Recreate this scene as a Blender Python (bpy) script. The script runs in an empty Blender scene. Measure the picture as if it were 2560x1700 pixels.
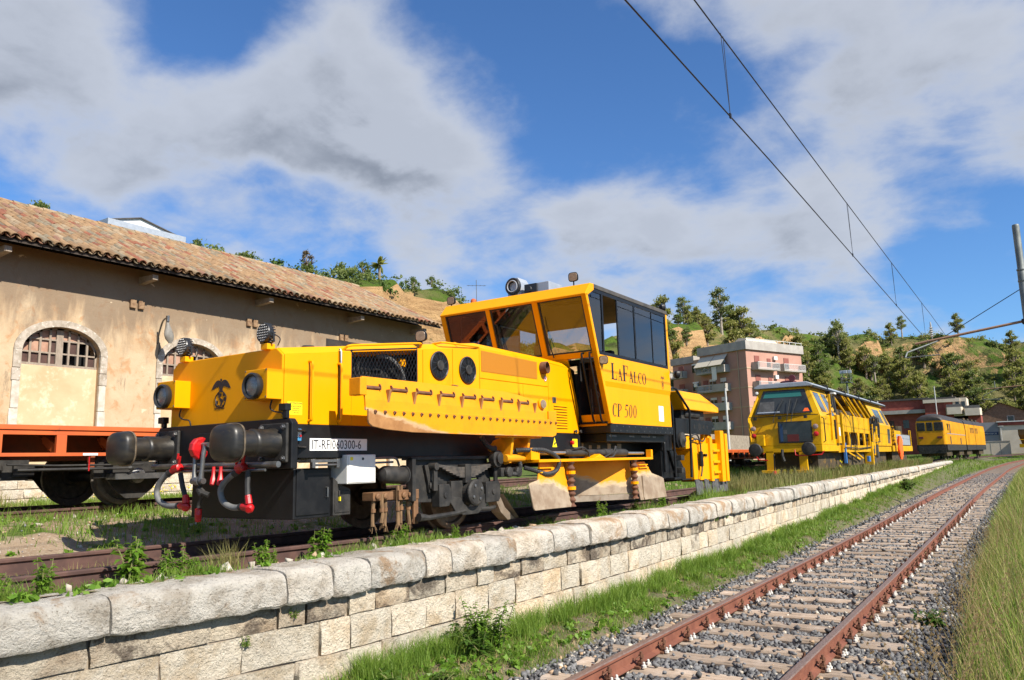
import bpy, bmesh, math, random
import numpy as np
from mathutils import Vector, Matrix, noise
R_=math.radians
rng=np.random.default_rng(7); random.seed(7)
scene=bpy.context.scene; COL=scene.collection

# ---------------------------------------------------------------- camera
CAM=(6.987,-4.4175,0.81)
cd=bpy.data.cameras.new('camera'); cam=bpy.data.objects.new('camera',cd); COL.objects.link(cam)
cd.sensor_width=36; cd.lens=1924/2560*36; cd.clip_start=.05; cd.clip_end=20000
cam.matrix_world=Matrix(((.83175066,.10762527,.54461696,CAM[0]),(.55457537,-.11648224,-.82394056,CAM[1]),(-.02523862,.98734426,-.15657051,CAM[2]),(0,0,0,1)))
scene.camera=cam

# ---------------------------------------------------------------- sky, sun, exposure
SUN=Vector((1.19,-.2,1.04)).normalized()
sl=bpy.data.lights.new('sun','SUN'); sl.energy=5.0; sl.angle=R_(.53); sl.color=(1,.93,.82)
so=bpy.data.objects.new('sun',sl); COL.objects.link(so); so.rotation_euler=(-SUN).to_track_quat('-Z','Y').to_euler(); so.location=(30,-10,40)
W=bpy.data.worlds.new('World'); scene.world=W; W.use_nodes=True
scene.view_settings.view_transform='Standard'; scene.view_settings.look='None'; scene.view_settings.gamma=1; scene.view_settings.exposure=.72
scene.view_settings.use_curve_mapping=False
scene.cycles.max_bounces=6; scene.cycles.diffuse_bounces=2; scene.cycles.glossy_bounces=3; scene.cycles.transparent_max_bounces=12; scene.cycles.caustics_reflective=False; scene.cycles.caustics_refractive=False
scene.cycles.sample_clamp_indirect=4

class NG:
    """small helper for node trees"""
    def __init__(s,nt): s.nt=nt; nt.nodes.clear()
    def n(s,t,**k):
        nd=s.nt.nodes.new(t)
        for a,v in k.items():
            if a.startswith('i_'): 
                key=a[2:]; key=int(key) if key.isdigit() else key.replace('_',' ')
                s.set(nd.inputs[key],v)
            else: setattr(nd,a,v)
        return nd
    def set(s,inp,v):
        if isinstance(v,bpy.types.NodeSocket): s.nt.links.new(v,inp)
        elif isinstance(v,(tuple,list)) and len(v)==3 and inp.type=='RGBA': inp.default_value=(*v,1)
        else: inp.default_value=v
    def math(s,op,a,b=0.0,c=None,clamp=False):
        nd=s.nt.nodes.new('ShaderNodeMath'); nd.operation=op; nd.use_clamp=clamp
        s.set(nd.inputs[0],a); s.set(nd.inputs[1],b)
        if c is not None: s.set(nd.inputs[2],c)
        return nd.outputs[0]
    def mix(s,f,a,b,mode='MIX'):
        nd=s.nt.nodes.new('ShaderNodeMix'); nd.data_type='RGBA'; nd.blend_type=mode
        s.set(nd.inputs[0],f); s.set(nd.inputs[6],a); s.set(nd.inputs[7],b); return nd.outputs[2]
    def noise(s,vec,scale,detail=4,rough=.55,dist=0.0):
        nd=s.nt.nodes.new('ShaderNodeTexNoise'); nd.inputs['Scale'].default_value=scale; nd.inputs['Detail'].default_value=detail
        nd.inputs['Roughness'].default_value=rough; nd.inputs['Distortion'].default_value=dist
        if vec is not None: s.nt.links.new(vec,nd.inputs['Vector'])
        return nd.outputs[0]
    def ramp(s,f,stops,interp='LINEAR'):
        nd=s.nt.nodes.new('ShaderNodeValToRGB'); cr=nd.color_ramp; cr.interpolation=interp
        while len(cr.elements)<len(stops): cr.elements.new(.5)
        for e,(p,c) in zip(cr.elements,stops):
            e.position=p; e.color=(*c,1) if isinstance(c,(tuple,list)) else (c,c,c,1)
        s.set(nd.inputs[0],f); return nd.outputs[0]
    def sstep(s,v,a,b):
        nd=s.nt.nodes.new('ShaderNodeMapRange'); nd.interpolation_type='SMOOTHSTEP'
        s.set(nd.inputs[0],v); nd.inputs[1].default_value=a; nd.inputs[2].default_value=b; return nd.outputs[0]

# the sky: clear Nishita air with broken cloud spread over a flat cloud deck
def build_sky():
    g=NG(W.node_tree)
    tc=g.n('ShaderNodeTexCoord'); d=tc.outputs['Generated']
    sky=g.n('ShaderNodeTexSky',sky_type='NISHITA',sun_disc=False,sun_elevation=math.asin(SUN.z),sun_rotation=math.atan2(SUN.x,SUN.y),altitude=60,air_density=1.0,dust_density=.35,ozone_density=3.2)
    def density(dv):
        sep=g.n('ShaderNodeSeparateXYZ',i_0=dv); den=g.math('ADD',g.math('MAXIMUM',sep.outputs[2],0.0),.30)
        P=g.n('ShaderNodeCombineXYZ',i_0=g.math('DIVIDE',sep.outputs[0],den),i_1=g.math('DIVIDE',sep.outputs[1],den),i_2=0.0).outputs[0]
        Pm=g.n('ShaderNodeVectorMath',operation='ADD',i_0=P,i_1=CLOUD['off']).outputs[0]
        v=g.math('ADD',g.math('MULTIPLY',g.noise(Pm,CLOUD['s1'],2,.5,.2),.45),g.math('MULTIPLY',g.noise(Pm,CLOUD['s2'],9,.57,.15),.55))
        for (dx,dy,dz,r,w) in CLOUD['banks']:
            nd=g.n('ShaderNodeVectorMath',operation='DISTANCE',i_0=dv,i_1=(dx,dy,dz)).outputs['Value']
            v=g.math('ADD',v,g.math('MULTIPLY',g.sstep(nd,r,r*.1),w))
        return v
    v=density(d)
    d2=g.n('ShaderNodeVectorMath',operation='ADD',i_0=d,i_1=tuple(SUN*.055)).outputs[0]
    lit=g.sstep(g.math('SUBTRACT',v,density(d2)),-.075,.085)
    cov=g.sstep(v,CLOUD['t0'],CLOUD['t1'])
    thick=g.math('MULTIPLY',g.sstep(v,CLOUD['t1']-.08,CLOUD['t1']+.09),g.math('SUBTRACT',1.0,g.math('MULTIPLY',lit,.75)))
    base=g.n('ShaderNodeVectorMath',operation='MULTIPLY',i_0=sky.outputs[0],i_1=CLOUD['tint']).outputs[0]
    cc=g.mix(thick,CLOUD['white'],CLOUD['grey'])
    col=g.mix(g.math('MULTIPLY',cov,CLOUD['op']),base,cc)
    bg=g.n('ShaderNodeBackground',i_0=col,i_1=.08)
    g.n('ShaderNodeOutputWorld',i_0=bg.outputs[0])
CLOUD=dict(s1=2.4,s2=4.6,off=(3.1,1.7,.4),t0=.435,t1=.665,tint=(.62,.92,1.24),white=(4.7,5.0,5.6),grey=(2.15,2.35,2.7),op=.90,
  banks=[])
CLOUD['banks']=[(-.84,.36,.42,.32,.19),(-.66,.60,.455,.17,.14),(-.60,.712,.355,.20,.17),(-.74,.57,.36,.28,.05),(-.085,.934,.348,.36,.07),(-.27,.915,.29,.30,.09),(-.016,.905,.44,.30,.05),(-.42,.86,.27,.18,.07),
  (-.46,.75,.47,.22,-.16),(-.30,.86,.43,.20,-.12),(-.041,.974,.215,.15,-.14),(-.55,.79,.27,.10,-.09),(-.89,.36,.29,.14,-.14),(-.725,.47,.50,.13,-.20),(-.50,.83,.26,.10,-.06),(-.80,.50,.30,.14,-.05)]
build_sky()

# ---------------------------------------------------------------- mesh builder
class MB:
    def __init__(s): s.v=[]; s.f=[]; s.m=[]; s.mi=0
    def add(s,vs,fs):
        o=len(s.v); s.v+= [tuple(p) for p in vs]; s.f+=[tuple(i+o for i in f) for f in fs]; s.m+=[s.mi]*len(fs); return s
    def box(s,x0,x1,y0,y1,z0,z1):
        return s.add([(x0,y0,z0),(x1,y0,z0),(x1,y1,z0),(x0,y1,z0),(x0,y0,z1),(x1,y0,z1),(x1,y1,z1),(x0,y1,z1)],
            [(0,3,2,1),(4,5,6,7),(0,1,5,4),(1,2,6,5),(2,3,7,6),(3,0,4,7)])
    def cbox(s,c,sz): return s.box(c[0]-sz[0]/2,c[0]+sz[0]/2,c[1]-sz[1]/2,c[1]+sz[1]/2,c[2]-sz[2]/2,c[2]+sz[2]/2)
    def prism(s,poly,axis,a0,a1):
        """poly: 2d points in the plane of the other two axes (in x,y,z order)"""
        n=len(poly)
        def P(p,a): return (a,p[0],p[1]) if axis=='x' else ((p[0],a,p[1]) if axis=='y' else (p[0],p[1],a))
        area=sum(poly[i][0]*poly[(i+1)%n][1]-poly[(i+1)%n][0]*poly[i][1] for i in range(n))
        if area<0: poly=poly[::-1]
        flip=(axis=='y')
        vs=[P(p,a0) for p in poly]+[P(p,a1) for p in poly]
        fs=[tuple(range(n))[::-1],tuple(range(n,2*n))]+[(i,(i+1)%n,n+(i+1)%n,n+i) for i in range(n)]
        if flip: fs=[f[::-1] for f in fs]
        return s.add(vs,fs)
    def cyl(s,p0,p1,r0,r1=None,n=16,cap=True):
        r1=r0 if r1 is None else r1
        p0=Vector(p0);p1=Vector(p1);d=(p1-p0).normalized(); u=d.orthogonal().normalized(); w=d.cross(u)
        vs=[p0+(u*math.cos(2*math.pi*i/n)+w*math.sin(2*math.pi*i/n))*r0 for i in range(n)]+[p1+(u*math.cos(2*math.pi*i/n)+w*math.sin(2*math.pi*i/n))*r1 for i in range(n)]
        fs=[(i,(i+1)%n,n+(i+1)%n,n+i) for i in range(n)]
        if cap: fs+=[tuple(range(n))[::-1],tuple(range(n,2*n))]
        return s.add(vs,fs)
    def tube(s,pts,r,n=8,closed=False):
        pts=[Vector(p) for p in pts]; m=len(pts); rr=r if isinstance(r,(list,tuple)) else [r]*m
        o=len(s.v); u=None; vs=[]
        for i,p in enumerate(pts):
            a=pts[(i-1)%m] if (closed or i>0) else p; b=pts[(i+1)%m] if (closed or i<m-1) else p
            d=(b-a).normalized() if (b-a).length>1e-9 else Vector((0,0,1))
            if u is None: u=d.orthogonal().normalized()
            else:
                u=u-d*u.dot(d); u=u.normalized() if u.length>1e-6 else d.orthogonal().normalized()
            w=d.cross(u)
            vs+=[p+(u*math.cos(2*math.pi*k/n)+w*math.sin(2*math.pi*k/n))*rr[i] for k in range(n)]
        fs=[]
        for i in range(m if closed else m-1):
            a=i*n;b=((i+1)%m)*n
            fs+=[(a+k,a+(k+1)%n,b+(k+1)%n,b+k) for k in range(n)]
        if not closed: fs+=[tuple(range(n))[::-1],tuple(range((m-1)*n,m*n))]
        return s.add(vs,fs)
    def lathe(s,prof,c,axis=(0,0,1),n=20):
        """prof: (r, h) along axis from c"""
        d=Vector(axis).normalized(); u=d.orthogonal().normalized(); w=d.cross(u); c=Vector(c); vs=[];fs=[]
        for r,h in prof: vs+=[c+d*h+(u*math.cos(2*math.pi*k/n)+w*math.sin(2*math.pi*k/n))*max(r,1e-4) for k in range(n)]
        for i in range(len(prof)-1): fs+=[(i*n+k,i*n+(k+1)%n,(i+1)*n+(k+1)%n,(i+1)*n+k) for k in range(n)]
        fs+=[tuple(range(n))[::-1],tuple(range((len(prof)-1)*n,len(prof)*n))]
        return s.add(vs,fs)
    def loft(s,secs,cap=True,closed=True):
        n=len(secs[0]); vs=[p for q in secs for p in q]; fs=[]
        for i in range(len(secs)-1):
            fs+=[(i*n+k,i*n+(k+1)%n,(i+1)*n+(k+1)%n,(i+1)*n+k) for k in range(n if closed else n-1)]
        if cap and closed: fs+=[tuple(range(n))[::-1],tuple(range((len(secs)-1)*n,len(secs)*n))]
        return s.add(vs,fs)
    def quad(s,a,b,c,d): return s.add([a,b,c,d],[(0,1,2,3)])
    def build(s,name,mat,parent=None,bevel=0,smooth=False,seg=2,loc=None,fix=True,data=None):
        me=bpy.data.meshes.new(name); me.from_pydata([tuple(p) for p in s.v],[],s.f)
        for m in (mat if isinstance(mat,(list,tuple)) else [mat]): me.materials.append(M[m] if isinstance(m,str) else m)
        if len(set(s.m))>1: me.polygons.foreach_set('material_index',s.m)
        if fix and len(s.f)<60000:
            bm=bmesh.new(); bm.from_mesh(me); bmesh.ops.recalc_face_normals(bm,faces=bm.faces); bm.to_mesh(me); bm.free()
        if smooth:
            me.polygons.foreach_set('use_smooth',[True]*len(me.polygons))
        o=bpy.data.objects.new(name,me); COL.objects.link(o)
        if parent: o.parent=parent
        if loc: o.location=loc
        if smooth:
            try:
                es=o.modifiers.new('edge_split','EDGE_SPLIT'); es.split_angle=R_(38)
            except Exception: pass
        if bevel:
            b=o.modifiers.new('bevel','BEVEL'); b.width=bevel; b.segments=seg; b.limit_method='ANGLE'; b.angle_limit=R_(40)
        return o
def tag(o,label=None,cat=None,group=None,kind=None):
    if label: o['label']=label
    if cat: o['category']=cat
    if group: o['group']=group
    if kind: o['kind']=kind
    return o
def empty(name,loc=(0,0,0),rz=0,label=None,cat=None,group=None,kind=None):
    e=bpy.data.objects.new(name,None); COL.objects.link(e); e.location=loc; e.rotation_euler=(0,0,rz); e.empty_display_size=.3
    return tag(e,label,cat,group,kind)
def link_copy(o,parent=None,loc=None,rot=None,scale=None):
    c=o.copy(); COL.objects.link(c); c.parent=parent
    if loc is not None: c.location=loc
    if rot is not None: c.rotation_euler=rot
    if scale is not None: c.scale=scale
    return c
def inst(name,me,parent=None,loc=(0,0,0),rot=(0,0,0),scale=(1,1,1)):
    o=bpy.data.objects.new(name,me); COL.objects.link(o); o.parent=parent; o.location=loc; o.rotation_euler=rot; o.scale=scale; return o
def np_mesh(name,V,F,mat,parent=None,smooth=False,mi=None):
    """V (n,3), F (m,k) same-size faces"""
    me=bpy.data.meshes.new(name); V=np.asarray(V,np.float32); F=np.asarray(F,np.int32); k=F.shape[1]
    me.vertices.add(len(V)); me.vertices.foreach_set('co',V.ravel())
    me.loops.add(F.size); me.loops.foreach_set('vertex_index',F.ravel())
    me.polygons.add(len(F)); me.polygons.foreach_set('loop_start',np.arange(0,F.size,k,dtype=np.int32))
    try: me.polygons.foreach_set('loop_total',np.full(len(F),k,np.int32))
    except Exception: pass
    for m in (mat if isinstance(mat,(list,tuple)) else [mat]): me.materials.append(M[m] if isinstance(m,str) else m)
    if mi is not None: me.polygons.foreach_set('material_index',np.asarray(mi,np.int32))
    if smooth: me.polygons.foreach_set('use_smooth',np.ones(len(F),bool))
    me.update(calc_edges=True); me.validate()
    o=bpy.data.objects.new(name,me); COL.objects.link(o); o.parent=parent; return o
def text(name,body,size,mat,parent,loc,rot,xs=1,align='LEFT',ext=.0008):
    c=bpy.data.curves.new(name,'FONT'); c.body=body; c.size=size; c.extrude=ext; c.align_x=align; c.resolution_u=2
    o=bpy.data.objects.new(name,c); COL.objects.link(o); bpy.context.view_layer.update()
    me=bpy.data.meshes.new_from_object(o.evaluated_get(bpy.context.evaluated_depsgraph_get())); bpy.data.objects.remove(o); bpy.data.curves.remove(c)
    me.materials.clear(); me.materials.append(M[mat]); o=bpy.data.objects.new(name,me); COL.objects.link(o); o.parent=parent; o.location=loc; o.rotation_euler=rot; o.scale=(xs,1,1); return o
def fbm(x,y,z=0,o=4): return noise.fractal(Vector((x,y,z)),1.0,2.0,o)

# ---------------------------------------------------------------- materials
M={}
def mat(name,c1,c2=None,rough=.5,metal=0,ns=4,lo=.35,hi=.65,bump=0,bs=40,bd=.01,c3=None,n3=30,l3=.6,h3=.75,spec=.5,rand=0,coat=0,detail=5,stretch=None,rn=0,geo=False):
    """c1..c2 blended by noise, c3 laid over in specks; bump from noise"""
    m=bpy.data.materials.new(name); m.use_nodes=True; g=NG(m.node_tree); M[name]=m
    tc=g.n('ShaderNodeTexCoord'); v=tc.outputs['Object']
    if geo: v=g.n('ShaderNodeNewGeometry').outputs['Position']
    if rand:
        oi=g.n('ShaderNodeObjectInfo'); 
        v=g.n('ShaderNodeVectorMath',operation='ADD',i_0=v,i_1=g.n('ShaderNodeVectorMath',operation='MULTIPLY',i_0=g.n('ShaderNodeCombineXYZ',i_0=oi.outputs['Random'],i_1=oi.outputs['Random'],i_2=oi.outputs['Random']).outputs[0],i_1=(37.,53.,71.)).outputs[0]).outputs[0]
    if stretch: v=g.n('ShaderNodeVectorMath',operation='MULTIPLY',i_0=v,i_1=stretch).outputs[0]
    col=c1
    if c2 is not None: col=g.mix(g.sstep(g.noise(v,ns,detail,.6,.2),lo,hi),c1,c2)
    if c3 is not None: col=g.mix(g.sstep(g.noise(v,n3,6,.65,.1),l3,h3),col,c3)
    if rand:
        f=g.math('ADD',g.math('MULTIPLY',oi.outputs['Random'],rand),1-rand*.5)
        col=g.n('ShaderNodeVectorMath',operation='SCALE',i_0=col if isinstance(col,bpy.types.NodeSocket) else g.mix(0.0,col,col),i_Scale=f).outputs[0]
    b=g.n('ShaderNodeBsdfPrincipled',i_Base_Color=col,i_Roughness=rough,i_Metallic=metal)
    b.inputs['Specular IOR Level'].default_value=spec; b.inputs['Coat Weight'].default_value=coat
    if rn: g.set(b.inputs['Roughness'],g.math('ADD',rough-rn/2,g.math('MULTIPLY',g.noise(v,ns*2,4),rn)))
    if bump:
        bn=g.n('ShaderNodeBump',i_Strength=bump,i_Distance=bd,i_Height=g.noise(v,bs,6,.65)); g.set(b.inputs['Normal'],bn.outputs[0])
    g.n('ShaderNodeOutputMaterial',i_0=b.outputs[0]); return m
def leafmat(name,c1,c2,ns=1.5,trans=.25,rough=.55,rand=.25):
    m=bpy.data.materials.new(name); m.use_nodes=True; g=NG(m.node_tree); M[name]=m
    tc=g.n('ShaderNodeTexCoord'); ge=g.n('ShaderNodeNewGeometry'); oi=g.n('ShaderNodeObjectInfo')
    f=g.math('ADD',g.math('MULTIPLY',g.noise(tc.outputs['Object'],ns,3),.55),g.math('MULTIPLY',ge.outputs['Random Per Island'],.5))
    col=g.mix(g.sstep(f,.3,.75),c1,c2)
    if rand:
        col=g.n('ShaderNodeVectorMath',operation='SCALE',i_0=col,i_Scale=g.math('ADD',g.math('MULTIPLY',oi.outputs['Random'],rand),1-rand*.5)).outputs[0]
    a=g.n('ShaderNodeBsdfPrincipled',i_Base_Color=col,i_Roughness=rough); a.inputs['Specular IOR Level'].default_value=.3
    t=g.n('ShaderNodeBsdfTranslucent',i_0=g.mix(.5,col,(.25,.35,.04),'ADD') if trans>.3 else col)
    mx=g.n('ShaderNodeMixShader',i_0=trans,i_1=a.outputs[0],i_2=t.outputs[0])
    g.n('ShaderNodeOutputMaterial',i_0=mx.outputs[0]); return m
def glassmat(name,tint,refl=1.0,rough=.02):
    m=bpy.data.materials.new(name); m.use_nodes=True; g=NG(m.node_tree); M[name]=m
    t=g.n('ShaderNodeBsdfTransparent',i_0=tint); gl=g.n('ShaderNodeBsdfGlossy',i_Color=(refl,refl,refl),i_Roughness=rough)
    fr=g.n('ShaderNodeFresnel',i_IOR=1.5); mx=g.n('ShaderNodeMixShader',i_0=g.math('MULTIPLY',fr.outputs[0],1.5,clamp=True),i_1=t.outputs[0],i_2=gl.outputs[0])
    g.n('ShaderNodeOutputMaterial',i_0=mx.outputs[0]); return m
YEL=(.84,.345,.001)
mat('paint_yellow',YEL,(.79,.315,.001),rough=.38,ns=1.2,spec=.16,c3=(.50,.20,.008),n3=5,l3=.56,h3=1.0,rn=.15,stretch=(1,1,.3))
mat('paint_yellow_dusty',(.74,.31,.006),(.64,.26,.012),spec=.2,rough=.5,ns=2.5,c3=(.35,.17,.04),n3=9,l3=.6,h3=.85,rn=.2)
mat('paint_vent',(.44,.165,.001),(.38,.14,.001),rough=.6,ns=120,bump=.4,bs=260,bd=.003)
mat('paint_tamper',(.68,.375,.003),(.55,.28,.006),spec=.2,rough=.4,ns=2.2,c3=(.28,.14,.02),n3=6,l3=.6,h3=.82,rn=.2)
mat('paint_far_loco',(.62,.28,.004),(.52,.22,.006),spec=.2,rough=.5,ns=.8,c3=(.3,.15,.03),n3=3,l3=.62,h3=.85)
mat('black_paint',(.0065,.0065,.0075),(.012,.012,.0125),spec=.3,rough=.42,ns=5,c3=(.03,.028,.026),n3=14,l3=.62,h3=.9,rn=.25)
mat('black_dusty',(.018,.0175,.017),(.042,.039,.035),spec=.3,rough=.6,ns=6,c3=(.085,.075,.06),n3=18,l3=.58,h3=.85,bump=.15,bs=60)
mat('black_rubber',(.018,.018,.018),(.03,.03,.03),rough=.65,ns=9)
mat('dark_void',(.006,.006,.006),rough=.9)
mat('buffer_steel',(.014,.013,.012),(.026,.022,.016),rough=.42,metal=.0,ns=7,c3=(.085,.062,.035),n3=11,l3=.6,h3=.8,rn=.3,stretch=(1,1,2.5))
mat('steel_grey',(.13,.13,.13),(.20,.20,.195),rough=.4,metal=.7,ns=9)
mat('steel_bright',(.45,.45,.45),(.36,.36,.36),rough=.35,metal=.8,ns=9)
mat('rust',(.10,.038,.019),(.17,.075,.036),rough=.8,ns=8,c3=(.055,.026,.018),n3=25,bump=.3,bs=90)
mat('rail_rust',(.155,.052,.030),(.21,.078,.045),rough=.75,ns=5,c3=(.10,.04,.026),n3=22,l3=.55,h3=.8,bump=.2,bs=120,bd=.004)
mat('rail_head',(.17,.11,.085),(.24,.17,.14),rough=.5,metal=.35,ns=14,stretch=(8,1,1))
mat('rail_yard',(.060,.030,.024),(.10,.05,.038),rough=.8,ns=6,bump=.2,bs=100,bd=.004)
mat('red_paint',(.52,.009,.012),(.38,.009,.01),rough=.38,ns=8,c3=(.2,.02,.02),n3=20,l3=.65,h3=.85)
mat('hose_grey',(.12,.122,.12),(.165,.165,.16),rough=.7,ns=12)
mat('white_paint',(.74,.73,.68),(.68,.67,.62),rough=.45,ns=3,c3=(.45,.42,.36),n3=12,l3=.66,h3=.9)
mat('sign_white',(.78,.78,.76),rough=.45); mat('sign_yellow',(.82,.66,.01),rough=.45); mat('print_black',(.012,.010,.014),rough=.5); mat('print_brown',(.20,.075,.015),rough=.5); mat('print_blue',(.05,.22,.42),rough=.5)
mat('lens_glass',(.20,.20,.19),(.30,.30,.29),rough=.15,metal=.3,ns=60,bump=.5,bs=120,bd=.003)
mat('lamp_black',(.02,.02,.021),rough=.35)
mat('rope',(.21,.125,.06),(.12,.07,.035),rough=.9,ns=40,bump=.6,bs=200,bd=.004,stretch=(1,1,.2))
mat('rope_bar',(.20,.10,.042),(.13,.065,.03),rough=.75,ns=12)
mat('orange_paint',(.60,.115,.022),(.50,.09,.02),rough=.6,ns=2,c3=(.22,.07,.03),n3=7,l3=.60,h3=.8,stretch=(1,1,.5))
mat('alu_grey',(.42,.45,.49),(.36,.39,.43),rough=.4,metal=.3,ns=3)
glassmat('cab_glass',(.66,.67,.64)); glassmat('side_glass',(.74,.82,.87)); glassmat('tamper_glass',(.18,.22,.22)); glassmat('dark_glass',(.10,.10,.10))
mat('cab_inside',(.16,.11,.05),(.12,.085,.045),rough=.7,ns=3); mat('brown_inside',(.12,.055,.025),(.08,.04,.02),rough=.8,ns=4)
mat('worn_steel',(.26,.20,.145),(.36,.29,.22),rough=.45,metal=.45,ns=5,c3=(.20,.09,.035),n3=9,l3=.55,h3=.8,rn=.2)
mat('wheel_steel',(.12,.075,.05),(.20,.14,.10),rough=.5,metal=.5,ns=8)
mat('teal_blind',(.01,.12,.11),rough=.7); mat('blue_paint',(.04,.16,.42),rough=.6); mat('hi_vis',(.95,.13,.015),rough=.8)
def worn_paint(name,edge,st1,st2,band=.05,base=((.76,.285,.004),(.64,.225,.006))):
    """blade paint scraped to pale primer, then bare earth-stained steel below a worn edge; edge: (y, z) knots of that edge"""
    m=bpy.data.materials.new(name); m.use_nodes=True; g=NG(m.node_tree); M[name]=m
    v=g.n('ShaderNodeTexCoord').outputs['Object']; s=g.n('ShaderNodeSeparateXYZ',i_0=v)
    y0,y1=edge[0][0],edge[-1][0]; cv=g.n('ShaderNodeValToRGB'); cr=cv.color_ramp
    while len(cr.elements)<len(edge): cr.elements.new(.5)
    for e,(yy,zz) in zip(cr.elements,edge): e.position=(yy-y0)/(y1-y0); e.color=(zz,zz,zz,1)
    g.set(cv.inputs[0],g.math('DIVIDE',g.math('SUBTRACT',s.outputs[1],y0),y1-y0))
    n=g.math('SUBTRACT',g.noise(g.n('ShaderNodeVectorMath',operation='MULTIPLY',i_0=v,i_1=(1,.7,2.2)).outputs[0],6,8,.70,.3),.5)
    h=g.math('ADD',g.math('DIVIDE',g.math('SUBTRACT',s.outputs[2],cv.outputs[0]),band),g.math('MULTIPLY',n,4.0))
    pa=g.mix(g.sstep(g.noise(v,3,7,.68),.42,.78),base[0],base[1])
    pa=g.mix(g.math('MULTIPLY',g.sstep(g.noise(g.n('ShaderNodeVectorMath',operation='MULTIPLY',i_0=v,i_1=(1,6,.8)).outputs[0],3,6,.65),.58,.80),.6),pa,(.34,.15,.03))
    st=g.mix(g.sstep(g.noise(v,5,7,.65),.35,.65),st1,st2)
    c=g.mix(g.sstep(h,-.9,.1),st,g.mix(.5,(.66,.50,.30),st)); c=g.mix(g.sstep(h,-.2,1.0),c,pa)
    b=g.n('ShaderNodeBsdfPrincipled',i_Base_Color=c,i_Roughness=.5); b.inputs['Specular IOR Level'].default_value=.25
    g.set(b.inputs['Normal'],g.n('ShaderNodeBump',i_Strength=.25,i_Distance=.006,i_Height=g.noise(v,30,6)).outputs[0])
    g.n('ShaderNodeOutputMaterial',i_0=b.outputs[0])
worn_paint('blade_paint',[(1.2,1.39),(1.7,1.31),(2.2,1.20),(2.7,1.13),(5.1,1.115)],(.40,.20,.075),(.30,.14,.05),.04)
worn_paint('plough_paint',[(4.2,.54),(4.9,.52),(5.3,.36),(5.6,.40),(6.4,.62),(7.0,.42),(7.4,.40),(7.6,.56),(8.8,.53)],(.33,.26,.185),(.23,.165,.11),.07)
# ================================================================ the setting: ground, tracks, retaining wall
def railZ(y): return float(np.interp(y,[-12,-1.7,-.7,1.5,2.67,4.2],[.10,.082,.063,.027,.009,0]))
def wallX(y): return float(np.interp(y,[-14,-3,-2,-.5,.5,1.5,3,4.7,6.8,10.7,22,40,71,90],[1.5,1.6,1.66,1.80,1.95,2.0,2.06,2.16,2.16,2.14,1.85,1.6,1.35,1.2]))
TC_Y=[-8,0,8,15,34,70,100,130,165,200]; TC_X=[4.46,4.43,4.42,4.37,4.31,4.66,5.9,8.3,13.2,20.]; TC_Z=[-.936,-.936,-.936,-.936,-.86,-.70,-.55,-.45,-.35,-.3]
def sst(x,a,b): t=np.clip((x-a)/(b-a),0,1); return t*t*(3-2*t)
_ax=rng.uniform(0,6.28,(14,)); _fx=np.exp(rng.uniform(-1.2,1.5,14)); _dir=rng.uniform(0,6.28,14)
def lump(x,y):
    s=0
    for a,f,d in zip(_ax,_fx,_dir): s=s+np.sin((x*np.cos(d)+y*np.sin(d))*f*2+a)/(1+f)
    return s/5
def yardZ(x,y):
    x=np.asarray(x,float); y=np.asarray(y,float)
    z=-.165+np.interp(y,[-12,-1.7,1.5,4.2],[.10,.07,.02,0])
    z=z+.36*sst(-x,1.1,3.7)+.09*sst(x,.8,1.35)
    z=z+lump(x*1.3,y*1.3)*.05*sst(np.abs(x+.0),.95,1.6)+lump(x*5,y*5)*.012
    z=z+.10*np.exp(-((x+2.35)**2+(y-.1)**2)/.05)+.07*np.exp(-((x+2.5)**2+(y+.75)**2)/.08)
    return z
def lowZ(x,y):
    x=np.asarray(x,float); y=np.asarray(y,float)
    z=-1.115+np.interp(y,[15,34,70,100,130,165],[0,.06,.19,.34,.44,.55])
    wl=np.interp(y,[-14,0,10,40,90],[1.5,1.9,2.1,1.6,1.2])
    z=z+(.10+np.interp(y,[10,75,110],[0,.50,.30]))*sst(-(x-wl),-1.3,-.1)+lump(x*2,y*2)*.03
    u=x-np.interp(y,TC_Y,TC_X)
    z=z-.16*sst(u,-1.72,-1.42)*(1-sst(u,1.55,1.95))+.10*sst(u,1.8,2.6)
    return z
mat('dirt',(.235,.165,.105),(.31,.235,.16),rough=.95,ns=1.6,c3=(.42,.37,.30),n3=28,l3=.56,h3=.72,bump=.8,bs=26,bd=.03,geo=True)
def groundmat(name):
    m=bpy.data.materials.new(name); m.use_nodes=True; g=NG(m.node_tree); M[name]=m
    v=g.n('ShaderNodeNewGeometry').outputs['Position']
    d=g.mix(g.sstep(g.noise(v,1.4,6,.6),.35,.68),(.25,.175,.11),(.34,.265,.185))
    d=g.mix(g.sstep(g.noise(v,30,6,.6),.57,.70),d,(.47,.42,.34))
    d=g.mix(g.sstep(g.noise(v,9,6,.7),.56,.72),d,(.13,.085,.055))
    gr=g.mix(g.sstep(g.noise(v,14,6,.7),.3,.7),(.045,.085,.012),(.12,.16,.035))
    s=g.n('ShaderNodeSeparateXYZ',i_0=v)
    far=g.sstep(s.outputs[1],9,26)
    k=g.math('ADD',g.noise(v,.9,5,.6),g.math('MULTIPLY',far,.22))
    c=g.mix(g.sstep(k,.52,.62),d,gr)
    b=g.n('ShaderNodeBsdfPrincipled',i_Base_Color=c,i_Roughness=.95); b.inputs['Specular IOR Level'].default_value=.15
    g.set(b.inputs['Normal'],g.n('ShaderNodeBump',i_Strength=.8,i_Distance=.03,i_Height=g.noise(v,24,7,.7)).outputs[0])
    g.n('ShaderNodeOutputMaterial',i_0=b.outputs[0])
groundmat('yard_soil')
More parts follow.
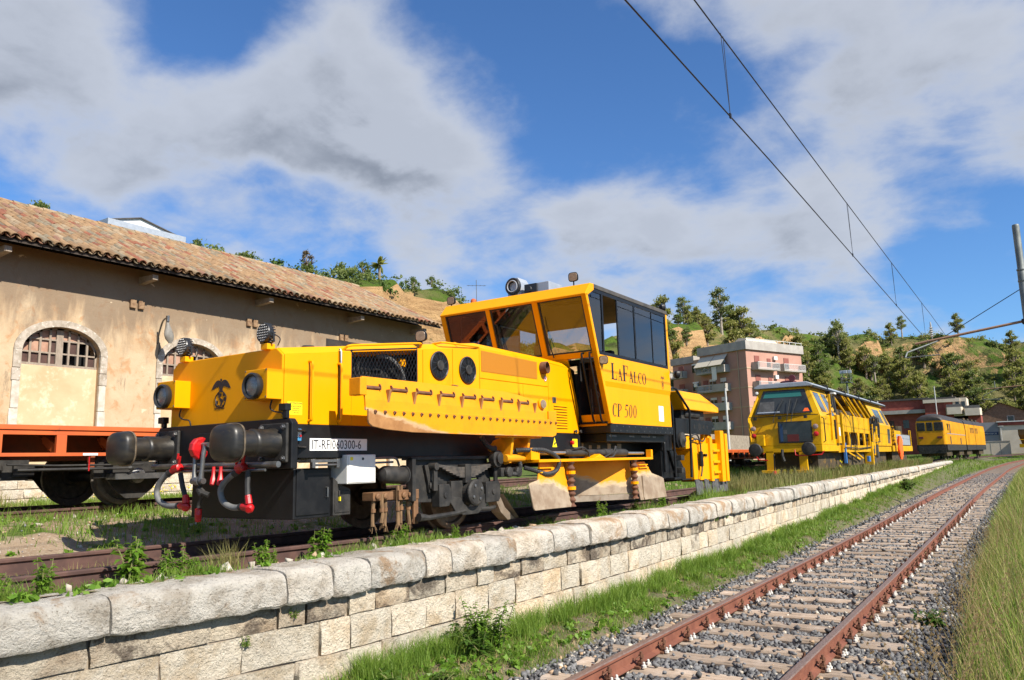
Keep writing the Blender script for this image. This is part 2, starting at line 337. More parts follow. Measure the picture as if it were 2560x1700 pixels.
mat('ballast_bed',(.035,.035,.037),(.075,.072,.07),rough=.95,ns=40,c3=(.16,.15,.14),n3=55,l3=.58,h3=.7,bump=1,bs=45,bd=.03,geo=True)
mat('grass_soil',(.10,.085,.045),(.17,.13,.085),rough=.95,ns=3,c3=(.07,.10,.02),n3=12,l3=.45,h3=.6,bump=.8,bs=30,bd=.03,geo=True)
def sheet(name,xs,ys,zf,mt,xf=None):
    V=[];nx=len(xs);ny=len(ys)
    X,Y=np.meshgrid(xs,ys)
    if xf is not None: X=xf(X,Y)
    Z=zf(X,Y); V=np.stack([X,Y,Z],-1).reshape(-1,3)
    i=np.arange(ny-1)[:,None]*nx+np.arange(nx-1)[None]; F=np.stack([i,i+1,i+nx+1,i+nx],-1).reshape(-1,4)
    o=np_mesh(name,V,F,mt,smooth=True); o['kind']='structure'; return o
ys=np.concatenate([np.arange(-14,16,.16),np.arange(16,60,.7),np.arange(60,330,5)])
wx=np.array([wallX(y) for y in ys])
xs=np.concatenate([-np.geomspace(90,6,26),np.arange(-5.9,1.6,.14)]); xs=xs-xs.max()
def yx(X,Y): w=np.interp(Y,ys,wx)-.30; return np.where(X>-7.6,X+w*(1-np.clip(-X/7.6,0,1)*0),X+w)
sheet('yard_ground',xs,ys,yardZ,'yard_soil',yx)
xs2=np.concatenate([np.arange(0,6,.15),np.geomspace(6,150,24)])
sheet('trackside_ground',xs2,ys,lowZ,['grass_soil'],lambda X,Y:X+np.interp(Y,ys,wx)-.28)
fg=sheet('far_ground',np.linspace(-3000,3000,9),np.linspace(-3000,3000,9),lambda X,Y:X*0-2.2,'grass_soil')

# ---- near track
def _sm(T):
    yy=np.linspace(TC_Y[0],TC_Y[-1],417); v=np.interp(yy,TC_Y,T); k=np.ones(25)/25
    return yy,np.convolve(np.pad(v,12,mode='edge'),k,'valid')
_ty,_tx=_sm(TC_X); _tz=_sm(TC_Z)[1]
def trk(y): return float(np.interp(y,_ty,_tx)),float(np.interp(y,_ty,_tz))
RP=[(-.065,0),(-.065,.010),(-.011,.028),(-.010,.105),(-.034,.118),(-.035,.140),(-.028,.150),(.028,.150),(.035,.140),(.034,.118),(.010,.105),(.011,.028),(.065,.010),(.065,0)]
def rail(name,pts,parent,mats,h=.15):
    """pts: top-of-rail centre line"""
    mb=MB(); secs=[]
    for i,p in enumerate(pts):
        a=pts[max(0,i-1)];b=pts[min(len(pts)-1,i+1)]; dx,dy=b[0]-a[0],b[1]-a[1]; L=math.hypot(dx,dy); nx,ny=dy/L,-dx/L
        secs.append([(p[0]+nx*u,p[1]+ny*u,p[2]-.15+w) for u,w in RP])
    mb.loft(secs); n=len(RP)
    mb.m=[1 if (k%n in(5,6,7)) else 0 for k in range((len(pts)-1)*n)]+[0,0]
    return mb.build(name,mats,parent)
T1=empty('railway_track',(0,0,0),label='rusty curved single railway track on grey ballast in the foreground',cat='track',kind='structure')
yy=np.concatenate([np.arange(-6,40,1.0),np.arange(40,200,4.)])
for s in (-1,1): rail('rail',[(trk(y)[0]+s*.75,y,trk(y)[1]) for y in yy],T1,['rail_rust','rail_head'])
def woodmat():
    m=bpy.data.materials.new('sleeper_wood'); m.use_nodes=True; g=NG(m.node_tree); M['sleeper_wood']=m
    tc=g.n('ShaderNodeTexCoord'); oi=g.n('ShaderNodeObjectInfo')
    v=g.n('ShaderNodeVectorMath',operation='ADD',i_0=g.n('ShaderNodeNewGeometry').outputs['Position'],i_1=oi.outputs['Location']).outputs[0]
    st=g.n('ShaderNodeVectorMath',operation='MULTIPLY',i_0=v,i_1=(1.2,26.,26.)).outputs[0]
    c=g.mix(g.sstep(g.noise(st,1.0,7,.65,.4),.35,.68),(.39,.305,.23),(.26,.195,.14))
    c=g.mix(g.sstep(g.noise(st,2.4,5,.7,.2),.60,.68),c,(.07,.05,.038))
    c=g.mix(g.sstep(g.noise(v,4,5,.6),.45,.75),c,(.45,.37,.30))
    c=g.n('ShaderNodeVectorMath',operation='SCALE',i_0=c,i_Scale=g.math('ADD',.8,g.math('MULTIPLY',oi.outputs['Random'],.4))).outputs[0]
    b=g.n('ShaderNodeBsdfPrincipled',i_Base_Color=c,i_Roughness=.85); b.inputs['Specular IOR Level'].default_value=.2
    g.set(b.inputs['Normal'],g.n('ShaderNodeBump',i_Strength=.7,i_Distance=.012,i_Height=g.noise(st,1.6,7,.7,.3)).outputs[0])
    g.n('ShaderNodeOutputMaterial',i_0=b.outputs[0])
woodmat()
mat('white_clip',(.62,.60,.55),(.45,.42,.37),rough=.8,ns=30)
slp=[]
for k in range(5):
    r=random.Random(k); mb=MB(); secs=[]
    xsn=np.linspace(-1.3,1.3,9)
    for x in xsn:
        w=.12+r.uniform(-.006,.006); t=r.uniform(-.008,.004); e=.012
        y0=r.uniform(-.006,.006)
        secs.append([(x,y0-w,-.16),(x,y0-w,t-.02),(x,y0-w+.02,t),(x,y0+w-.02,t+r.uniform(-.006,.006)),(x,y0+w,t-.02),(x,y0+w,-.16)])
    mb.loft(secs); o=mb.build('sleeper','sleeper_wood'); slp.append(o.data); bpy.data.objects.remove(o)
def chair_mesh():
    mb=MB(); mb.box(-.10,.10,-.085,.085,0,.018)           # base plate
    for s in (-1,1):
        mb.mi=0; mb.box(min(s*.066,s*.100),max(s*.066,s*.100),-.045,.045,.018,.045)   # clip foot
        mb.add([(s*.045,-.03,.03),(s*.095,-.03,.050),(s*.095,.03,.050),(s*.045,.03,.03),(s*.05,-.025,.055),(s*.09,-.025,.075),(s*.09,.025,.075),(s*.05,.025,.055)],[(0,1,2,3),(4,7,6,5),(0,4,5,1),(1,5,6,2),(2,6,7,3),(3,7,4,0)])
        mb.cyl((s*.078,0,.05),(s*.078,0,.135),.013,n=6); mb.cyl((s*.078,0,.085),(s*.078,0,.110),.026,n=6)
        mb.tube([(s*.05,-.07,.075),(s*.07,-.03,.095),(s*.078,0,.09),(s*.07,.03,.095),(s*.05,.07,.075)],.009,5)
        mb.mi=1
        for q in (-.05,.05): mb.lathe([(.024,0),(.022,.02),(.012,.024),(.012,.045),(.004,.05)],(s*.125,q,.012),n=7)
    return mb
o=chair_mesh().build('rail_chair',['rust','white_clip']); chair_me=o.data; bpy.data.objects.remove(o)
y=.05;k=0; far=MB(); r=random.Random(3)
while y<185:
    x,z=trk(y); a=math.atan2(trk(y+.5)[0]-trk(y-.5)[0],1.0)
    if y<44:
        s=inst('sleeper',slp[k%5],T1,(x+r.uniform(-.03,.03),y,z-.157+r.uniform(-.006,.006)),(r.uniform(-.02,.02),r.uniform(-.006,.006),-a+r.uniform(-.02,.02)+(math.pi if r.random()<.5 else 0)))
        if y<26:
            for q in (-.75,.75): inst('rail_chair',chair_me,s,(q,0,.003),(0,0,r.uniform(-.05,.05)))
    else:
        far.box(x-1.3,x+1.3,y-.12,y+.12,z-.3,z-.163)
    y+=.6+r.uniform(-.02,.02);k+=1
f=far.build('distant_sleepers','sleeper_wood',T1); f['kind']='stuff'

# ---- ballast stones
def stones(name,X,Y,Z,S,mats,wts,parent=None,flat=.75):
    n=len(X); base=np.array([(-1,-1,-1),(1,-1,-1),(1,1,-1),(-1,1,-1),(-1,-1,1),(1,-1,1),(1,1,1),(-1,1,1)],float)*.62
    f=np.array([(0,2,1),(0,3,2),(4,5,6),(4,6,7),(0,1,5),(0,5,4),(1,2,6),(1,6,5),(2,3,7),(2,7,6),(3,0,4),(3,4,7)])
    P=base[None]*rng.uniform(.45,1.25,(n,8,3)); P*=rng.uniform(.7,1.3,(n,1,3)); P[:,:,2]*=flat
    ax=rng.normal(size=(n,3)); ax/=np.linalg.norm(ax,axis=1)[:,None]; an=rng.uniform(0,3.1,n)*.9
    c=np.cos(an)[:,None,None]; s=np.sin(an)[:,None,None]; A=ax[:,None,:]
    P=P*c+np.cross(np.broadcast_to(A,P.shape),P)*s+A*np.sum(A*P,-1,keepdims=True)*(1-c)
    P=P*np.asarray(S)[:,None,None]+np.stack([X,Y,Z],-1)[:,None,:]
    F=(f[None]+np.arange(n)[:,None,None]*8).reshape(-1,3)
    mi=np.repeat(rng.choice(len(mats),n,p=wts),12)
    o=np_mesh(name,P.reshape(-1,3),F,mats,parent,mi=mi); return o
mat('stone_grey',(.115,.115,.116),(.19,.187,.185),rough=.85,ns=8,c3=(.23,.22,.21),n3=40,l3=.6,h3=.8,geo=True)
mat('stone_dark',(.06,.059,.06),(.10,.098,.098),rough=.85,ns=8,geo=True)
mat('stone_white',(.47,.43,.36),(.36,.31,.245),rough=.85,ns=14,geo=True); mat('stone_tan',(.42,.29,.17),(.33,.23,.15),rough=.9,ns=12,geo=True)
def bal(n,y0,y1,s0,s1,pw):
    Y=y0+(y1-y0)*rng.uniform(0,1,n)**pw; tx=np.interp(Y,_ty,_tx); tz=np.interp(Y,_ty,_tz)
    u=rng.uniform(-1.62,1.85,n); u=np.where((np.abs(u)>1.42)&(rng.uniform(0,1,n)<.45),rng.uniform(-1.3,1.3,n),u)
    S=np.exp(rng.uniform(np.log(s0),np.log(s1),n)); e=np.abs(u)
    dz=-.195+rng.uniform(-.035,.022,n)-.05*np.clip((e-1.3)/.6,0,1)
    # stones seldom lie on top of a sleeper
    ph=((Y-.05)/.6)%1; on=((ph<.22)|(ph>.78))&(e<1.32); keep=~on|(rng.uniform(0,1,n)<.06)
    dz=np.where(on,dz+.04,dz)
    i=keep&(np.abs(e-.75)>.07); return (tx+u)[i],Y[i],(tz+dz)[i],S[i]
b1=bal(44000,.4,11,.021,.042,1.15); b2=bal(34000,10,62,.032,.06,1.3)
X,Yb,Z,S=[np.concatenate(q) for q in zip(b1,b2)]
ST=['stone_grey','stone_dark','stone_white','stone_tan']
o=stones('ballast_stones',X,Yb,Z,S,ST,[.60,.35,.03,.02]); tag(o,'loose dark grey ballast stones around the near track','ballast',kind='stuff')
i=rng.uniform(0,1,900); Yw=np.exp(rng.uniform(np.log(.8),np.log(30),900)); tx=np.interp(Yw,_ty,_tx); 
u=np.where(rng.uniform(0,1,900)<.5,rng.normal(-1.25,.3,900),rng.normal(1.25,.35,900))
o=stones('pale_stones',tx+u,Yw,np.interp(Yw,_ty,_tz)-.185-.07*np.clip(np.abs(u)-1.2,0,1),np.exp(rng.uniform(np.log(.016),np.log(.042),900)),['stone_white','stone_tan'],[.7,.3]); tag(o,'scattered pale limestone pebbles among the ballast','pebbles',kind='stuff')
sheet('ballast_bed',np.linspace(-1.75,2.1,14),np.concatenate([np.arange(-6,46,.5),np.arange(46,195,4.)]),lambda X,Y:np.interp(Y,_ty,_tz)-.225-.11*np.clip((np.abs(X-np.interp(Y,_ty,_tx)-.15)-1.35)/.5,0,1),'ballast_bed',lambda X,Y:X+np.interp(Y,_ty,_tx))

# ---- retaining wall: coping stones over three courses of blocks
def stonemat(name,base,alt,dark,lich,dk=.60):
    m=bpy.data.materials.new(name); m.use_nodes=True; g=NG(m.node_tree); M[name]=m
    oi=g.n('ShaderNodeObjectInfo'); v=g.n('ShaderNodeNewGeometry').outputs['Position']
    r=oi.outputs['Random']
    v2=g.n('ShaderNodeVectorMath',operation='ADD',i_0=v,i_1=g.n('ShaderNodeCombineXYZ',i_0=g.math('MULTIPLY',r,31.),i_1=0.0,i_2=g.math('MULTIPLY',r,17.)).outputs[0]).outputs[0]
    c=g.mix(g.sstep(g.noise(v2,3.5,6,.62,.3),.42,.66),base,alt)
    c=g.mix(g.math('MULTIPLY',g.sstep(g.noise(v2,2.2,6,.68,.4),dk,dk+.12),.85),c,dark)
    c=g.mix(g.math('MULTIPLY',g.sstep(g.noise(v2,22,6,.7,.2),.55,.64),.55),c,lich)
    c=g.mix(g.math('MULTIPLY',g.sstep(g.noise(v2,48,5,.75),.565,.66),.75),c,(.15,.115,.08))
    c=g.mix(g.math('MULTIPLY',g.math('MULTIPLY',g.math('MULTIPLY',r,r),.6),g.sstep(g.noise(v2,1.5,5,.6),.3,.7)),c,g.mix(1.0,c,(1.0,.80,.58),'MULTIPLY'))
    c=g.n('ShaderNodeVectorMath',operation='SCALE',i_0=c,i_Scale=g.math('ADD',.80,g.math('MULTIPLY',r,.26))).outputs[0]
    b=g.n('ShaderNodeBsdfPrincipled',i_Base_Color=c,i_Roughness=.92); b.inputs['Specular IOR Level'].default_value=.15
    h=g.math('ADD',g.math('MULTIPLY',g.noise(v2,16,7,.7),1.0),g.math('MULTIPLY',g.noise(v2,60,5,.7),.4))
    g.set(b.inputs['Normal'],g.n('ShaderNodeBump',i_Strength=1.0,i_Distance=.055,i_Height=h).outputs[0])
    g.n('ShaderNodeOutputMaterial',i_0=b.outputs[0])
stonemat('coping_stone',(.64,.60,.525),(.42,.37,.30),(.38,.245,.135),(.64,.61,.55),.525)
stonemat('wall_stone_stained',(.62,.54,.42),(.42,.33,.235),(.115,.09,.072),(.50,.43,.33),.49)
stonemat('wall_stone',(.74,.66,.53),(.58,.47,.33),(.20,.155,.12),(.68,.62,.52),.585)
WALL=empty('stone_wall',(2,0,-1.1),label='low pale limestone retaining wall with rounded coping beside the near track',cat='wall')
WO=Vector((2,0,-1.1))
def coping(y0,y1,k,nseg,rr):
    mb=MB(); secs=[]; n=nseg
    prof=[(-.62,-.26),(-.63,-.05),(-.60,-.015),(-.45,.0),(-.28,.0),(-.12,-.002),(-.05,-.014),(-.014,-.042),(.0,-.08),(.008,-.19),(.005,-.255),(-.012,-.277),(-.14,-.28),(-.36,-.275)]
    bulge=rr.uniform(-.015,.02); tw=rr.uniform(-.01,.01); dz=rr.uniform(-.012,.012); cx=0
    for i in range(n+1):
        t=i/n; y=y0+.006+(y1-y0-.012)*t; e=min(t,1-t)*(y1-y0)
        sh=.009*math.exp(-e/.012); xw=wallX(y)+bulge+tw*(t-.5)*2
        sec=[]
        for (u,w) in prof:
            # pull in at the worn ends
            uu=u*(1-sh*1.2) - sh*.55 if u>-.3 else u
            ww=w*(1-sh*1.0)-(sh*.75 if w>-.14 else -sh*.75)
            q=noise.noise_vector(Vector((u*5+k*7.3,y*4.5,w*5)))*.014+noise.noise_vector(Vector((u*14+k,y*13,w*14)))*.012
            sec.append((xw+uu+q.x*1.1-WO.x,y+q.y*.4*min(1,e/.05)-WO.y,ww-.005+dz+q.z-WO.z))
        secs.append(sec)
    mb.loft(secs); o=mb.build('coping_stone','coping_stone',WALL,smooth=True)
    return o
ed=[-4.2,-3.0,-1.43,-.075,.366,.806,1.536,1.91,2.465,3.0]; rr=random.Random(11)
while ed[-1]<72: ed.append(ed[-1]+rr.uniform(.5,1.1)*(1 if ed[-1]<20 else 1.15))
cfar=MB()
for k in range(len(ed)-1):
    if ed[k]<46: coping(ed[k],ed[k+1],k,26 if ed[k]<3 else (14 if ed[k]<9 else 6),rr)
    else:
        a,b=ed[k]+.01,ed[k+1]-.01; w=wallX(a)
        cfar.prism([(w-.6,-.27),(w-.6,-.02),(w-.12,-.02),(w,-.11),(w-.01,-.25)],'y',a,b)
f=cfar.build('distant_coping','coping_stone',WALL,bevel=.02,loc=tuple(-WO)); f['kind']='stuff'
bv=[]
for k in range(8):
    rk=random.Random(50+k); N=5; vs=[];fs=[]
    for i in range(N):
        for j in range(4):
            u=-.5+i/(N-1); w=-.5+j/3; edge=(i in(0,N-1))+(j in(0,3))
            vs.append((.5-.014*edge+rk.uniform(-.035,.02)*(1 if not edge else .4),u+(rk.uniform(-.012,.012)),w+rk.uniform(-.02,.02)))
    for i in range(N-1):
        for j in range(3): a=i*4+j; fs.append((a,a+4,a+5,a+1))
    b=len(vs); ring=[i*4 for i in range(N)]+[(N-1)*4+j for j in (1,2,3)]+[i*4+3 for i in range(N-2,-1,-1)]+[2,1]
    vs+=[(-.5,vs[q][1],vs[q][2]) for q in ring]; n=len(ring)
    fs+=[(ring[q],b+q,b+(q+1)%n,ring[(q+1)%n]) for q in range(n)]
    mb=MB(); nf=(N-1)*3; L0=len(vs); vs+=[vs[q] for q in ring]; fs=fs[:nf]+[(L0+q,b+q,b+(q+1)%n,L0+(q+1)%n) for q in range(n)]; mb.add(vs,fs); o=mb.build('block','wall_stone',smooth=True,fix=False); o.modifiers.clear(); bv.append(o.data); bpy.data.objects.remove(o)
bs_=[]
for q in bv:
    m2=q.copy(); m2.materials.clear(); m2.materials.append(M['wall_stone_stained']); bs_.append(m2)
courses=[(-.285,-.475),(-.48,-.757),(-.762,-1.10),(-1.105,-1.30)]
bl=[]
known={0:[-4,-3.2,-2.3,-1.5,-.62,-.05,.2,.622,.935,1.382,1.899,2.404],1:[-4,-2.9,-1.9,-1.0,-.35,.342,.653,1.14,1.608,2.05,2.6,3.102],2:[-4,-3,-2,-.9,.1,1.0,2.0]}
for c,(zt,zb) in enumerate(courses[:3]):
    e=list(known[c])
    while e[-1]<71: e.append(e[-1]+rr.uniform(.28,.66)*(1 if e[-1]<22 else 1.2))
    for a,b in zip(e[:-1],e[1:]): bl.append((a,b,zb,zt,c))
bl.sort(key=lambda q:q[0]); wf=MB(); cnt=0
for (a,b,zb,zt,c) in bl:
    m=(a+b)/2; low=float(lowZ(wallX(m)+.1,m))
    if zt<low-.05: continue
    w=wallX(m)-.075+.018*(c==2); sk=math.atan((wallX(b)-wallX(a))/(b-a))
    if cnt<300:
        inst('block',(bs_ if c==0 and rr.random()<.8 else bv)[rr.randrange(8)],WALL,(w-.2-WO.x+rr.uniform(-.012,.012),m-WO.y,(zt+zb)/2-WO.z),(rr.uniform(-.012,.012),rr.uniform(-.02,.02),-sk+rr.uniform(-.015,.015)),(.4,b-a-.012,zt-zb-.008)); cnt+=1
    else: wf.box(w-.4,w+rr.uniform(-.008,.008),a+.008,b-.008,zb+.004,zt-.004)
f=wf.build('distant_blocks','wall_stone',WALL,loc=tuple(-WO)); f['kind']='stuff'
co=MB()
yw=list(np.arange(-4.2,72,1.2))
for a,b in zip(yw[:-1],yw[1:]):
    wa,wb=wallX(a)-.11,wallX(b)-.11
    co.add([(wa-.4,a,-1.35),(wa,a,-1.35),(wb,b,-1.35),(wb-.4,b,-1.35),(wa-.4,a,-.26),(wa,a,-.26),(wb,b,-.26),(wb-.4,b,-.26)],[(4,5,6,7),(1,2,6,5),(0,1,5,4),(2,3,7,6)])
mat('mortar',(.20,.16,.12),(.29,.24,.18),rough=.95,ns=6,bump=.5,bs=30,geo=True)
co.build('mortar_core','mortar',WALL,loc=tuple(-WO),fix=False)

# ---- siding tracks under the machines and the wagon
def gx(y): return float(np.interp(y,[-14,60,75,95,112,140,180],[0,0,-.6,-.15,1.0,4.2,10.]))
T2=empty('siding_track',(0,0,0),label='siding track under the yellow machines, half buried in weeds',cat='track',kind='structure')
yy=np.concatenate([np.arange(-10,12,.8),np.arange(12,180,3.)])
for s in (-1,1): rail('rail',[(gx(y)+s*.752,y,railZ(y)) for y in yy],T2,['rail_yard','rail_yard'])
sb=MB(); y=-9.8
while y<60: sb.box(-1.25,1.25,y-.12,y+.12,railZ(y)-.33,railZ(y)-.163); y+=.62
sb.build('buried_sleepers','sleeper_wood',T2)['kind']='stuff'
T3=empty('wagon_track',(0,0,0),label='siding track under the orange flat wagon beside the warehouse',cat='track',kind='structure')
for s in (-1,1): rail('rail',[(-5+s*.752,y,.335) for y in np.arange(-12,70,2.)],T3,['rail_yard','rail_yard'])
n=2600; Xs=rng.uniform(-7,1.3,n); Ys=rng.uniform(-3.5,9,n); m_=(np.abs(Xs-.75)>.08)&(np.abs(Xs+.75)>.08); Xs=Xs[m_];Ys=Ys[m_]
o=stones('yard_pebbles',Xs,Ys,yardZ(Xs,Ys)+.004,np.exp(rng.uniform(np.log(.010),np.log(.032),len(Xs))),['stone_white','stone_tan','stone_grey'],[.5,.38,.12]); tag(o,'small pale pebbles littering the bare yard soil','pebbles',kind='stuff')
n=60; Xs=np.concatenate([rng.uniform(.95,1.35,32),rng.uniform(-.55,.6,20),rng.uniform(-4,-1,8)]); Ys=np.concatenate([rng.uniform(-2.2,5,32),rng.uniform(-2.5,-.2,20),rng.uniform(-2,3,8)])
o=stones('yard_rocks',Xs,Ys,yardZ(Xs,Ys)+.02,np.exp(rng.uniform(np.log(.03),np.log(.075),n)),['stone_white','stone_tan'],[.8,.2]); tag(o,'pale limestone rocks lying by the siding rail','rocks',kind='stuff')
mat('steel_dark',(.05,.045,.04),(.10,.085,.07),rough=.6,ns=12,c3=(.20,.15,.10),n3=20,l3=.55,h3=.8)
mat('roof_grey',(.05,.045,.04),(.08,.07,.06),rough=.6,ns=4)
mat('worn_rim',(.16,.12,.075),(.06,.045,.03),rough=.5,ns=9); mat('led_grey',(.26,.26,.26),(.18,.18,.18),rough=.35,ns=40); mat('loco_roof',(.022,.018,.015),(.04,.033,.028),rough=.6,ns=3); mat('beacon_orange',(.55,.13,.03),rough=.3); mat('white_print',(.35,.35,.35),rough=.6); mat('rubber_grey',(.05,.05,.05),(.10,.10,.10),rough=.75,ns=14)
# ================================================================ the yellow ballast plough in front
LO=empty('ballast_plough',(0,0,0),label='large yellow ballast plough machine with raised cab and side blade, nearest the camera',cat='rail machine')
def cat_bezier(pts,n=8):
    """Catmull-Rom through pts"""
    P=[Vector(p) for p in pts]; P=[P[0]*2-P[1]]+P+[P[-1]*2-P[-2]]; out=[]
    for i in range(1,len(P)-2):
        for k in range(n):
            t=k/n; a,b,c,d=P[i-1],P[i],P[i+1],P[i+2]
            out.append(.5*((2*b)+(c-a)*t+(2*a-5*b+4*c-d)*t*t+(3*b-a-3*c+d)*t**3))
    out.append(P[-2]); return out
# -- frame and headstock
mb=MB(); mb.box(-.93,.93,.68,6.68,.90,1.238); mb.box(-.75,.75,6.6,12.2,.72,1.16); mb.box(-1.30,1.30,6.9,9.3,1.10,1.236)
mb.build('main_frame','black_paint',LO,bevel=.008)
mb=MB(); mb.prism([(-1.11,.80),(1.11,.80),(1.11,1.24),(1.07,1.285),(-1.07,1.285),(-1.11,1.24)],'y',.60,.68)
for z in (.86,1.00,1.16):
    mb.prism([(1.105,.66),(1.105,.69),(.935,.95),(.935,.69)],'z',z,z+.02)
mb.build('headstock','black_paint',LO,bevel=.012)
mb=MB(); mb.box(-.35,.35,.585,.60,.83,1.19); mb.build('hook_plate','black_paint',LO,bevel=.006)
for sx,zt in ((1.0,1.43),(-1.02,1.40)):
    mb=MB(); mb.box(sx-.02,sx+.04,.59,.63,1.285,zt); mb.box(sx-.06,sx+.045,.575,.645,zt-.07,zt); mb.build('lamp_bracket','black_paint',LO,bevel=.006)
# -- buffers
for s in (-1,1):
    B=MB(); x=s*.875; B.box(x-.20,x+.20,.565,.60,.86,1.24)
    b=B.build('buffer','black_dusty',LO,bevel=.012)
    C=MB(); C.lathe([(.118,.06),(.118,.30),(.124,.305),(.134,.32),(.134,.345),(.130,.36),(.132,.50),(.145,.565)],(x,.0,1.05),(0,1,0),28); C.build('casing','buffer_steel',b,smooth=True)
    H=MB(); secs=[]
    for (y,k) in ((.115,.72),(.112,.97),(.10,1.0),(.03,1.0),(.01,.975),(-.008,.90),(-.026,.74),(-.038,.50),(-.044,.22)):
        sec=[]
        for i in range(36):
            t=2*math.pi*i/36; c,sn=math.cos(t),math.sin(t); e=2/3.2
            sec.append((x+.195*k*math.copysign(abs(c)**e,c),y,1.05+.172*k*math.copysign(abs(sn)**e,sn)))
        secs.append(sec)
    H.loft(secs); H.build('buffer_head','buffer_steel',b,smooth=True)
    q=MB(); q.tube([(x+.196*math.copysign(abs(math.cos(t))**.625,math.cos(t)),.098,1.05+.173*math.copysign(abs(math.sin(t))**.625,math.sin(t))) for t in np.linspace(0,2*math.pi,41)[:-1]],.010,6,closed=True); q.build('worn_rim','worn_rim',b,smooth=True)
    for dx in (-.16,.16):
        for dz in (-.15,.15):
            q=MB(); q.lathe([(.028,0),(.028,.016),(.018,.017),(.016,.03)],(x+dx,.566,1.05+dz),(0,-1,0),6); q.build('bolt','steel_grey',b)
# -- draw hook and screw coupling
mb=MB(); hk=[(-.035,1.10),(-.01,1.135),(-.055,1.15),(-.125,1.13),(-.17,1.075),(-.18,1.01),(-.15,.945),(-.09,.905),(-.02,.91),(.01,.95),(.015,1.00),(-.03,1.005),(-.06,1.015),(-.065,1.05)]
mb.prism([(y*.95+.45,1.03+(z-1.03)*.92) for (y,z) in hk],'x',-.038,.038)
h=mb.build('draw_hook','red_paint',LO,bevel=.018,seg=3); h.location.x=-.02
mb=MB(); mb.box(-.05,.03,.50,.60,.98,1.05); mb.build('hook_shank','black_dusty',LO,bevel=.01)
for dx in (-.075,.055):
    mb=MB(); mb.tube([(dx,.40,1.06),(dx*1.0,.38,.98),(dx*.95,.37,.80),(dx*.75,.37,.70)],[.028,.024,.022,.034],10); mb.build('coupling_link','steel_grey',LO,smooth=True)
mb=MB(); mb.cyl((-.10,.37,.70),(.09,.37,.70),.03,n=12); mb.cyl((-.13,.40,1.06),(.11,.40,1.06),.026,n=12); mb.lathe([(.045,-.03),(.05,0),(.045,.03)],(0,.37,.70),(1,0,0),12); mb.build('coupling_pin','steel_grey',LO,smooth=True)
mb=MB(); mb.tube(cat_bezier([(0,.37,.68),(.03,.38,.63),(.07,.40,.58),(.02,.40,.53),(-.02,.40,.47),(-.02,.40,.42)]),.018,7); mb.cyl((.03,.37,.60),(.11,.42,.56),.028,n=8); mb.cyl((.0,.38,.62),(.06,.38,.565),.033,n=8); mb.build('coupling_screw','black_dusty',LO,smooth=True)
mb=MB(); mb.lathe([(.02,0),(.034,-.01),(.034,-.06),(.036,-.065),(.034,-.07),(.03,-.125),(.012,-.135)],(-.022,.40,.43),(0,0,1),12); mb.build('screw_weight','red_paint',LO,smooth=True)
# -- air hoses
def hose(pts,head,cock,top):
    g=MB(); g.tube(cat_bezier(pts,6),.030,12); ho=g.build('air_hose','hose_grey',LO,smooth=True)
    for a,b_ in ((0,1),(-1,-2)):
        c=MB(); p=Vector(pts[a]); q=Vector(pts[b_]); d=(q-p).normalized(); c.cyl(p-d*.01,p+d*.05,.035,n=12); c.build('hose_clamp','black_rubber',ho,smooth=True)
    hd=MB(); p=Vector(pts[-1]); d=(Vector(head)-p).normalized()
    hd.cyl(p-d*.01,p+d*.07,.036,.040,n=12); hd.lathe([(.025,-.03),(.042,-.02),(.044,.02),(.028,.035)],p+d*.09+Vector((0,0,-.005)),(.5,-.7,-.35),12); hd.box(p.x+.05,p.x+.09,p.y-.02,p.y+.02,p.z,p.z+.10)
    hd.build('coupling_head','red_paint',ho,smooth=True)
    k=MB(); a=Vector(cock); p0=Vector(pts[0]); k.cyl(a+Vector((0,.15,.01)),a,.030,n=10); k.cyl(a,p0,.036,.034,n=10); k.lathe([(.035,-.055),(.042,-.05),(.042,.05),(.035,.055)],a,(1,0,.15),10); k.tube([a+Vector((.03,0,.03)),a+Vector((.02,-.01,.10)),a+Vector((top[0]-a.x,-.01,top[2]-a.z))],.012,6); k.tube([a,a+Vector((.05,-.01,.05)),a+Vector((.07,-.015,.12))],.013,6)
    k.build('air_cock','red_paint',ho,smooth=True)
    return ho
hose([(-.54,.42,.80),(-.63,.41,.755),(-.715,.40,.68),(-.755,.40,.59),(-.70,.40,.497),(-.55,.41,.449),(-.35,.42,.452)],(-.24,.42,.445),(-.46,.43,.835),(-.43,.42,.985))
hose([(.545,.42,.785),(.45,.41,.735),(.36,.40,.665),(.326,.40,.585),(.383,.40,.49),(.515,.41,.443),(.655,.42,.452)],(.76,.42,.442),(.585,.43,.825),(.52,.43,.86))
for (x0,z0,x1,z1) in ((-.41,.78,-.272,.53),(.684,.79,.716,.53)):
    mb=MB(); mb.tube([(x0,.44,z0),((x0+x1)/2-.01,.43,(z0+z1)/2),(x1,.42,z1)],.026,8); st=mb.build('hose_hanger','black_rubber',LO,smooth=True)
    mb=MB(); mb.tube([(x1,.42,z1+.03),(x1+.02,.42,z1-.05)],[.03,.034],8); mb.build('hanger_end','red_paint',st,smooth=True)
for x in (.132,.246):
    mb=MB(); mb.tube([(x,.45,.84),(x,.45,.76),(x+.01,.44,.71),(x+.02,.42,.66)],[.016,.02,.03,.022],8); mb.build('isolating_cock','red_paint',LO,smooth=True)
mb=MB(); mb.cyl((-1.0,.50,.855),(1.05,.50,.845),.03,n=10); mb.cyl((-.7,.47,.80),(.9,.47,.795),.014,n=8); mb.build('brake_pipe','steel_grey',LO,smooth=True)
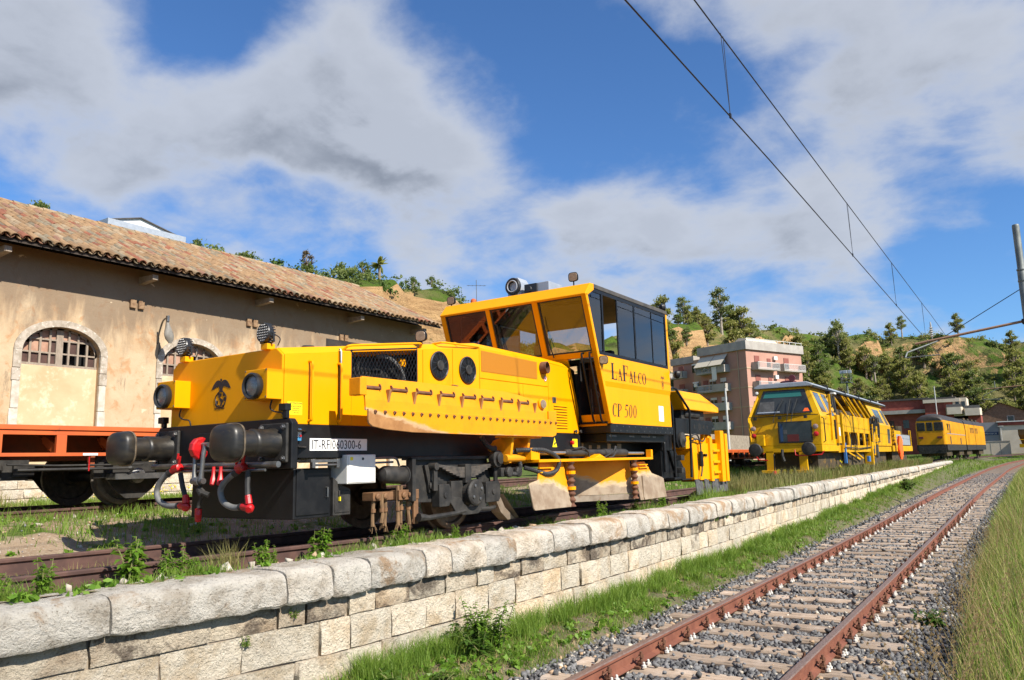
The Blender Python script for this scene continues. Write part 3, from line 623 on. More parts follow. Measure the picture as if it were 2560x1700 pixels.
# -- toolbox below the headstock, side lockers
mb=MB(); mb.prism([(-.835,.87),(.835,.87),(.835,1.37),(-.835,1.37)],'z',.295,.80); mb.build('tool_box','black_paint',LO,bevel=.008)
mb=MB(); mb.box(.836,.848,.90,1.34,.33,.79)
dd=mb.build('locker_door','black_paint',LO,bevel=.006)
mb=MB(); mb.tube([(.85,1.29,.50),(.875,1.29,.50),(.875,1.29,.60),(.85,1.29,.60)],.008,6); mb.build('door_handle','steel_grey',dd,smooth=True)
mb=MB(); mb.prism([(1.38,.30),(1.63,.30),(1.63,.57),(1.47,.63),(1.38,.70)],'x',.45,.86); lk=mb.build('side_locker','black_dusty',LO,bevel=.008)
mb=MB(); mb.box(.861,.869,1.40,1.61,.33,.555); mb.box(.87,.885,1.44,1.455,.50,.56); mb.build('locker_lid','black_dusty',lk,bevel=.004)
mb=MB(); mb.box(.86,.892,1.443,1.458,.452,.495); mb.build('padlock','sign_yellow',lk)
mb=MB(); mb.box(.70,1.0,1.44,1.868,.625,.93); wb=mb.build('white_cabinet','white_paint',LO,bevel=.008)
mb=MB(); mb.box(1.001,1.008,1.455,1.853,.638,.917); mb.build('cabinet_lid','white_paint',wb,bevel=.003)
mb=MB(); mb.box(1.009,1.011,1.475,1.515,.87,.905); mb.build('cabinet_label','sign_yellow',wb)
mb=MB(); mb.lathe([(.014,0),(.014,.006)],(1.009,1.66,.885),(1,0,0),10); mb.build('cabinet_lock','black_rubber',wb)
mb=MB(); mb.box(.78,.98,.97,1.35,.855,.885); mb.cyl((.97,.98,.83),(.97,1.36,.83),.012,n=8); mb.box(.94,.985,.98,1.02,.80,.89); mb.box(.94,.985,1.31,1.35,.80,.89); mb.build('coupler_rack','steel_grey',LO,bevel=.004)
mb=MB(); mb.box(.931,.965,.78,.85,1.07,1.19); sw=mb.build('switch_box','print_blue',LO,bevel=.006)
mb=MB(); mb.box(.966,.97,.79,.84,1.11,1.16); mb.build('switch_plate','sign_white',sw); mb=MB(); mb.lathe([(.012,0),(.012,.012)],(.97,.825,1.12),(1,0,0),8); mb.build('switch_button','red_paint',sw)
# -- hood: roof, front, side panels
def zt(y): return float(np.interp(y,[.63,3.95,5.74,6.40,6.5],[2.0,2.425,2.395,2.365,2.36]))
mb=MB(); secs=[]
for y in (.655,1.38,2.2,2.76,3.36,3.95,4.8,5.74,6.38):
    z=zt(y); secs.append([(-.918,y,z-.075),(-.825,y,z),(.825,y,z),(.918,y,z-.075),(.80,y,z-.12),(-.80,y,z-.12)])
mb.loft(secs); mb.build('hood_roof','paint_yellow',LO,bevel=.01)
mb=MB(); mb.prism([(-.92,1.24),(.92,1.24),(.918,1.925),(.825,1.998),(-.825,1.998),(-.918,1.925)],'y',.63,.655); mb.build('hood_front','paint_yellow',LO,bevel=.010)
mb=MB(); mb.box(-.70,.70,.66,6.3,1.24,1.84); mb.box(-.70,.70,2.8,6.3,1.84,2.1); mb.build('engine_core','dark_void',LO)
mb=MB(); mb.prism([(.66,1.24),(6.65,1.24),(6.42,2.28),(6.38,2.29),(3.95,2.345),(.66,1.925)],'x',-.92,-.90); mb.build('hood_far_side','paint_yellow',LO)
mb=MB(); mb.add([(-.9,6.69,1.24),(.9,6.69,1.24),(.9,6.42,2.30),(-.9,6.42,2.30)],[(0,1,2,3)]); mb.build('hood_back','paint_yellow',LO,fix=False)
mb=MB(); mb.box(.90,.918,.656,1.36,1.235,1.25); G=.004
def panel(name,poly,m='paint_yellow',x0=.896,x1=.92,bev=.005): 
    q=MB(); q.prism(poly,'x',x0,x1); return q.build(name,m,LO,bevel=bev)
e=.075
def side(a,b,z0,z1=None): 
    top=[(b,zt(b)-e-.002),(a,zt(a)-e-.002)] if z1 is None else [(b,z1[1]),(a,z1[0])]
    return [(a,z0),(b,z0)]+top
panel('side_panel',side(.657,1.376,1.24))
# engine bay surround with mesh opening: top, bottom, front and rear strips
panel('bay_post',side(1.384,1.572,1.24)); panel('bay_post',side(2.664,2.768,1.24))
panel('bay_header',[(1.574,2.066),(2.662,2.204),(2.662,zt(2.662)-e-.002),(1.574,zt(1.574)-e-.002)])
panel('bay_apron',[(1.574,1.24),(2.662,1.24),(2.662,1.798),(1.574,1.660)])
mb=MB()
def on_mesh(a,b): 
    # clip a diagonal to the opening (sheared parallelogram): local u along y 0..1.09, w 0..0.397
    return None
U,Wd=1.088,.40
def wire(u0,w0,u1,w1):
    P=[]; 
    for (u,w) in ((u0,w0),(u1,w1)): P.append((.912,1.574+u,1.664+.126*u+w))
    mb.tube(P,.0042,4)
st=.058
k=-Wd/ .9
c=-.5
while c<U+.5:
    for sg in (1,-1):
        # line u = c + sg*t*0.62 , w=t
        t0,t1=0,Wd; lo,hi=0,Wd
        for _ in range(1):
            a=c; s_=sg*.62
            if s_>0: lo=max(0,(0-a)/s_); hi=min(Wd,(U-a)/s_)
            else: lo=max(0,(U-a)/s_); hi=min(Wd,(0-a)/s_)
        if hi-lo>.01: wire(c+sg*.62*lo,lo,c+sg*.62*hi,hi)
    c+=st
gm=mb.build('bay_mesh','black_paint',LO)
mb=MB()
for (u0,w0,u1,w1) in ((0,0,U,0),(0,Wd,U,Wd),(0,0,0,Wd),(U,0,U,Wd)): mb.tube([(.914,1.574+u0,1.664+.126*u0+w0),(.914,1.574+u1,1.664+.126*u1+w1)],.011,6)
mb.build('mesh_frame','black_paint',gm)
mb=MB(); mb.box(.701,.705,1.40,2.75,1.25,2.2); mb.box(.70,.82,1.62,2.2,1.66,1.86); mb.cyl((.78,1.80,1.75),(.78,1.80,2.02),.025,n=8)
for q in range(9): mb.box(.70,.84,1.62+q*.06,1.64+q*.06,1.84,1.90)
mb.build('engine_block','black_dusty',LO)
mb=MB(); pts=cat_bezier([(.80,2.08,2.06),(.82,2.25,2.06),(.82,2.42,1.98),(.80,2.54,1.86),(.78,2.58,1.74)],10); mb.tube(pts,[.024+.006*(i%2) for i in range(len(pts))],8); mb.build('engine_hose','hose_grey',LO)
mb=MB(); mb.box(.72,.80,2.50,2.60,1.98,2.08); mb.build('engine_bracket','paint_yellow',LO,bevel=.01)
# fan doors
def fan(yc,zc,r=.178):
    f=MB()
    n=40
    o_=[(yc+r*math.cos(2*math.pi*i/n),zc+r*math.sin(2*math.pi*i/n)) for i in range(n)]
    f.lathe([(r,0),(r+.004,.022),(r-.012,.03),(r-.02,.022),(r-.022,.004)],(.915,yc,zc),(1,0,0),n)
    for q in np.linspace(.075,r-.03,7):
        f.tube([(.940,yc+q*math.cos(2*math.pi*i/28),zc+q*math.sin(2*math.pi*i/28)) for i in range(28)],.0026,4,closed=True)
    for i in range(10):
        a=2*math.pi*i/10+.2; f.tube([(.938,yc+.06*math.cos(a),zc+.06*math.sin(a)),(.940,yc+r*.97*math.cos(a+.25),zc+r*.97*math.sin(a+.25))],.0055,4)
    fo=f.build('cooling_fan','lamp_black',LO)
    h=MB(); h.lathe([(.066,0),(.066,.028),(.058,.036),(.02,.038)],(.925,yc,zc),(1,0,0),20); h.build('fan_hub','black_dusty',fo,smooth=True)
    b=MB()
    for i in range(9):
        a=2*math.pi*i/9; a2=a+.42
        b.add([(.922,yc+.06*math.cos(a),zc+.06*math.sin(a)),(.932,yc+.06*math.cos(a2),zc+.06*math.sin(a2)),(.934,yc+.155*math.cos(a2),zc+.155*math.sin(a2)),(.922,yc+.155*math.cos(a-.05),zc+.155*math.sin(a-.05))],[(0,1,2,3)])
    b.build('fan_blades','black_paint',fo,fix=False)
    d=MB(); d.lathe([(r,0),(r,.002)],(.9205,yc,zc),(1,0,0),n); d.build('fan_shroud','dark_void',fo)
for a,b in ((2.776,3.358),(3.366,3.944)): panel('fan_door',side(a,b,1.24))
fan(3.08,2.03); fan(3.67,2.022)
mb=MB(); mb.tube([(.925,3.33,1.80),(.945,3.33,1.80),(.945,3.43,1.795),(.925,3.43,1.795)],.007,6); mb.build('fan_door_handle','steel_grey',LO)
panel('vent_frame',[(3.952,1.94),(5.738,1.94),(5.738,2.318),(3.952,2.348)]); panel('vent_grille',[(3.985,2.035),(5.415,2.035),(5.415,2.292),(3.985,2.318)],'paint_vent',.9202,.926,0)
panel('lower_panel',[(3.952,1.24),(5.02,1.24),(5.02,1.934),(3.952,1.934)]); panel('lower_panel',[(5.026,1.24),(5.738,1.24),(5.738,1.934),(5.026,1.934)])
panel('rear_panel',[(5.746,1.24),(6.69,1.24),(6.435,2.26),(6.41,2.285),(5.746,2.31)])
mb=MB(); mb.lathe([(.095,0),(.092,.10),(.082,.10),(.075,-.02)],(.915,5.575,2.215),(1,.15,.05),24); mb.build('exhaust_outlet','rust',LO,smooth=True)
mb=MB(); mb.lathe([(.076,0),(.076,.004)],(.93,5.578,2.216),(1,.15,.05),20); mb.build('exhaust_throat','dark_void',LO)
for q in range(9):
    mb=MB(); z=1.655-q*.042; mb.box(.9203,.927,5.885,6.29,z-.012,z-.004); mb.prism([(.9203,z-.004),(.936,z-.014),(.9203,z+.012)][::-1],'y',5.88,6.295) if False else None
    mb.build('louvre_slot','dark_void',LO)
    mb=MB(); mb.add([(.9205,5.885,z+.012),(.9205,6.29,z+.012),(.935,6.29,z-.003),(.935,5.885,z-.003),(.9205,5.885,z-.003),(.9205,6.29,z-.003)],[(0,1,2,3),(3,2,5,4),(0,3,4),(1,5,2)]); mb.build('louvre','paint_yellow',LO)
mb=MB(); mb.box(.9203,.93,5.85,5.95,1.70,1.79); mb.build('panel_lock','steel_grey',LO,bevel=.004); mb=MB(); mb.box(.9302,.935,5.88,5.925,1.72,1.77); mb.build('lock_barrel','black_rubber',LO,bevel=.003)
mb=MB(); mb.lathe([(.045,0),(.045,.002)],(.9203,5.655,2.06),(1,0,0),24); sk=mb.build('warning_sticker','sign_white',LO)
mb=MB(); mb.tube([(.924,5.655+.041*math.cos(a),2.06+.041*math.sin(a)) for a in np.linspace(0,6.28,24)[:-1]],.004,4,closed=True); mb.tube([(.9235,5.655-.028,2.06-.028),(.9235,5.655+.028,2.06+.028)],.0035,4); mb.build('sticker_ring','red_paint',sk)
mb=MB(); mb.box(.923,.924,5.64,5.675,2.045,2.075); mb.build('sticker_print','print_black',sk)
for (y,z) in ((6.50,1.27),(6.66,1.27)):
    mb=MB(); mb.lathe([(.016,0),(.018,.03),(.03,.04),(.022,.055)],(.92,y,z),(1,0,0),10); mb.build('panel_stop','black_rubber',LO)
# grab rails
for (y,z0,z1) in ((.97,1.275,1.885),(1.372,1.28,1.895)):
    mb=MB(); mb.tube(cat_bezier([(.91,y,z0),(.95,y,z0+.005),(.975,y,z0+.04),(.975,y,(z0+z1)/2),(.975,y,z1-.04),(.95,y,z1-.005),(.91,y,z1)],5),.0135,8); mb.build('grab_rail','paint_yellow',LO,smooth=True)
mb=MB(); mb.tube([(.86,1.47,2.045),(.93,1.50,2.10),(.945,1.55,2.115),(.945,2.66,2.262),(.93,2.74,2.27),(.86,2.76,2.20)],.014,8); mb.build('roof_rail','paint_yellow',LO,smooth=True)
mb=MB(); mb.tube([(.80,3.10,2.32),(.925,3.13,2.33),(.935,3.2,2.335),(.94,3.86,2.355),(.925,3.93,2.36),(.83,3.95,2.38)],.013,8); mb.tube([(.93,3.5,2.345),(.84,3.5,2.38)],.009,6); mb.build('roof_rail','paint_yellow',LO,smooth=True)
mb=MB(); mb.tube([(.92,1.395,2.06),(.94,1.395,2.03),(.94,1.395,1.70),(.94,1.395,1.30)],.012,8); mb.build('drain_pipe','steel_grey',LO,smooth=True)
for (x,y,z) in ((.35,1.15,2.085),): mb=MB(); mb.lathe([(.07,0),(.075,.02),(.06,.035),(.02,.04)],(.62,1.22,2.07),(0,0,1),16); mb.build('filler_cap','black_rubber',LO,smooth=True)
# -- front lamps in square housings
for s in (-1,1):
    x=s*.75+ (.0 if s<0 else .0); mb=MB(); xa,xb=(x-.20,x+.17) if s<0 else (x-.20,x+.165)
    mb.box(x-.165,x+.175,.445,.632,1.475,1.77); lh=mb.build('headlamp','paint_yellow',LO,bevel=.006)
    c=Vector((x-.005,.447,1.605))
    r_=MB(); r_.lathe([(.125,0),(.132,.012),(.132,.05),(.118,.066),(.104,.055),(.102,.02)],c,(0,-1,0),32); r_.build('lamp_rim','lamp_black',lh,smooth=True)
    r_=MB(); r_.lathe([(.104,0),(.104,.03),(.07,.043),(.03,.048),(.005,.049)],c,(0,-1,0),32); r_.build('lamp_lens','lens_glass',lh,smooth=True)
    for dx,dz in ((-.15,-.115),(.16,-.115),(-.15,.15),(.16,.15)):
        r_=MB(); r_.lathe([(.008,0),(.008,.005)],(x+dx,.445,1.61+dz),(0,-1,0),8); r_.build('screw','steel_grey',lh)
    r_=MB(); r_.tube(cat_bezier([(x+.06,.60,1.475),(x+.05,.59,1.40),(x+.10,.60,1.36),(x+.20,.60,1.345),(x+.23,.60,1.32),(x+.23,.61,1.285)]),.008,6); r_.build('lamp_cable','black_rubber',lh,smooth=True)
# round LED work lamps on the hood corners
for s in (-1,1):
    x=s*.683; mb=MB(); mb.box(x-.04,x+.06,.58,.68,1.99,2.05); wl=mb.build('work_lamp','paint_yellow',LO,bevel=.004)
    c=Vector((x,.60,2.16)); r_=MB(); r_.lathe([(.05,-.055),(.085,-.045),(.098,-.02),(.102,.02),(.098,.032),(.09,.03)],c,(-.05,-1,.05),28)
    for i in range(20):
        a=2*math.pi*i/20; r_.cbox((c.x+.097*math.cos(a),c.y+.02,c.z+.097*math.sin(a)),(.012,.06,.012))
    r_.build('lamp_body','lamp_black',wl); r_=MB(); r_.lathe([(.092,0),(.092,.03)],c,(-.05,-1,.05),28); r_.build('lamp_face','lens_glass',wl)
    d=MB()
    for i in range(-3,4):
        for j in range(-3,4):
            if i*i+j*j<=10: d.lathe([(.010,0),(.008,.006),(.002,.008)],c+Vector((i*.026,-.031,j*.026)),(-.05,-1,.05),6)
    d.build('led_cluster','led_grey',wl)
    r_=MB(); r_.tube([(x+.1,.62,2.16),(x+.1,.63,2.07),(x+.03,.63,2.05)],.012,6); r_.tube([(x-.1,.62,2.16),(x-.1,.63,2.07),(x-.0,.63,2.05)],.012,6); r_.tube(cat_bezier([(x+.05,.66,2.16),(x+.13,.68,2.10),(x+.10,.68,2.03)]),.006,5); r_.build('lamp_yoke','lamp_black',wl,smooth=True)
def small_lamp(loc,d,name='flood_lamp',stalk=.10,k=1.0,parent=LO):
    c=Vector(loc); d=Vector(d).normalized(); mb=MB(); mb.tube([c-Vector((0,0,stalk)),c-Vector((0,0,.03))],.012,6); o=mb.build(name,'black_paint',parent)
    u=Vector((-d.y,d.x,0)).normalized(); w=u.cross(d)
    def ring(y,a,b): return [c+d*y+(u*math.copysign(abs(math.cos(t))**.6,math.cos(t))*a+w*math.copysign(abs(math.sin(t))**.6,math.sin(t))*b)*k for t in np.linspace(0,2*math.pi,21)[:-1]]
    q=MB(); q.loft([ring(-.06,.03,.03),ring(-.045,.06,.055),ring(.02,.075,.07),ring(.03,.072,.067)]); q.build('lamp_shell','black_paint',o,smooth=True)
    q=MB(); q.loft([ring(.028,.066,.061),ring(.034,.06,.055)]); q.build('lamp_glass','worn_lens',o)
    return o
mat('worn_lens',(.20,.14,.09),(.28,.20,.13),rough=.25,ns=20)
small_lamp((.93,2.735,2.36),(.25,-1,-.05)); small_lamp((1.50,6.50,2.375),(.55,-.8,-.15),stalk=.0)
# -- emblem, lettering, stickers
def flat(name,poly,mt,y,parent=LO): 
    q=MB(); q.prism(poly,'y',y-.0015,y); return q.build(name,mt,parent)
cx,cz=-.040,1.70
wing=[(0,.02),(.022,.035),(.045,.043),(.075,.040),(.105,.022),(.135,-.010),(.165,-.058),(.135,-.045),(.128,-.055),(.105,-.035),(.098,-.045),(.075,-.025),(.066,-.036),(.045,-.02),(.03,-.04),(.024,-.062),(.034,-.078),(.0,-.088)]
body=[(-p[0],p[1]) for p in wing[::-1] if p[0]>0]+wing
head=[(-.010,.03),(-.016,.046),(-.024,.044),(-.016,.055),(-.006,.058),(.008,.054),(.013,.04),(.012,.028)]
EM=flat('eagle_emblem',[(cx+a,cz+b) for a,b in body],'print_black',.6285); flat('eagle_head',[(cx+a,cz+b) for a,b in head],'print_black',.6283,EM)
q=MB(); gz=1.538
q.tube([(cx+.088*math.cos(t)*(1+.06*math.sin(5*t)),.6275,gz+.085*math.sin(t)) for t in np.linspace(0,6.28,40)[:-1]],.0065,4,closed=True); q.build('globe_ring','print_black',EM)
flat('globe_map',[(cx+a,gz+b) for a,b in ((-.055,.06),(-.02,.07),(.012,.055),(.0,.03),(-.012,.018),(.012,.008),(.04,-.005),(.035,-.035),(.012,-.07),(-.006,-.062),(.0,-.03),(-.02,0),(-.035,.022))],'print_black',.6284,EM)
for i,(a,b) in enumerate((((.05,.05)),((.062,.0)),((-.06,-.03)))): flat('globe_island',[(cx+a+.018*math.cos(t),gz+b+.022*math.sin(t)) for t in np.linspace(0,6.28,9)[:-1]],'print_black',.6284,EM)
text('company_lettering','Sata',.098,'print_black',EM,(cx-.10,.6278,1.437),(math.pi/2,0,0),1.05)
mb=MB(); mb.box(.9303,.9325,.985,1.80,.975,1.10); np_=mb.build('number_plate','sign_white',LO,bevel=.001)
text('plate_lettering','IT-RFI060300-6',.135,'print_black',np_,(.9332,1.005,.992),(math.pi/2,0,math.pi/2),.83)
mb=MB(); mb.box(.9203,.9215,.70,.888,1.33,1.46); sg=mb.build('warning_sign','sign_yellow',LO)
text('sign_title','ATTENZIONE',.026,'print_black',sg,(.922,.728,1.437),(math.pi/2,0,math.pi/2))
for i,t in enumerate(('E\' VIETATO SOSTARE','NEL RAGGIO','D\'AZIONE DELLA','MACCHINA')): text('sign_text',t,.017,'print_black',sg,(.922,.812,1.408-i*.021),(math.pi/2,0,math.pi/2),.8,'CENTER')
mb=MB(); mb.tube([(.922,.706,1.375),(.922,.748,1.375),(.922,.727,1.415)],.0025,4,closed=True); mb.build('sign_triangle','print_black',sg)
mb=MB(); mb.prism([(5.79,1.02),(5.93,1.02),(5.86,1.17)],'x',.9303,.9315); wt=mb.build('hazard_sticker','sign_yellow',LO); mb=MB(); mb.cyl((.9318,5.84,1.06),(.9318,5.88,1.085),.012,n=6); mb.build('hazard_mark','print_black',wt)
mb=MB(); mb.box(.9303,.9312,6.42,6.58,1.02,1.15); ins=mb.build('instruction_sticker','sign_yellow',LO)
for i in range(6): 
    mb=MB(); mb.box(.9313,.9316,6.44,6.56-.02*(i%3),1.035+i*.018,1.041+i*.018); mb.build('sticker_line','print_black',ins)
mb=MB(); mb.lathe([(.02,0),(.03,.01),(.03,.05),(.01,.06)],(.93,6.36,1.09),(1,0,0),10); mb.build('red_lamp','red_paint',LO)
# -- folded side blade
mb=MB(); secs=[]
for y in np.linspace(1.285,4.84,12):
    tp=1.722 if y<4.0 else 1.722-.10*(y-4.0)/.84
    secs.append([(1.36,y,tp),(1.385,y,1.60),(1.41,y,1.48),(1.418,y,1.37),(1.395,y,1.37),(1.388,y,1.48),(1.362,y,1.60),(1.335,y,tp)])
mb.loft(secs); BL=mb.build('side_blade','blade_paint',LO,bevel=.004)
mb=MB(); mb.prism([(1.298,1.385),(1.296,1.27),(1.305,1.235),(1.36,1.205),(1.55,1.178),(1.98,1.155),(3.2,1.146),(4.95,1.145),(5.03,1.165),(5.06,1.21),(5.065,1.512),(4.85,1.50),(4.85,1.385)],'x',1.419,1.445); mb.build('cutting_edge','blade_paint',BL,bevel=.005)
bm_=MB(); bm_.lathe([(.021,0),(.020,.012),(.009,.014),(.008,.028)],(0,0,0),(1,0,0),6); t=bm_.build('bolt','rust',BL); t.location=(1.445,1.388,1.356); bolt_me=t.data
for i in range(1,26): inst('bolt',bolt_me,BL,(1.445,1.388+i*(5.031-1.388)/25,1.356-.017*i/25))
hg=MB(); hg.cyl((-.006,-.11,0),(-.006,.11,0),.015,n=8); hg.mi=1; hg.box(-.025,-.008,-.12,.12,-.02,.02)
for q in (-.125,.113): hg.mi=0; hg.prism([(-.02,-.018),(.012,-.018),(.012,.02),(-.004,.045),(-.02,.045)],'y',q,q+.012)
t=hg.build('hinge',['rust','brown_inside'],BL); t.location=(1.398,1.397,1.607); hm=t.data
for y in (1.81,2.23,2.65,3.07,3.46,3.89,4.28): inst('hinge',hm,BL,(1.40,y,1.607-.006*(y-1.4)))
wd=MB(); wd.prism([(0,0),(.05,.0),(.004,-.185)],'y',-.016,.016); t=wd.build('gusset','blade_paint',BL); t.location=(1.395,1.626,1.60); wm=t.data
for y in (2.04,2.47,2.90,3.29,3.72,4.14,4.54): inst('gusset',wm,BL,(1.395,y,1.60))
mb=MB(); mb.box(1.27,1.43,1.19,1.284,1.52,1.70); mb.build('end_plate','blade_paint',BL,bevel=.008)
mb=MB(); mb.lathe([(.072,0),(.076,.03),(.066,.045)],(1.385,4.735,1.593),(1,-.1,0),24); lp=mb.build('side_marker','paint_yellow',BL,smooth=True); mb=MB(); mb.lathe([(.062,0),(.06,.012),(.02,.018)],(1.43,4.731,1.593),(1,-.1,0),24); mb.build('marker_lens','worn_lens',lp,smooth=True)
mb=MB(); 
for y in (4.05,4.45): mb.prism([(.95,.98),(1.22,.78),(1.30,.80),(1.36,1.14),(1.30,1.16),(1.05,1.10)],'y',y,y+.05)
mb.cyl((1.28,3.98,.86),(1.28,4.58,.86),.05,n=14); mb.box(1.18,1.38,3.9,4.75,1.125,1.15); mb.build('blade_arm','paint_yellow_dusty',LO,bevel=.006)
mb=MB(); mb.lathe([(.10,0),(.11,.03),(.11,.09),(.07,.10),(.07,.13),(.03,.14)],(1.12,3.93,.86),(1,0,0),20); mb.build('pivot_hub','black_dusty',LO,smooth=True)
# -- wheelset, axlebox, springs
def wheel(x,y,r=.42,s=1,parent=LO,m='wheel_steel'):
    w=MB(); w.lathe([(.06,-.07),(.12,-.07),(.14,-.02),(r-.09,-.02),(r-.07,-.06),(r+.03,-.07),(r+.028,-.045),(r,-.04),(r-.004,.06),(r-.02,.07),(r-.07,.068),(r-.085,.03),(.15,.02),(.12,.08),(.06,.085)],(x,y,r),(s,0,0),36); return w.build('wheel',m,parent,smooth=True)
for y in (3.42,9.75):
    wheel(.76,y,s=1); wheel(-.76,y,s=-1); mb=MB(); mb.cyl((-.75,y,.42),(.75,y,.42),.08,n=12); mb.build('axle','black_dusty',LO)
mb=MB(); mb.prism([(2.36,.90),(3.90,.90),(3.98,.60),(3.98,.34),(3.72,.34),(3.72,.62),(3.12,.62),(3.12,.36),(2.86,.36),(2.44,.38),(2.36,.42)],'x',1.0,1.04); mb.box(.95,1.10,2.34,3.92,.86,.90); mb.box(1.04,1.12,2.34,2.40,.40,.89); mb.build('bogie_frame','black_dusty',LO,bevel=.006)
mb=MB(); mb.prism([(2.98,.36),(3.04,.30),(3.09,.235),(3.18,.215),(3.24,.185),(3.55,.185),(3.60,.215),(3.70,.24),(3.76,.34),(3.84,.38),(3.84,.42),(3.68,.42),(3.60,.32),(3.50,.275),(3.36,.275),(3.26,.32),(3.19,.40),(2.98,.42)],'x',1.12,1.15); mb.build('axle_guard','black_dusty',LO,bevel=.006)
mb=MB(); mb.box(1.0,1.11,3.06,3.68,.32,.60); mb.lathe([(.17,0),(.17,.02),(.15,.03),(.15,.13),(.165,.135),(.165,.16),(.14,.175),(.05,.18)],(1.06,3.42,.45),(1,0,0),26); ab=mb.build('axle_box','black_dusty',LO,bevel=.006)
for a in (.5,2.1,3.7,5.3):
    mb=MB(); mb.lathe([(.020,0),(.020,.014),(.008,.018)],(1.235,3.42+.095*math.cos(a),.45+.095*math.sin(a)),(1,0,0),10); mb.build('cover_bolt','steel_grey',ab)
LS=None
for i in range(8):
    mb=MB(); L=.62-.065*i; z=.80-.016*i; secs=[]
    for t in np.linspace(-1,1,9): 
        y=3.34+L*t; zz=z-.05*(1-(t*L/.62)**2)+.0; secs.append([(1.06,y,zz),(1.15,y,zz),(1.15,y,zz+.013),(1.06,y,zz+.013)])
    mb.loft(secs); mb.build('spring_leaf','steel_dark',LO)
mb=MB(); mb.box(1.05,1.165,3.28,3.40,.57,.80); mb.build('spring_buckle','black_dusty',LO,bevel=.006)
for y in (2.72,3.96):
    mb=MB(); mb.cyl((1.04,y,.78),(1.17,y,.78),.045,n=14); mb.prism([(y-.03,.78),(y+.03,.78),(y+.035,.50),(y-.035,.50)],'x',1.12,1.15); mb.build('spring_link','black_dusty',LO,smooth=False,bevel=.004)
for y0,y1 in ((2.76,2.98),(3.70,4.02)):
    mb=MB(); mb.prism([(y0,.57),(y1-.03,.57),(y1,.52),(y1,.36),(y1-.04,.31),(y0,.31)],'x',1.05,1.17); mb.cyl((1.17,(y0+y1)/2,.44),(1.185,(y0+y1)/2,.44),.035,n=12); mb.build('horn_block','black_dusty',LO,bevel=.012)
mb=MB(); mb.tube([(1.12,2.44,.215),(1.14,2.60,.20),(1.14,3.05,.215),(1.13,3.30,.235)],[.05,.03,.028,.028],8); mb.tube([(1.13,3.62,.24),(1.14,3.8,.23),(1.12,3.95,.24)],.026,8); mb.build('horn_stay','black_dusty',LO,smooth=True)
mb=MB(); mb.lathe([(.045,0),(.05,.02),(.05,.06),(.03,.07)],(1.04,2.72,.56),(1,0,0),14); mb.prism([(2.60,.80),(2.66,.80),(2.74,.60),(2.72,.48),(2.68,.48),(2.66,.60)],'x',1.05,1.08); mb.build('brake_lever','black_dusty',LO,smooth=False)
mb=MB(); mb.lathe([(.02,-.22),(.075,-.20),(.098,-.15),(.10,.0),(.10,.13),(.095,.15),(.106,.155),(.106,.185),(.06,.20)],(.98,2.18,.70),(0,1,-.05),22); bc=mb.build('brake_cylinder','black_dusty',LO,smooth=True)
mb=MB(); mb.lathe([(.112,0),(.112,.03)],(.98,2.33,.695),(0,1,-.05),22); mb.build('cylinder_band','steel_grey',bc,smooth=True)
mb=MB(); mb.tube(cat_bezier([(.95,1.9,.89),(.96,2.1,.895),(.98,2.22,.88),(.99,2.26,.80)]),.013,7); mb.tube([(.95,1.88,.84),(.95,2.2,.845)],.012,6); mb.build('air_pipe','steel_grey',LO,smooth=True)
mb=MB(); mb.box(1.06,1.08,2.415,2.44,.40,.72); mb.build('marker_strip','sign_white',LO)
# rope brushes that sweep the rail
mb=MB(); mb.box(.86,1.03,1.80,2.12,.43,.52); mb.box(.86,1.06,2.18,2.52,.42,.53); mb.box(1.02,1.05,2.44,2.52,.14,.52); BR=mb.build('brush_bar','rope_bar',LO,bevel=.006)
for y in (1.86,1.98,2.25,2.36): mb=MB(); mb.lathe([(.035,0),(.035,.02),(.022,.03)],(1.03 if y<2.1 else 1.06,y,.475),(1,0,0),10); mb.build('brush_bolt','rope_bar',BR)
rr=random.Random(4)
for i,y in enumerate((1.85,1.94,2.04,2.20,2.30,2.38,2.42,2.47)):
    mb=MB(); x=.98+.04*(i%2); z1=.12+rr.uniform(-.02,.05); mb.tube([(x,y,.58 if i>2 else .50),(x,y,.40),(x+rr.uniform(-.01,.01),y+rr.uniform(-.01,.01),.28),(x,y+rr.uniform(-.015,.015),z1+.04)],[.022,.024,.02,.024],7)
    for k in range(6): mb.tube([(x,y,z1+.09),(x+rr.uniform(-.04,.04),y+rr.uniform(-.05,.05),z1+rr.uniform(-.04,.01))],.004,4)
    ro=mb.build('rope_brush','rope',LO,smooth=True); mb=MB(); mb.cyl((x,y,.305),(x,y,.345),.028,n=8); mb.build('rope_clamp','rope_bar',ro)
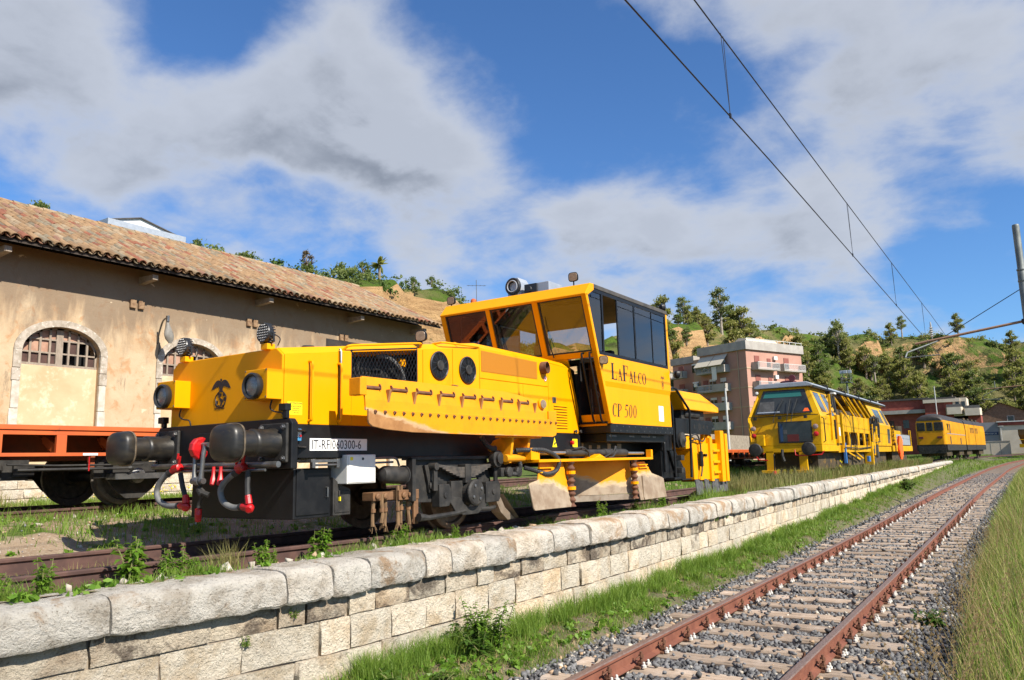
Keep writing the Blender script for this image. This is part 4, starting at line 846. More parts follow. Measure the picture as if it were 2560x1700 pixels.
# -- cab
def fy(z): return 6.07+(3.40-z)*.347
def slab(q,x0,x1,z0,z1,th=.04,off=0):
    v=[]
    for z in (z0,z1):
        for (x,t) in ((x0,0),(x1,0),(x1,th),(x0,th)): v.append((x,fy(z)+off+t,z))
    q.add(v,[(0,3,2,1),(4,5,6,7),(0,1,5,4),(1,2,6,5),(2,3,7,6),(3,0,4,7)]); return q
CB=LO
for s in (1,-1):
    q=MB()
    lv=[(1.385,1.43),(1.975,1.43),(2.055,1.452),(2.47,1.452)]
    for (z0,a),(z1,b) in zip(lv[:-1],lv[1:]):
        q.add([(s*a,fy(z0)+.02,z0),(s*a,9.36,z0),(s*b,9.35,z1),(s*b,fy(z1)+.02,z1),(s*(a-.03),fy(z0)+.02,z0),(s*(a-.03),9.36,z0),(s*(b-.03),9.35,z1),(s*(b-.03),fy(z1)+.02,z1)],[(0,1,2,3),(4,7,6,5),(0,4,5,1),(1,5,6,2),(2,6,7,3),(3,7,4,0)])
    q.build('cab_side','paint_yellow',LO)
    q=MB(); q.box(s*1.455 if s<0 else 1.42,s*1.42 if s<0 else 1.455,9.285,9.36,2.47,3.52); q.build('rear_post','paint_yellow',LO)
    fr=MB()
    def fb(y0,y1,z0,z1,t=.025): fr.box(*(sorted((s*(1.452),s*(1.452-t)))),y0,y1,z0,z1)
    fb(6.46,9.285,2.471,2.525); fb(6.20,9.285,3.465,3.52); 
    for y in (6.62,7.85,): fb(y,y+.045,2.525,3.465,.03)
    fb(7.17,7.205,2.525,3.465,.02); fb(8.61,8.63,2.525,3.465,.015); fb(9.25,9.285,2.525,3.465)
    fo=fr.build('window_frame','black_paint',LO)
    for (a,b_,off) in ((6.665,7.18,.030) if s<0 else (7.205,7.85,.012),(7.205,7.85,.010) if s<0 else (7.895,8.61,.012),(7.895,8.61,.010) if s<0 else (8.63,9.25,.016)):
        g=MB(); x=s*(1.452-off); g.box(x-.003,x+.003,a,b_,2.53,3.46); g.build('side_window','side_glass',LO)
    g=MB(); x=s*1.436; g.prism([(fy(2.53)+.09,2.53),(6.62,2.53),(6.62,3.46),(fy(3.46)+.09,3.46)],'x',x-.003,x+.003); g.build('corner_window','side_glass',LO)
    a=MB(); 
    x0,x1=sorted((s*1.37,s*1.458)); slab(a,x0,x1,1.385,3.40,.075,-.004); a.build('corner_pillar','paint_yellow',LO,bevel=.008)
for (x0,x1) in ((-.49,-.41),(.445,.548)): q=MB(); slab(q,x0,x1,2.50,3.38,.06); q.build('windscreen_pillar','paint_yellow',LO,bevel=.006)
q=MB(); slab(q,-1.37,1.37,2.435,2.52,.06,.002); q.build('windscreen_sill','paint_yellow',LO,bevel=.006)
q=MB(); slab(q,-1.37,.895,1.36,2.433,.03,.012); q.build('cab_front_wall','paint_yellow',LO)
q=MB(); slab(q,.90,1.37,1.352,1.535,.06,.004); q.build('door_sill','paint_yellow',LO,bevel=.006)
for (x0,x1) in ((-1.365,-.493),(-.405,.44),(.552,1.368)):
    q=MB(); slab(q,x0,x1,2.523,3.375,.006,.03); gw=q.build('windscreen','cab_glass',LO)
    q=MB(); 
    for (a,b,c,d) in ((x0,x1,2.522,2.545),(x0,x1,3.352,3.378),(x0,x0+.025,2.545,3.352),(x1-.025,x1,2.545,3.352)): slab(q,a,b,c,d,.012,.018)
    q.build('window_seal','black_rubber',gw)
q=MB(); q.prism([(6.065,3.372),(6.058,3.40),(6.235,3.592),(6.36,3.60),(6.36,3.50),(6.13,3.372)],'x',-1.458,1.458); q.build('roof_fascia','paint_yellow',LO,bevel=.008)
q=MB(); q.box(-1.46,1.46,6.362,9.37,3.525,3.598); q.build('cab_roof','roof_grey',LO,bevel=.01)
q=MB(); q.box(-1.40,1.40,6.2,9.3,3.49,3.52); q.build('cab_ceiling','cab_inside',LO)
q=MB()
for i in range(7): q.box(.25,1.1,6.42+i*.10,6.46+i*.10,3.483,3.489)
q.build('ceiling_grille','dark_void',LO)
q=MB(); q.box(-1.40,1.40,9.30,9.34,1.4,2.55); q.box(-1.40,-1.2,9.30,9.34,2.55,3.5); q.box(1.2,1.42,9.30,9.34,2.55,3.5); q.box(-.1,.1,9.30,9.34,2.55,3.5); q.build('cab_back_wall','cab_inside',LO)
q=MB(); q.box(-1.4,1.4,6.75,9.3,1.386,1.42); q.build('cab_floor','dark_void',LO)
q=MB(); q.prism([(6.62,1.43),(7.0,1.43),(6.9,2.30),(6.52,2.42),(6.48,2.40)],'x',-1.2,.75); q.build('control_desk','black_dusty',LO,bevel=.01)
q=MB(); q.box(.55,1.30,6.75,7.1,2.40,2.46); q.box(.62,.70,6.8,6.9,2.46,2.6); q.lathe([(.09,0),(.10,.05),(.06,.12)],(1.0,6.85,2.46),(0,0,1),12); q.build('desk_controls','black_dusty',LO)
q=MB(); q.box(.05,.35,6.75,6.82,2.52,2.78); q.box(.60,.95,7.6,7.66,2.50,2.66); q.build('desk_monitor','white_paint',LO,bevel=.01)
for x in (-.5,.7):
    q=MB(); q.box(x-.25,x+.25,7.5,8.0,1.85,1.98); q.box(x-.24,x+.24,7.95,8.1,1.95,2.75); q.box(x-.1,x+.1,7.6,7.9,1.42,1.85); q.build('driver_seat','black_dusty',LO,bevel=.03)
q=MB(); q.box(.92,1.38,7.05,7.08,1.45,2.42); q.build('door_inner_panel','brown_inside',LO)
q=MB(); q.box(.90,.94,6.72,7.05,1.42,2.42); q.build('door_jamb','dark_void',LO)
q=MB(); q.tube(cat_bezier([(1.1,7.02,2.3),(1.14,6.98,2.1),(1.08,6.98,1.98),(1.16,6.98,1.88),(1.12,6.98,1.8)]),.012,6); q.tube([(1.0,7.0,2.0),(1.02,7.0,1.6)],.01,6); q.build('door_cables','hose_grey',LO)
for x in (1.205,1.345):
    q=MB(); q.tube([(x,6.39,2.50),(x,6.33,2.49),(x,6.33,2.44),(x-.012,6.66,1.46),(x-.012,6.70,1.41),(x-.012,6.765,1.40)],.017,8); q.build('door_handrail','black_paint',LO,smooth=True)
q=MB(); 
for z in (2.25,1.95,1.65): q.tube([(1.205,6.395+(2.44-z)*.337-.0,z),(1.345,6.395+(2.44-z)*.337,z)],.01,6)
q.build('ladder_rung','black_paint',LO)
for (x,dx) in ((.606,.07),(-.30,.06)):
    q=MB(); slab(q,x-.006,x+.006,2.6,3.12,.01,-.02); q.tube([(x,fy(2.9)-.03,2.9),(x+dx,fy(2.47)-.03,2.47)],.010,6); q.build('wiper','black_rubber',LO)
q=MB(); q.box(-1.43,1.43,6.80,9.42,1.236,1.384); SK=q.build('cab_skirt','black_paint',LO,bevel=.01)
for i in range(11):
    for z in (1.275,1.345):
        q=MB(); q.lathe([(.011,0),(.011,.004)],(1.43,6.92+i*.235+(.1 if z>1.3 else 0),z),(1,0,0),8); q.build('rivet','steel_grey',SK)
# serif letters drawn as outlines
def ell(cx,cz,rx,rz,a0=0,a1=360,n=22): return [(cx+rx*math.cos(R_(a)),cz+rz*math.sin(R_(a))) for a in np.linspace(a0,a1,n)]
def ring(q,P,cx,cz,rx,rz,tx,tz,a0=0,a1=360,n=28):
    o_=ell(cx,cz,rx,rz,a0,a1,n); i_=ell(cx,cz,rx-tx,rz-tz,a0,a1,n)
    for k in range(n-1): q.add([P(*o_[k]),P(*o_[k+1]),P(*i_[k+1]),P(*i_[k])],[(0,1,2,3)])
def poly(q,P,pts): q.add([P(*p) for p in pts],[tuple(range(len(pts)))])
def glyph(q,P,ch):
    """unit-height condensed serif letters, returns the advance"""
    if ch=='L': poly(q,P,[(.04,.03),(.04,.97),(.185,.97),(.185,.03)]); poly(q,P,[(0,.96),(0,1),(.24,1),(.24,.96)]); poly(q,P,[(0,0),(0,.06),(.42,.06),(.44,.30),(.47,.30),(.46,0)]); return .52
    if ch=='A': poly(q,P,[(.20,1),(.29,1),(.50,.03),(.35,.03),(.22,.78)]); poly(q,P,[(.22,1),(.25,.86),(.09,.03),(.05,.03)]); poly(q,P,[(.13,.32),(.13,.37),(.36,.37),(.36,.32)]); poly(q,P,[(0,0),(0,.04),(.15,.04),(.15,0)]); poly(q,P,[(.31,0),(.31,.04),(.54,.04),(.54,0)]); return .56
    if ch=='F': poly(q,P,[(.04,.03),(.04,.97),(.185,.97),(.185,.03)]); poly(q,P,[(0,.96),(0,1),(.46,1),(.46,.74),(.43,.74),(.41,.95),(.16,.96)]); poly(q,P,[(.16,.49),(.16,.54),(.34,.54),(.34,.49)]); poly(q,P,[(.33,.40),(.33,.63),(.355,.63),(.355,.40)]); poly(q,P,[(0,0),(0,.04),(.25,.04),(.25,0)]); return .50
    if ch=='C': ring(q,P,.26,.5,.26,.51,.13,.045,52,308); poly(q,P,[(.41,.70),(.43,.98),(.455,.98),(.45,.66)]); return .50
    if ch=='O' : ring(q,P,.26,.5,.27,.51,.13,.045); return .56
    if ch=='0': ring(q,P,.2,.5,.20,.51,.10,.045); return .46
    if ch=='P': poly(q,P,[(.04,.03),(.04,.97),(.185,.97),(.185,.03)]); poly(q,P,[(0,.96),(0,1),(.22,1),(.22,.96)]); poly(q,P,[(0,0),(0,.04),(.25,.04),(.25,0)]); ring(q,P,.20,.73,.25,.27,.10,.035,-90,90); return .52
    if ch=='5': poly(q,P,[(.11,.87),(.13,1),(.40,1),(.38,.87)]); poly(q,P,[(.11,.90),(.145,.90),(.12,.55),(.07,.55)]); ring(q,P,.15,.32,.24,.33,.09,.05,-120,112); poly(q,P,[(0,.0),(-.01,.06),(.04,.07),(.06,.02)]); return .46
    return .25
def letters(name,s,y,z,h,x,slant=0.0,parent=LO,mt='print_black',cw=1.0,small=.66):
    """caps at height h; lower-case letters are drawn as small capitals"""
    root=None
    for ch in s:
        if ch==' ': y+=.22*h*cw; continue
        k=h if not ch.islower() else h*small
        q=MB(); P=lambda u,w:(x,y+u*k*cw+slant*w*k,z+w*k); adv=glyph(q,P,ch.upper())+.05
        q.build('letter',mt,parent,fix=False); y+=adv*k*cw
NB=empty('cab_lettering',(0,0,0)); NB.parent=LO
letters('letter','LaFalco',6.86,2.10,.27,1.4545,0.0,NB,cw=1.60,small=.72)
NC=empty('model_lettering',(0,0,0)); NC.parent=LO
letters('letter','CP 500',6.875,1.50,.215,1.4325,.12,NC,cw=1.56)
q=MB(); P=lambda u,w:(1.4545,8.98+u,2.22+w); ring(q,P,0,-.07,.05,.085,.012,.012); poly(q,P,[(-.09,.03),(-.05,.10),(0,.07),(.05,.10),(.09,.03),(.03,.05),(0,.02),(-.03,.05)]); poly(q,P,[(-.02,-.10),(.01,-.12),(.03,-.06),(.0,-.02),(-.03,-.04)]); q.build('small_emblem','print_brown',LO,fix=False)
q=MB(); q.box(1.4305,1.432,8.78,9.0,1.475,1.755); q.build('paper_notice','sign_white',LO)
# roof horns and lamps
q=MB(); q.box(-.46,-.14,6.66,6.98,3.60,3.63); q.prism([(-.44,3.62),(-.16,3.62),(-.16,3.94),(-.22,4.03),(-.38,4.03),(-.44,3.94)],'y',6.72,7.0); HN=q.build('roof_loudspeaker','alu_grey',LO,bevel=.01)
q=MB(); q.lathe([(.15,0),(.155,.05),(.14,.065),(.12,.06),(.08,.0)],(-.30,6.715,3.87),(0,-1,0),28); q.build('speaker_horn','lamp_black',HN,smooth=True); q=MB(); q.lathe([(.085,0),(.085,.008)],(-.30,6.715,3.87),(0,-1,0),20); q.tube([(-.30+.10*math.cos(t),6.655,3.87+.10*math.sin(t)) for t in np.linspace(0,6.28,25)[:-1]],.012,5,closed=True); q.build('speaker_mouth','alu_grey',HN)
q=MB(); q.box(-.08,.40,6.74,7.2,3.62,3.88); q.box(-.05,.02,6.8,7.1,3.598,3.62); q.box(.28,.36,6.8,7.1,3.598,3.62); CBX=q.build('roof_camera','alu_grey',LO,bevel=.008)
q=MB(); q.box(-.075,.17,6.70,6.738,3.63,3.87); q.lathe([(.06,0),(.05,.02)],(.02,6.70,3.78),(0,-1,0),16); q.build('camera_front','lamp_black',CBX)
small_lamp((1.02,6.5,3.80),(.12,-1,-.05),stalk=.21,k=1.15); small_lamp((-1.38,6.3,3.70),(.1,-1,-.05),stalk=.12,k=1.1); small_lamp((1.42,9.25,3.66),(.5,.8,0),stalk=.08,k=1.0); small_lamp((1.54,9.5,2.38),(.6,.7,-.2),stalk=0,k=1.1)
q=MB(); q.lathe([(.05,0),(.055,.02),(.05,.09),(.02,.11)],(-1.0,6.45,3.60),(0,0,1),14); q.build('beacon','beacon_orange',LO,smooth=True)
# -- lettering strip under the cab
for (y,w) in ((6.98,.30),(7.75,.22),(8.25,.42),(8.75,.16)):
    q=MB(); 
    for i in range(int(w/.035)): q.box(1.301,1.3022,y+i*.035,y+i*.035+.02,1.185-.004*(i%2),1.205)
    q.build('frame_lettering','white_print',LO)
for (y,w,h_) in ((7.05,.06,.09),(7.3,.10,.06),(7.6,.12,.06),(8.0,.14,.09),(8.4,.16,.09)):
    q=MB(); q.box(.751,.7525,y,y+w,1.0,1.0+h_); q.box(.7526,.7532,y+.02,y+w-.02,1.02,1.0+h_-.02); q.build('frame_sign','white_print',LO)
small_lamp((1.25,7.0,1.17),(1,-.3,-.1),stalk=0,k=1.2); small_lamp((1.25,8.6,1.17),(1,.2,-.3),stalk=0,k=1.2)
# -- centre plough between the axles
q=MB(); q.box(1.22,1.50,4.47,8.25,.795,.835); q.box(1.40,1.50,8.18,8.25,.835,.965); q.box(1.2,1.42,4.40,4.62,.83,.99); q.prism([(6.05,.835),(6.45,.835),(6.25,.90)],'x',1.3,1.5); q.build('plough_beam','paint_yellow',LO,bevel=.006)
q=MB(); q.box(.5,1.2,4.5,8.2,.79,.82); q.build('plough_deck','paint_yellow_dusty',LO)
def wing(pts,name,x0,x1):
    q=MB(); n=len(pts)
    zs=[p[1] for p in pts]; z0,z1=min(zs),max(zs)
    F=lambda z:x0+(x1-x0)*((z1-z)/(z1-z0))
    q.add([(F(z),y,z) for y,z in pts]+[(F(z)-.02,y,z) for y,z in pts],[tuple(range(n)),tuple(range(2*n-1,n-1,-1))]+[(i,(i+1)%n,n+(i+1)%n,n+i) for i in range(n)])
    return q.build(name,'plough_paint',LO,bevel=.004)
wl_=wing([(4.64,.79),(5.28,.79),(5.30,.165),(4.31,.175),(4.285,.20),(4.275,.50),(4.30,.525),(4.52,.56)],'plough_wing',1.40,1.52)
wr_=wing([(7.60,.76),(8.10,.76),(8.30,.56),(8.72,.475),(8.745,.45),(8.70,.13),(7.62,.13)],'plough_wing',1.40,1.52)
wing([(7.84,.53),(8.70,.46),(8.69,.135),(7.76,.13),(7.74,.17)],'wear_plate',1.475,1.535)
for (y,z) in ((4.55,.72),(4.58,.66),(7.75,.71),(7.78,.66)): q=MB(); q.box(1.42,1.455,y,y+.36,z-.008,z+.008); q.build('wing_rib','paint_yellow',LO)
for (a,b) in (((5.36,1.44),(6.42,.78)),((6.42,.78),(7.52,1.44))):
    q=MB(); zz=((.155,.245),(.25,.80))
    (y0,x0),(y1,x1)=a,b
    for i,(za,zb) in enumerate(zz): 
        q=MB(); dx=.02*(1-i); q.add([(x0+dx,y0,za),(x1+dx,y1,za),(x1+dx-.05*i,y1,zb),(x0+dx-.05*i,y0,zb),(x0-.03,y0,za),(x1-.03,y1,za),(x1-.03-.05*i,y1,zb),(x0-.03-.05*i,y0,zb)],[(0,1,2,3),(7,6,5,4),(3,2,6,7),(0,4,5,1),(0,3,7,4),(1,5,6,2)])
        q.build('plough_share' if i else 'share_edge','plough_paint' if i else 'worn_steel',LO)
for y in (5.32,7.45):
    q=MB(); pr=[]
    for i in range(61): t=i/60; pr.append((.034+.026*(.5+.5*math.cos(t*math.pi*2*7)),t*.62))
    q.lathe(pr,(1.50,y,.168),(0,0,1),14); sp=q.build('coil_buffer','rust',LO,smooth=True)
    for z in (.40,.62): q=MB(); q.lathe([(.065,0),(.065,.045)],(1.50,y,z),(0,0,1),14); q.build('coil_collar','paint_yellow',sp)
q=MB(); q.cyl((1.36,4.66,.925),(1.36,5.5,.925),.022,n=10); q.cyl((1.36,7.3,.91),(1.36,8.15,.905),.024,n=10); q.build('piston_rod','steel_bright',LO,smooth=True)
q=MB(); q.lathe([(.03,0),(.05,.02),(.05,.55),(.06,.56),(.06,.62),(.05,.63),(.05,1.2),(.03,1.22)],(1.36,5.42,.925),(0,1,-.004),16); q.lathe([(.03,0),(.062,.02),(.062,.78),(.05,.84),(.03,.85)],(1.36,6.62,.92),(0,1,-.004),16); q.build('hydraulic_cylinder','black_dusty',LO,smooth=True)
for pts in ([(5.55,1.0),(5.6,.98),(5.85,1.0),(6.02,.93),(6.05,.86)],[(6.95,1.02),(6.9,.95),(6.75,.90),(6.55,.85),(6.45,.845)],[(6.98,1.02),(6.96,.93),(6.85,.86),(6.7,.845)]):
    q=MB(); q.tube(cat_bezier([(1.42,y,z) for y,z in pts]),.013,7); q.build('hydraulic_hose','black_rubber',LO,smooth=True)
for pts in ([(1.30,4.20,.96),(1.38,4.36,.965),(1.44,4.72,.955),(1.47,5.02,.84),(1.47,4.98,.69),(1.45,4.74,.64),(1.38,4.49,.70),(1.30,4.40,.73)],[(1.24,4.12,.98),(1.26,4.26,.90),(1.28,4.34,.76),(1.26,4.28,.655),(1.22,4.12,.67),(1.15,4.0,.70)],[(1.16,3.62,1.14),(1.2,3.72,1.02),(1.2,3.85,.985),(1.14,3.95,1.0)]):
    c=cat_bezier(pts,14); q=MB(); q.tube(c,[.028+.006*(i%2) for i in range(len(c))],9); q.build('ribbed_hose','black_rubber',LO)
q=MB(); q.box(.95,1.22,3.98,4.45,.62,.74); q.lathe([(.06,0),(.07,.02),(.07,.06),(.04,.07)],(1.22,4.1,.68),(1,0,0),14); q.lathe([(.06,0),(.07,.02),(.07,.06),(.04,.07)],(1.22,4.32,.68),(1,0,0),14); q.build('pivot_block','black_dusty',LO,bevel=.01)
q=MB(); q.prism([(4.0,.34),(4.12,.36),(4.22,.22),(4.46,.06),(4.28,.05),(4.12,.16)],'x',.95,1.10); q.build('rail_deflector','worn_steel',LO,bevel=.006)
q=MB(); q.add([(1.12,4.15,.40),(1.16,4.46,.07),(.92,4.42,.06),(.9,4.12,.38)],[(0,1,2,3)]); q.build('deflector_shoe','worn_steel',LO,fix=False)
# -- rear: access ladder, engine cover, boom, brush box
q=MB(); q.box(-1.2,1.18,9.45,9.95,.95,1.95); q.box(.6,1.15,9.45,10.2,.42,.95); q.box(-1.0,1.0,9.9,10.9,1.15,1.7); q.build('rear_cabinet','black_paint',LO,bevel=.01)
q=MB(); q.tube([(1.30,9.62,2.10),(1.32,9.80,2.16),(1.34,9.90,2.14),(1.34,10.52,1.78),(1.34,10.57,1.70),(1.34,10.47,.42)],.024,8); q.tube([(1.25,9.6,1.95),(1.27,9.75,1.86),(1.28,9.80,1.75),(1.28,9.80,.45)],.022,8); q.build('ladder_rail','black_paint',LO,smooth=True)
q=MB(); q.prism([(9.75,.95),(10.05,.95),(10.52,.55),(10.52,.38),(10.1,.38)],'x',1.16,1.20); q.box(.95,1.33,10.0,10.5,.375,.40); q.box(1.0,1.33,9.62,9.95,.40,.44); q.cyl((1.2,9.5,.55),(1.2,9.5,1.1),.035,n=10); q.build('access_step','black_paint',LO,bevel=.006)
for z in (.62,.86): q=MB(); q.box(1.12,1.34,9.98,10.14,z-.10,z); q.build('step_tread','black_dusty',LO,bevel=.006)
q=MB(); q.add([(1.28,10.52,1.775),(1.28,12.52,1.775),(1.28,12.53,1.89),(1.20,11.62,2.155),(1.20,10.44,2.155),
  (-1.1,10.52,1.775),(-1.1,12.52,1.775),(-1.1,12.53,1.89),(-1.02,11.62,2.155),(-1.02,10.44,2.155)],[(0,1,2,3,4),(9,8,7,6,5),(0,4,9,5),(4,3,8,9),(3,2,7,8),(2,1,6,7),(0,5,6,1)]); q.build('engine_cover','paint_yellow',LO,bevel=.02)
q=MB(); q.box(.1,1.15,10.6,11.9,1.60,1.774); q.lathe([(.08,0),(.10,.05),(.10,.8),(.08,.85)],(1.1,10.75,1.70),(0,1,0),14); q.build('exhaust_silencer','black_dusty',LO)
q=MB(); q.prism([(9.95,1.58),(11.98,1.575),(12.10,1.55),(12.12,1.50),(11.9,1.28),(10.4,1.285),(10.25,1.05),(10.05,1.0),(9.95,1.1)],'x',1.22,1.28); q.build('boom_plate','black_paint',LO,bevel=.006)
q=MB(); q.prism([(9.95,1.58),(11.98,1.575),(12.10,1.55),(11.9,1.28),(10.4,1.285)],'x',.5,.56); q.build('boom_plate','black_paint',LO)
for (y,r) in ((10.72,.045),(10.95,.055),(11.24,.085),(11.5,.055),(11.7,.045)): q=MB(); q.lathe([(r,0),(r,.002),(r*.85,.0025)],(1.28,y,1.435),(1,0,0),18); q.build('lightening_hole','dark_void',LO)
q=MB(); q.lathe([(.15,0),(.15,.04),(.10,.05),(.05,.09)],(1.28,10.18,1.16),(1,0,0),24); q.build('boom_pivot','black_dusty',LO,smooth=True)
BX=LO
q=MB(); q.prism([(10.45,1.10),(10.70,1.27),(11.05,1.22),(11.28,1.16),(11.28,.36),(10.95,.36),(10.93,1.0),(10.55,.98)],'x',.85,1.22); q.build('brush_bracket','paint_yellow',LO,bevel=.01)
q=MB(); q.box(.35,1.24,11.25,12.40,.34,1.10); q.box(.35,1.20,12.42,12.86,.27,1.20); q.build('brush_housing','paint_yellow',LO,bevel=.008)
q=MB(); q.box(1.20,1.33,12.38,12.60,.27,1.38); q.box(1.18,1.31,12.74,12.90,.27,1.32); q.box(1.18,1.29,11.80,11.95,.30,1.22); q.build('housing_post','paint_yellow',LO,bevel=.008)
q=MB()
for z in (.46,.68,.92): q.box(1.19,1.30,11.96,12.36,z,z+.05)
q.build('housing_shelf','paint_yellow',LO,bevel=.004)
q=MB(); q.prism([(11.62,1.10),(11.95,1.10),(12.05,1.36),(11.98,1.52),(11.86,1.56),(11.72,1.38)],'x',1.12,1.20); q.lathe([(.10,0),(.12,.02),(.11,.05)],(1.20,11.92,1.22),(1,0,0),18); q.build('lift_lug','paint_yellow',LO,bevel=.008)
q=MB(); q.lathe([(.07,0),(.075,.10),(.04,.13)],(1.16,12.02,1.45),(0,.4,1),12); q.build('red_valve','red_paint',LO,smooth=True)
q=MB(); q.prism([(11.70,1.36),(11.80,1.44),(11.98,1.38),(12.02,1.26),(11.93,1.20),(11.86,1.30),(11.74,1.28)],'x',1.22,1.25); q.build('white_rag','sign_white',LO,bevel=.01)
for pts in ([(1.26,10.75,1.22),(1.29,10.9,1.28),(1.29,11.1,1.24),(1.29,11.2,1.08),(1.29,11.22,.9)],[(1.27,10.8,1.15),(1.29,11.0,1.18),(1.29,11.35,1.14),(1.27,11.55,1.2)],[(1.28,11.22,.85),(1.30,11.2,.6),(1.29,11.15,.42)]):
    q=MB(); q.tube(cat_bezier(pts),.016,7); q.build('brush_hose','black_rubber',LO,smooth=True)
q=MB(); q.lathe([(.03,0),(.045,.01),(.045,.30),(.03,.31)],(1.29,11.2,.62),(0,0,1),12); q.build('lift_cylinder','black_paint',LO,smooth=True)
for (y,r) in ((11.5,.03),(11.62,.03),(11.5,.03)): q=MB(); q.lathe([(r,0),(r,.03)],(1.24,y,.85),(1,0,0),12); q.build('hub_boss','black_dusty',LO)
rr=random.Random(9); y=10.98
while y<12.86:
    w=.14; q=MB(); x=1.22+rr.uniform(-.02,.03); q.add([(x,y,.36),(x,y+w,.36),(x+.03,y+w+.01,.05),(x+.03,y-.005,.04+rr.uniform(0,.02)),(x-.02,y,.36),(x-.02,y+w,.36),(x+.01,y+w+.01,.05),(x+.01,y-.005,.05)],[(0,1,2,3),(7,6,5,4),(0,3,7,4),(1,5,6,2),(3,2,6,7)]); q.build('rubber_flap','rubber_grey',LO); y+=.155
q=MB(); q.box(-.6,.4,10.9,12.8,.3,1.1); q.build('brush_drum','dark_void',LO)
mat('orange_dark',(.26,.055,.014),(.18,.045,.015),rough=.7,ns=4); mat('lamp_shell',(.25,.235,.205),(.18,.165,.14),rough=.5,ns=6); mat('stub_brown',(.17,.095,.05),(.28,.18,.10),rough=.9,ns=12,geo=True)
# ================================================================ the goods warehouse on the left
def plaster(name):
    m=bpy.data.materials.new(name); m.use_nodes=True; g=NG(m.node_tree); M[name]=m
    v=g.n('ShaderNodeNewGeometry').outputs['Position']; s=g.n('ShaderNodeSeparateXYZ',i_0=v)
    c=g.mix(g.sstep(g.noise(v,.9,6,.62,.4),.36,.66),(.44,.31,.185),(.52,.405,.27))
    c=g.mix(g.math('MULTIPLY',g.sstep(g.noise(v,3.2,7,.65,.5),.52,.66),.7),c,(.42,.22,.10))
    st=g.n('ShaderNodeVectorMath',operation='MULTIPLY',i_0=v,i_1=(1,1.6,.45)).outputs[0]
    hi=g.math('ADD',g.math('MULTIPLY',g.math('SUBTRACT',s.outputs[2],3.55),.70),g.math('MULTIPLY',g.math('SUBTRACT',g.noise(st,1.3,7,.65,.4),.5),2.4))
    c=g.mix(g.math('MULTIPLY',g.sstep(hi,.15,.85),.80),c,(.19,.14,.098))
    c=g.mix(g.math('MULTIPLY',g.sstep(g.noise(st,2.6,7,.7,.3),.60,.68),.7),c,(.24,.18,.12))
    c=g.mix(g.sstep(g.noise(v,2.1,8,.62,.7),.675,.71),c,(.60,.48,.33))
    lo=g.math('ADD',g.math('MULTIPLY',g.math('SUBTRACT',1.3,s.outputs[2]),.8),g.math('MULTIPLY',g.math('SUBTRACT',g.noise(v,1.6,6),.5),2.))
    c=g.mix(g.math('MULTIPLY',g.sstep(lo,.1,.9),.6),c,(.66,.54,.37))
    b=g.n('ShaderNodeBsdfPrincipled',i_Base_Color=c,i_Roughness=.93); b.inputs['Specular IOR Level'].default_value=.1
    g.set(b.inputs['Normal'],g.n('ShaderNodeBump',i_Strength=.6,i_Distance=.025,i_Height=g.math('ADD',g.noise(v,5,7,.65),g.math('MULTIPLY',g.noise(v,34,5,.7),.35))).outputs[0])
    g.n('ShaderNodeOutputMaterial',i_0=b.outputs[0])
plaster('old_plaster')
mat('pale_infill',(.56,.41,.245),(.50,.34,.19),rough=.92,ns=1.2,c3=(.66,.52,.35),n3=4,l3=.5,h3=.7,bump=.3,bs=20,geo=True)
mat('surround_white',(.58,.54,.46),(.45,.39,.31),rough=.9,ns=5,c3=(.40,.32,.22),n3=12,l3=.58,h3=.75,bump=.5,bs=25,geo=True,rand=.15)
mat('surround_grey',(.30,.25,.19),(.44,.38,.31),rough=.92,ns=7,c3=(.62,.58,.50),n3=16,l3=.55,h3=.68,bump=.6,bs=25,geo=True)
mat('old_wood',(.23,.18,.135),(.32,.26,.20),rough=.85,ns=9,geo=True,stretch=(1,6,1)); mat('dark_wood',(.030,.022,.016),(.055,.04,.03),rough=.9,ns=5,geo=True)
mat('board_pink',(.42,.25,.17),(.33,.18,.12),rough=.85,ns=5,geo=True); mat('board_brown',(.055,.028,.022),(.09,.045,.034),rough=.85,ns=5,geo=True)
TILE=[('tile_tan',(.42,.26,.13),(.33,.20,.10)),('tile_pale',(.46,.34,.21),(.38,.27,.16)),('tile_red',(.36,.13,.065),(.29,.10,.055)),('tile_pink',(.38,.20,.125),(.31,.16,.10)),('tile_lichen',(.33,.27,.175),(.24,.19,.125))]
for n_,a,b in TILE: mat(n_,tuple(q*.68 for q in a),tuple(q*.60 for q in b),rough=.9,ns=6,c3=(.14,.10,.07),n3=16,l3=.56,h3=.72,bump=.5,bs=40,geo=True,rand=.3)
WH=empty('warehouse',(-11,6,.15),label='old ochre plastered railway warehouse with clay tile roof on the left',cat='building'); WN=(11,-6,-.15)
DC=[-5.6,-2.3,1.0,4.33,7.62,10.92,14.25]; WX=-11.0
mb=MB(); hw=.86; spr=3.50; top=4.09
def arch(c,hw,spr,top,n=12): return [(c+hw*math.cos(a),spr+(top-spr)*math.sin(a)) for a in np.linspace(0,math.pi,n)]
bn=[-7.25]+[(a+b)/2 for a,b in zip(DC[:-1],DC[1:])]+[16.85]
for i,c in enumerate(DC):
    a,b=bn[i],bn[i+1]
    mb.prism([(a,.1),(c-hw,.1)]+arch(c,hw,spr,top)[::-1]+[(c+hw,.1),(b,.1),(b,5.78),(a,5.78)],'x',WX-.42,WX)
mb.box(-19,-11.42,16.45,16.85,.1,5.78); mb.box(-18.9,-18.5,-7.2,16.4,.1,5.78)
mb.prism([(-19,5.78),(-10.98,5.78),(-14.6,7.72)],'y',16.45,16.84); mb.build('wall','old_plaster',WH,loc=WN)
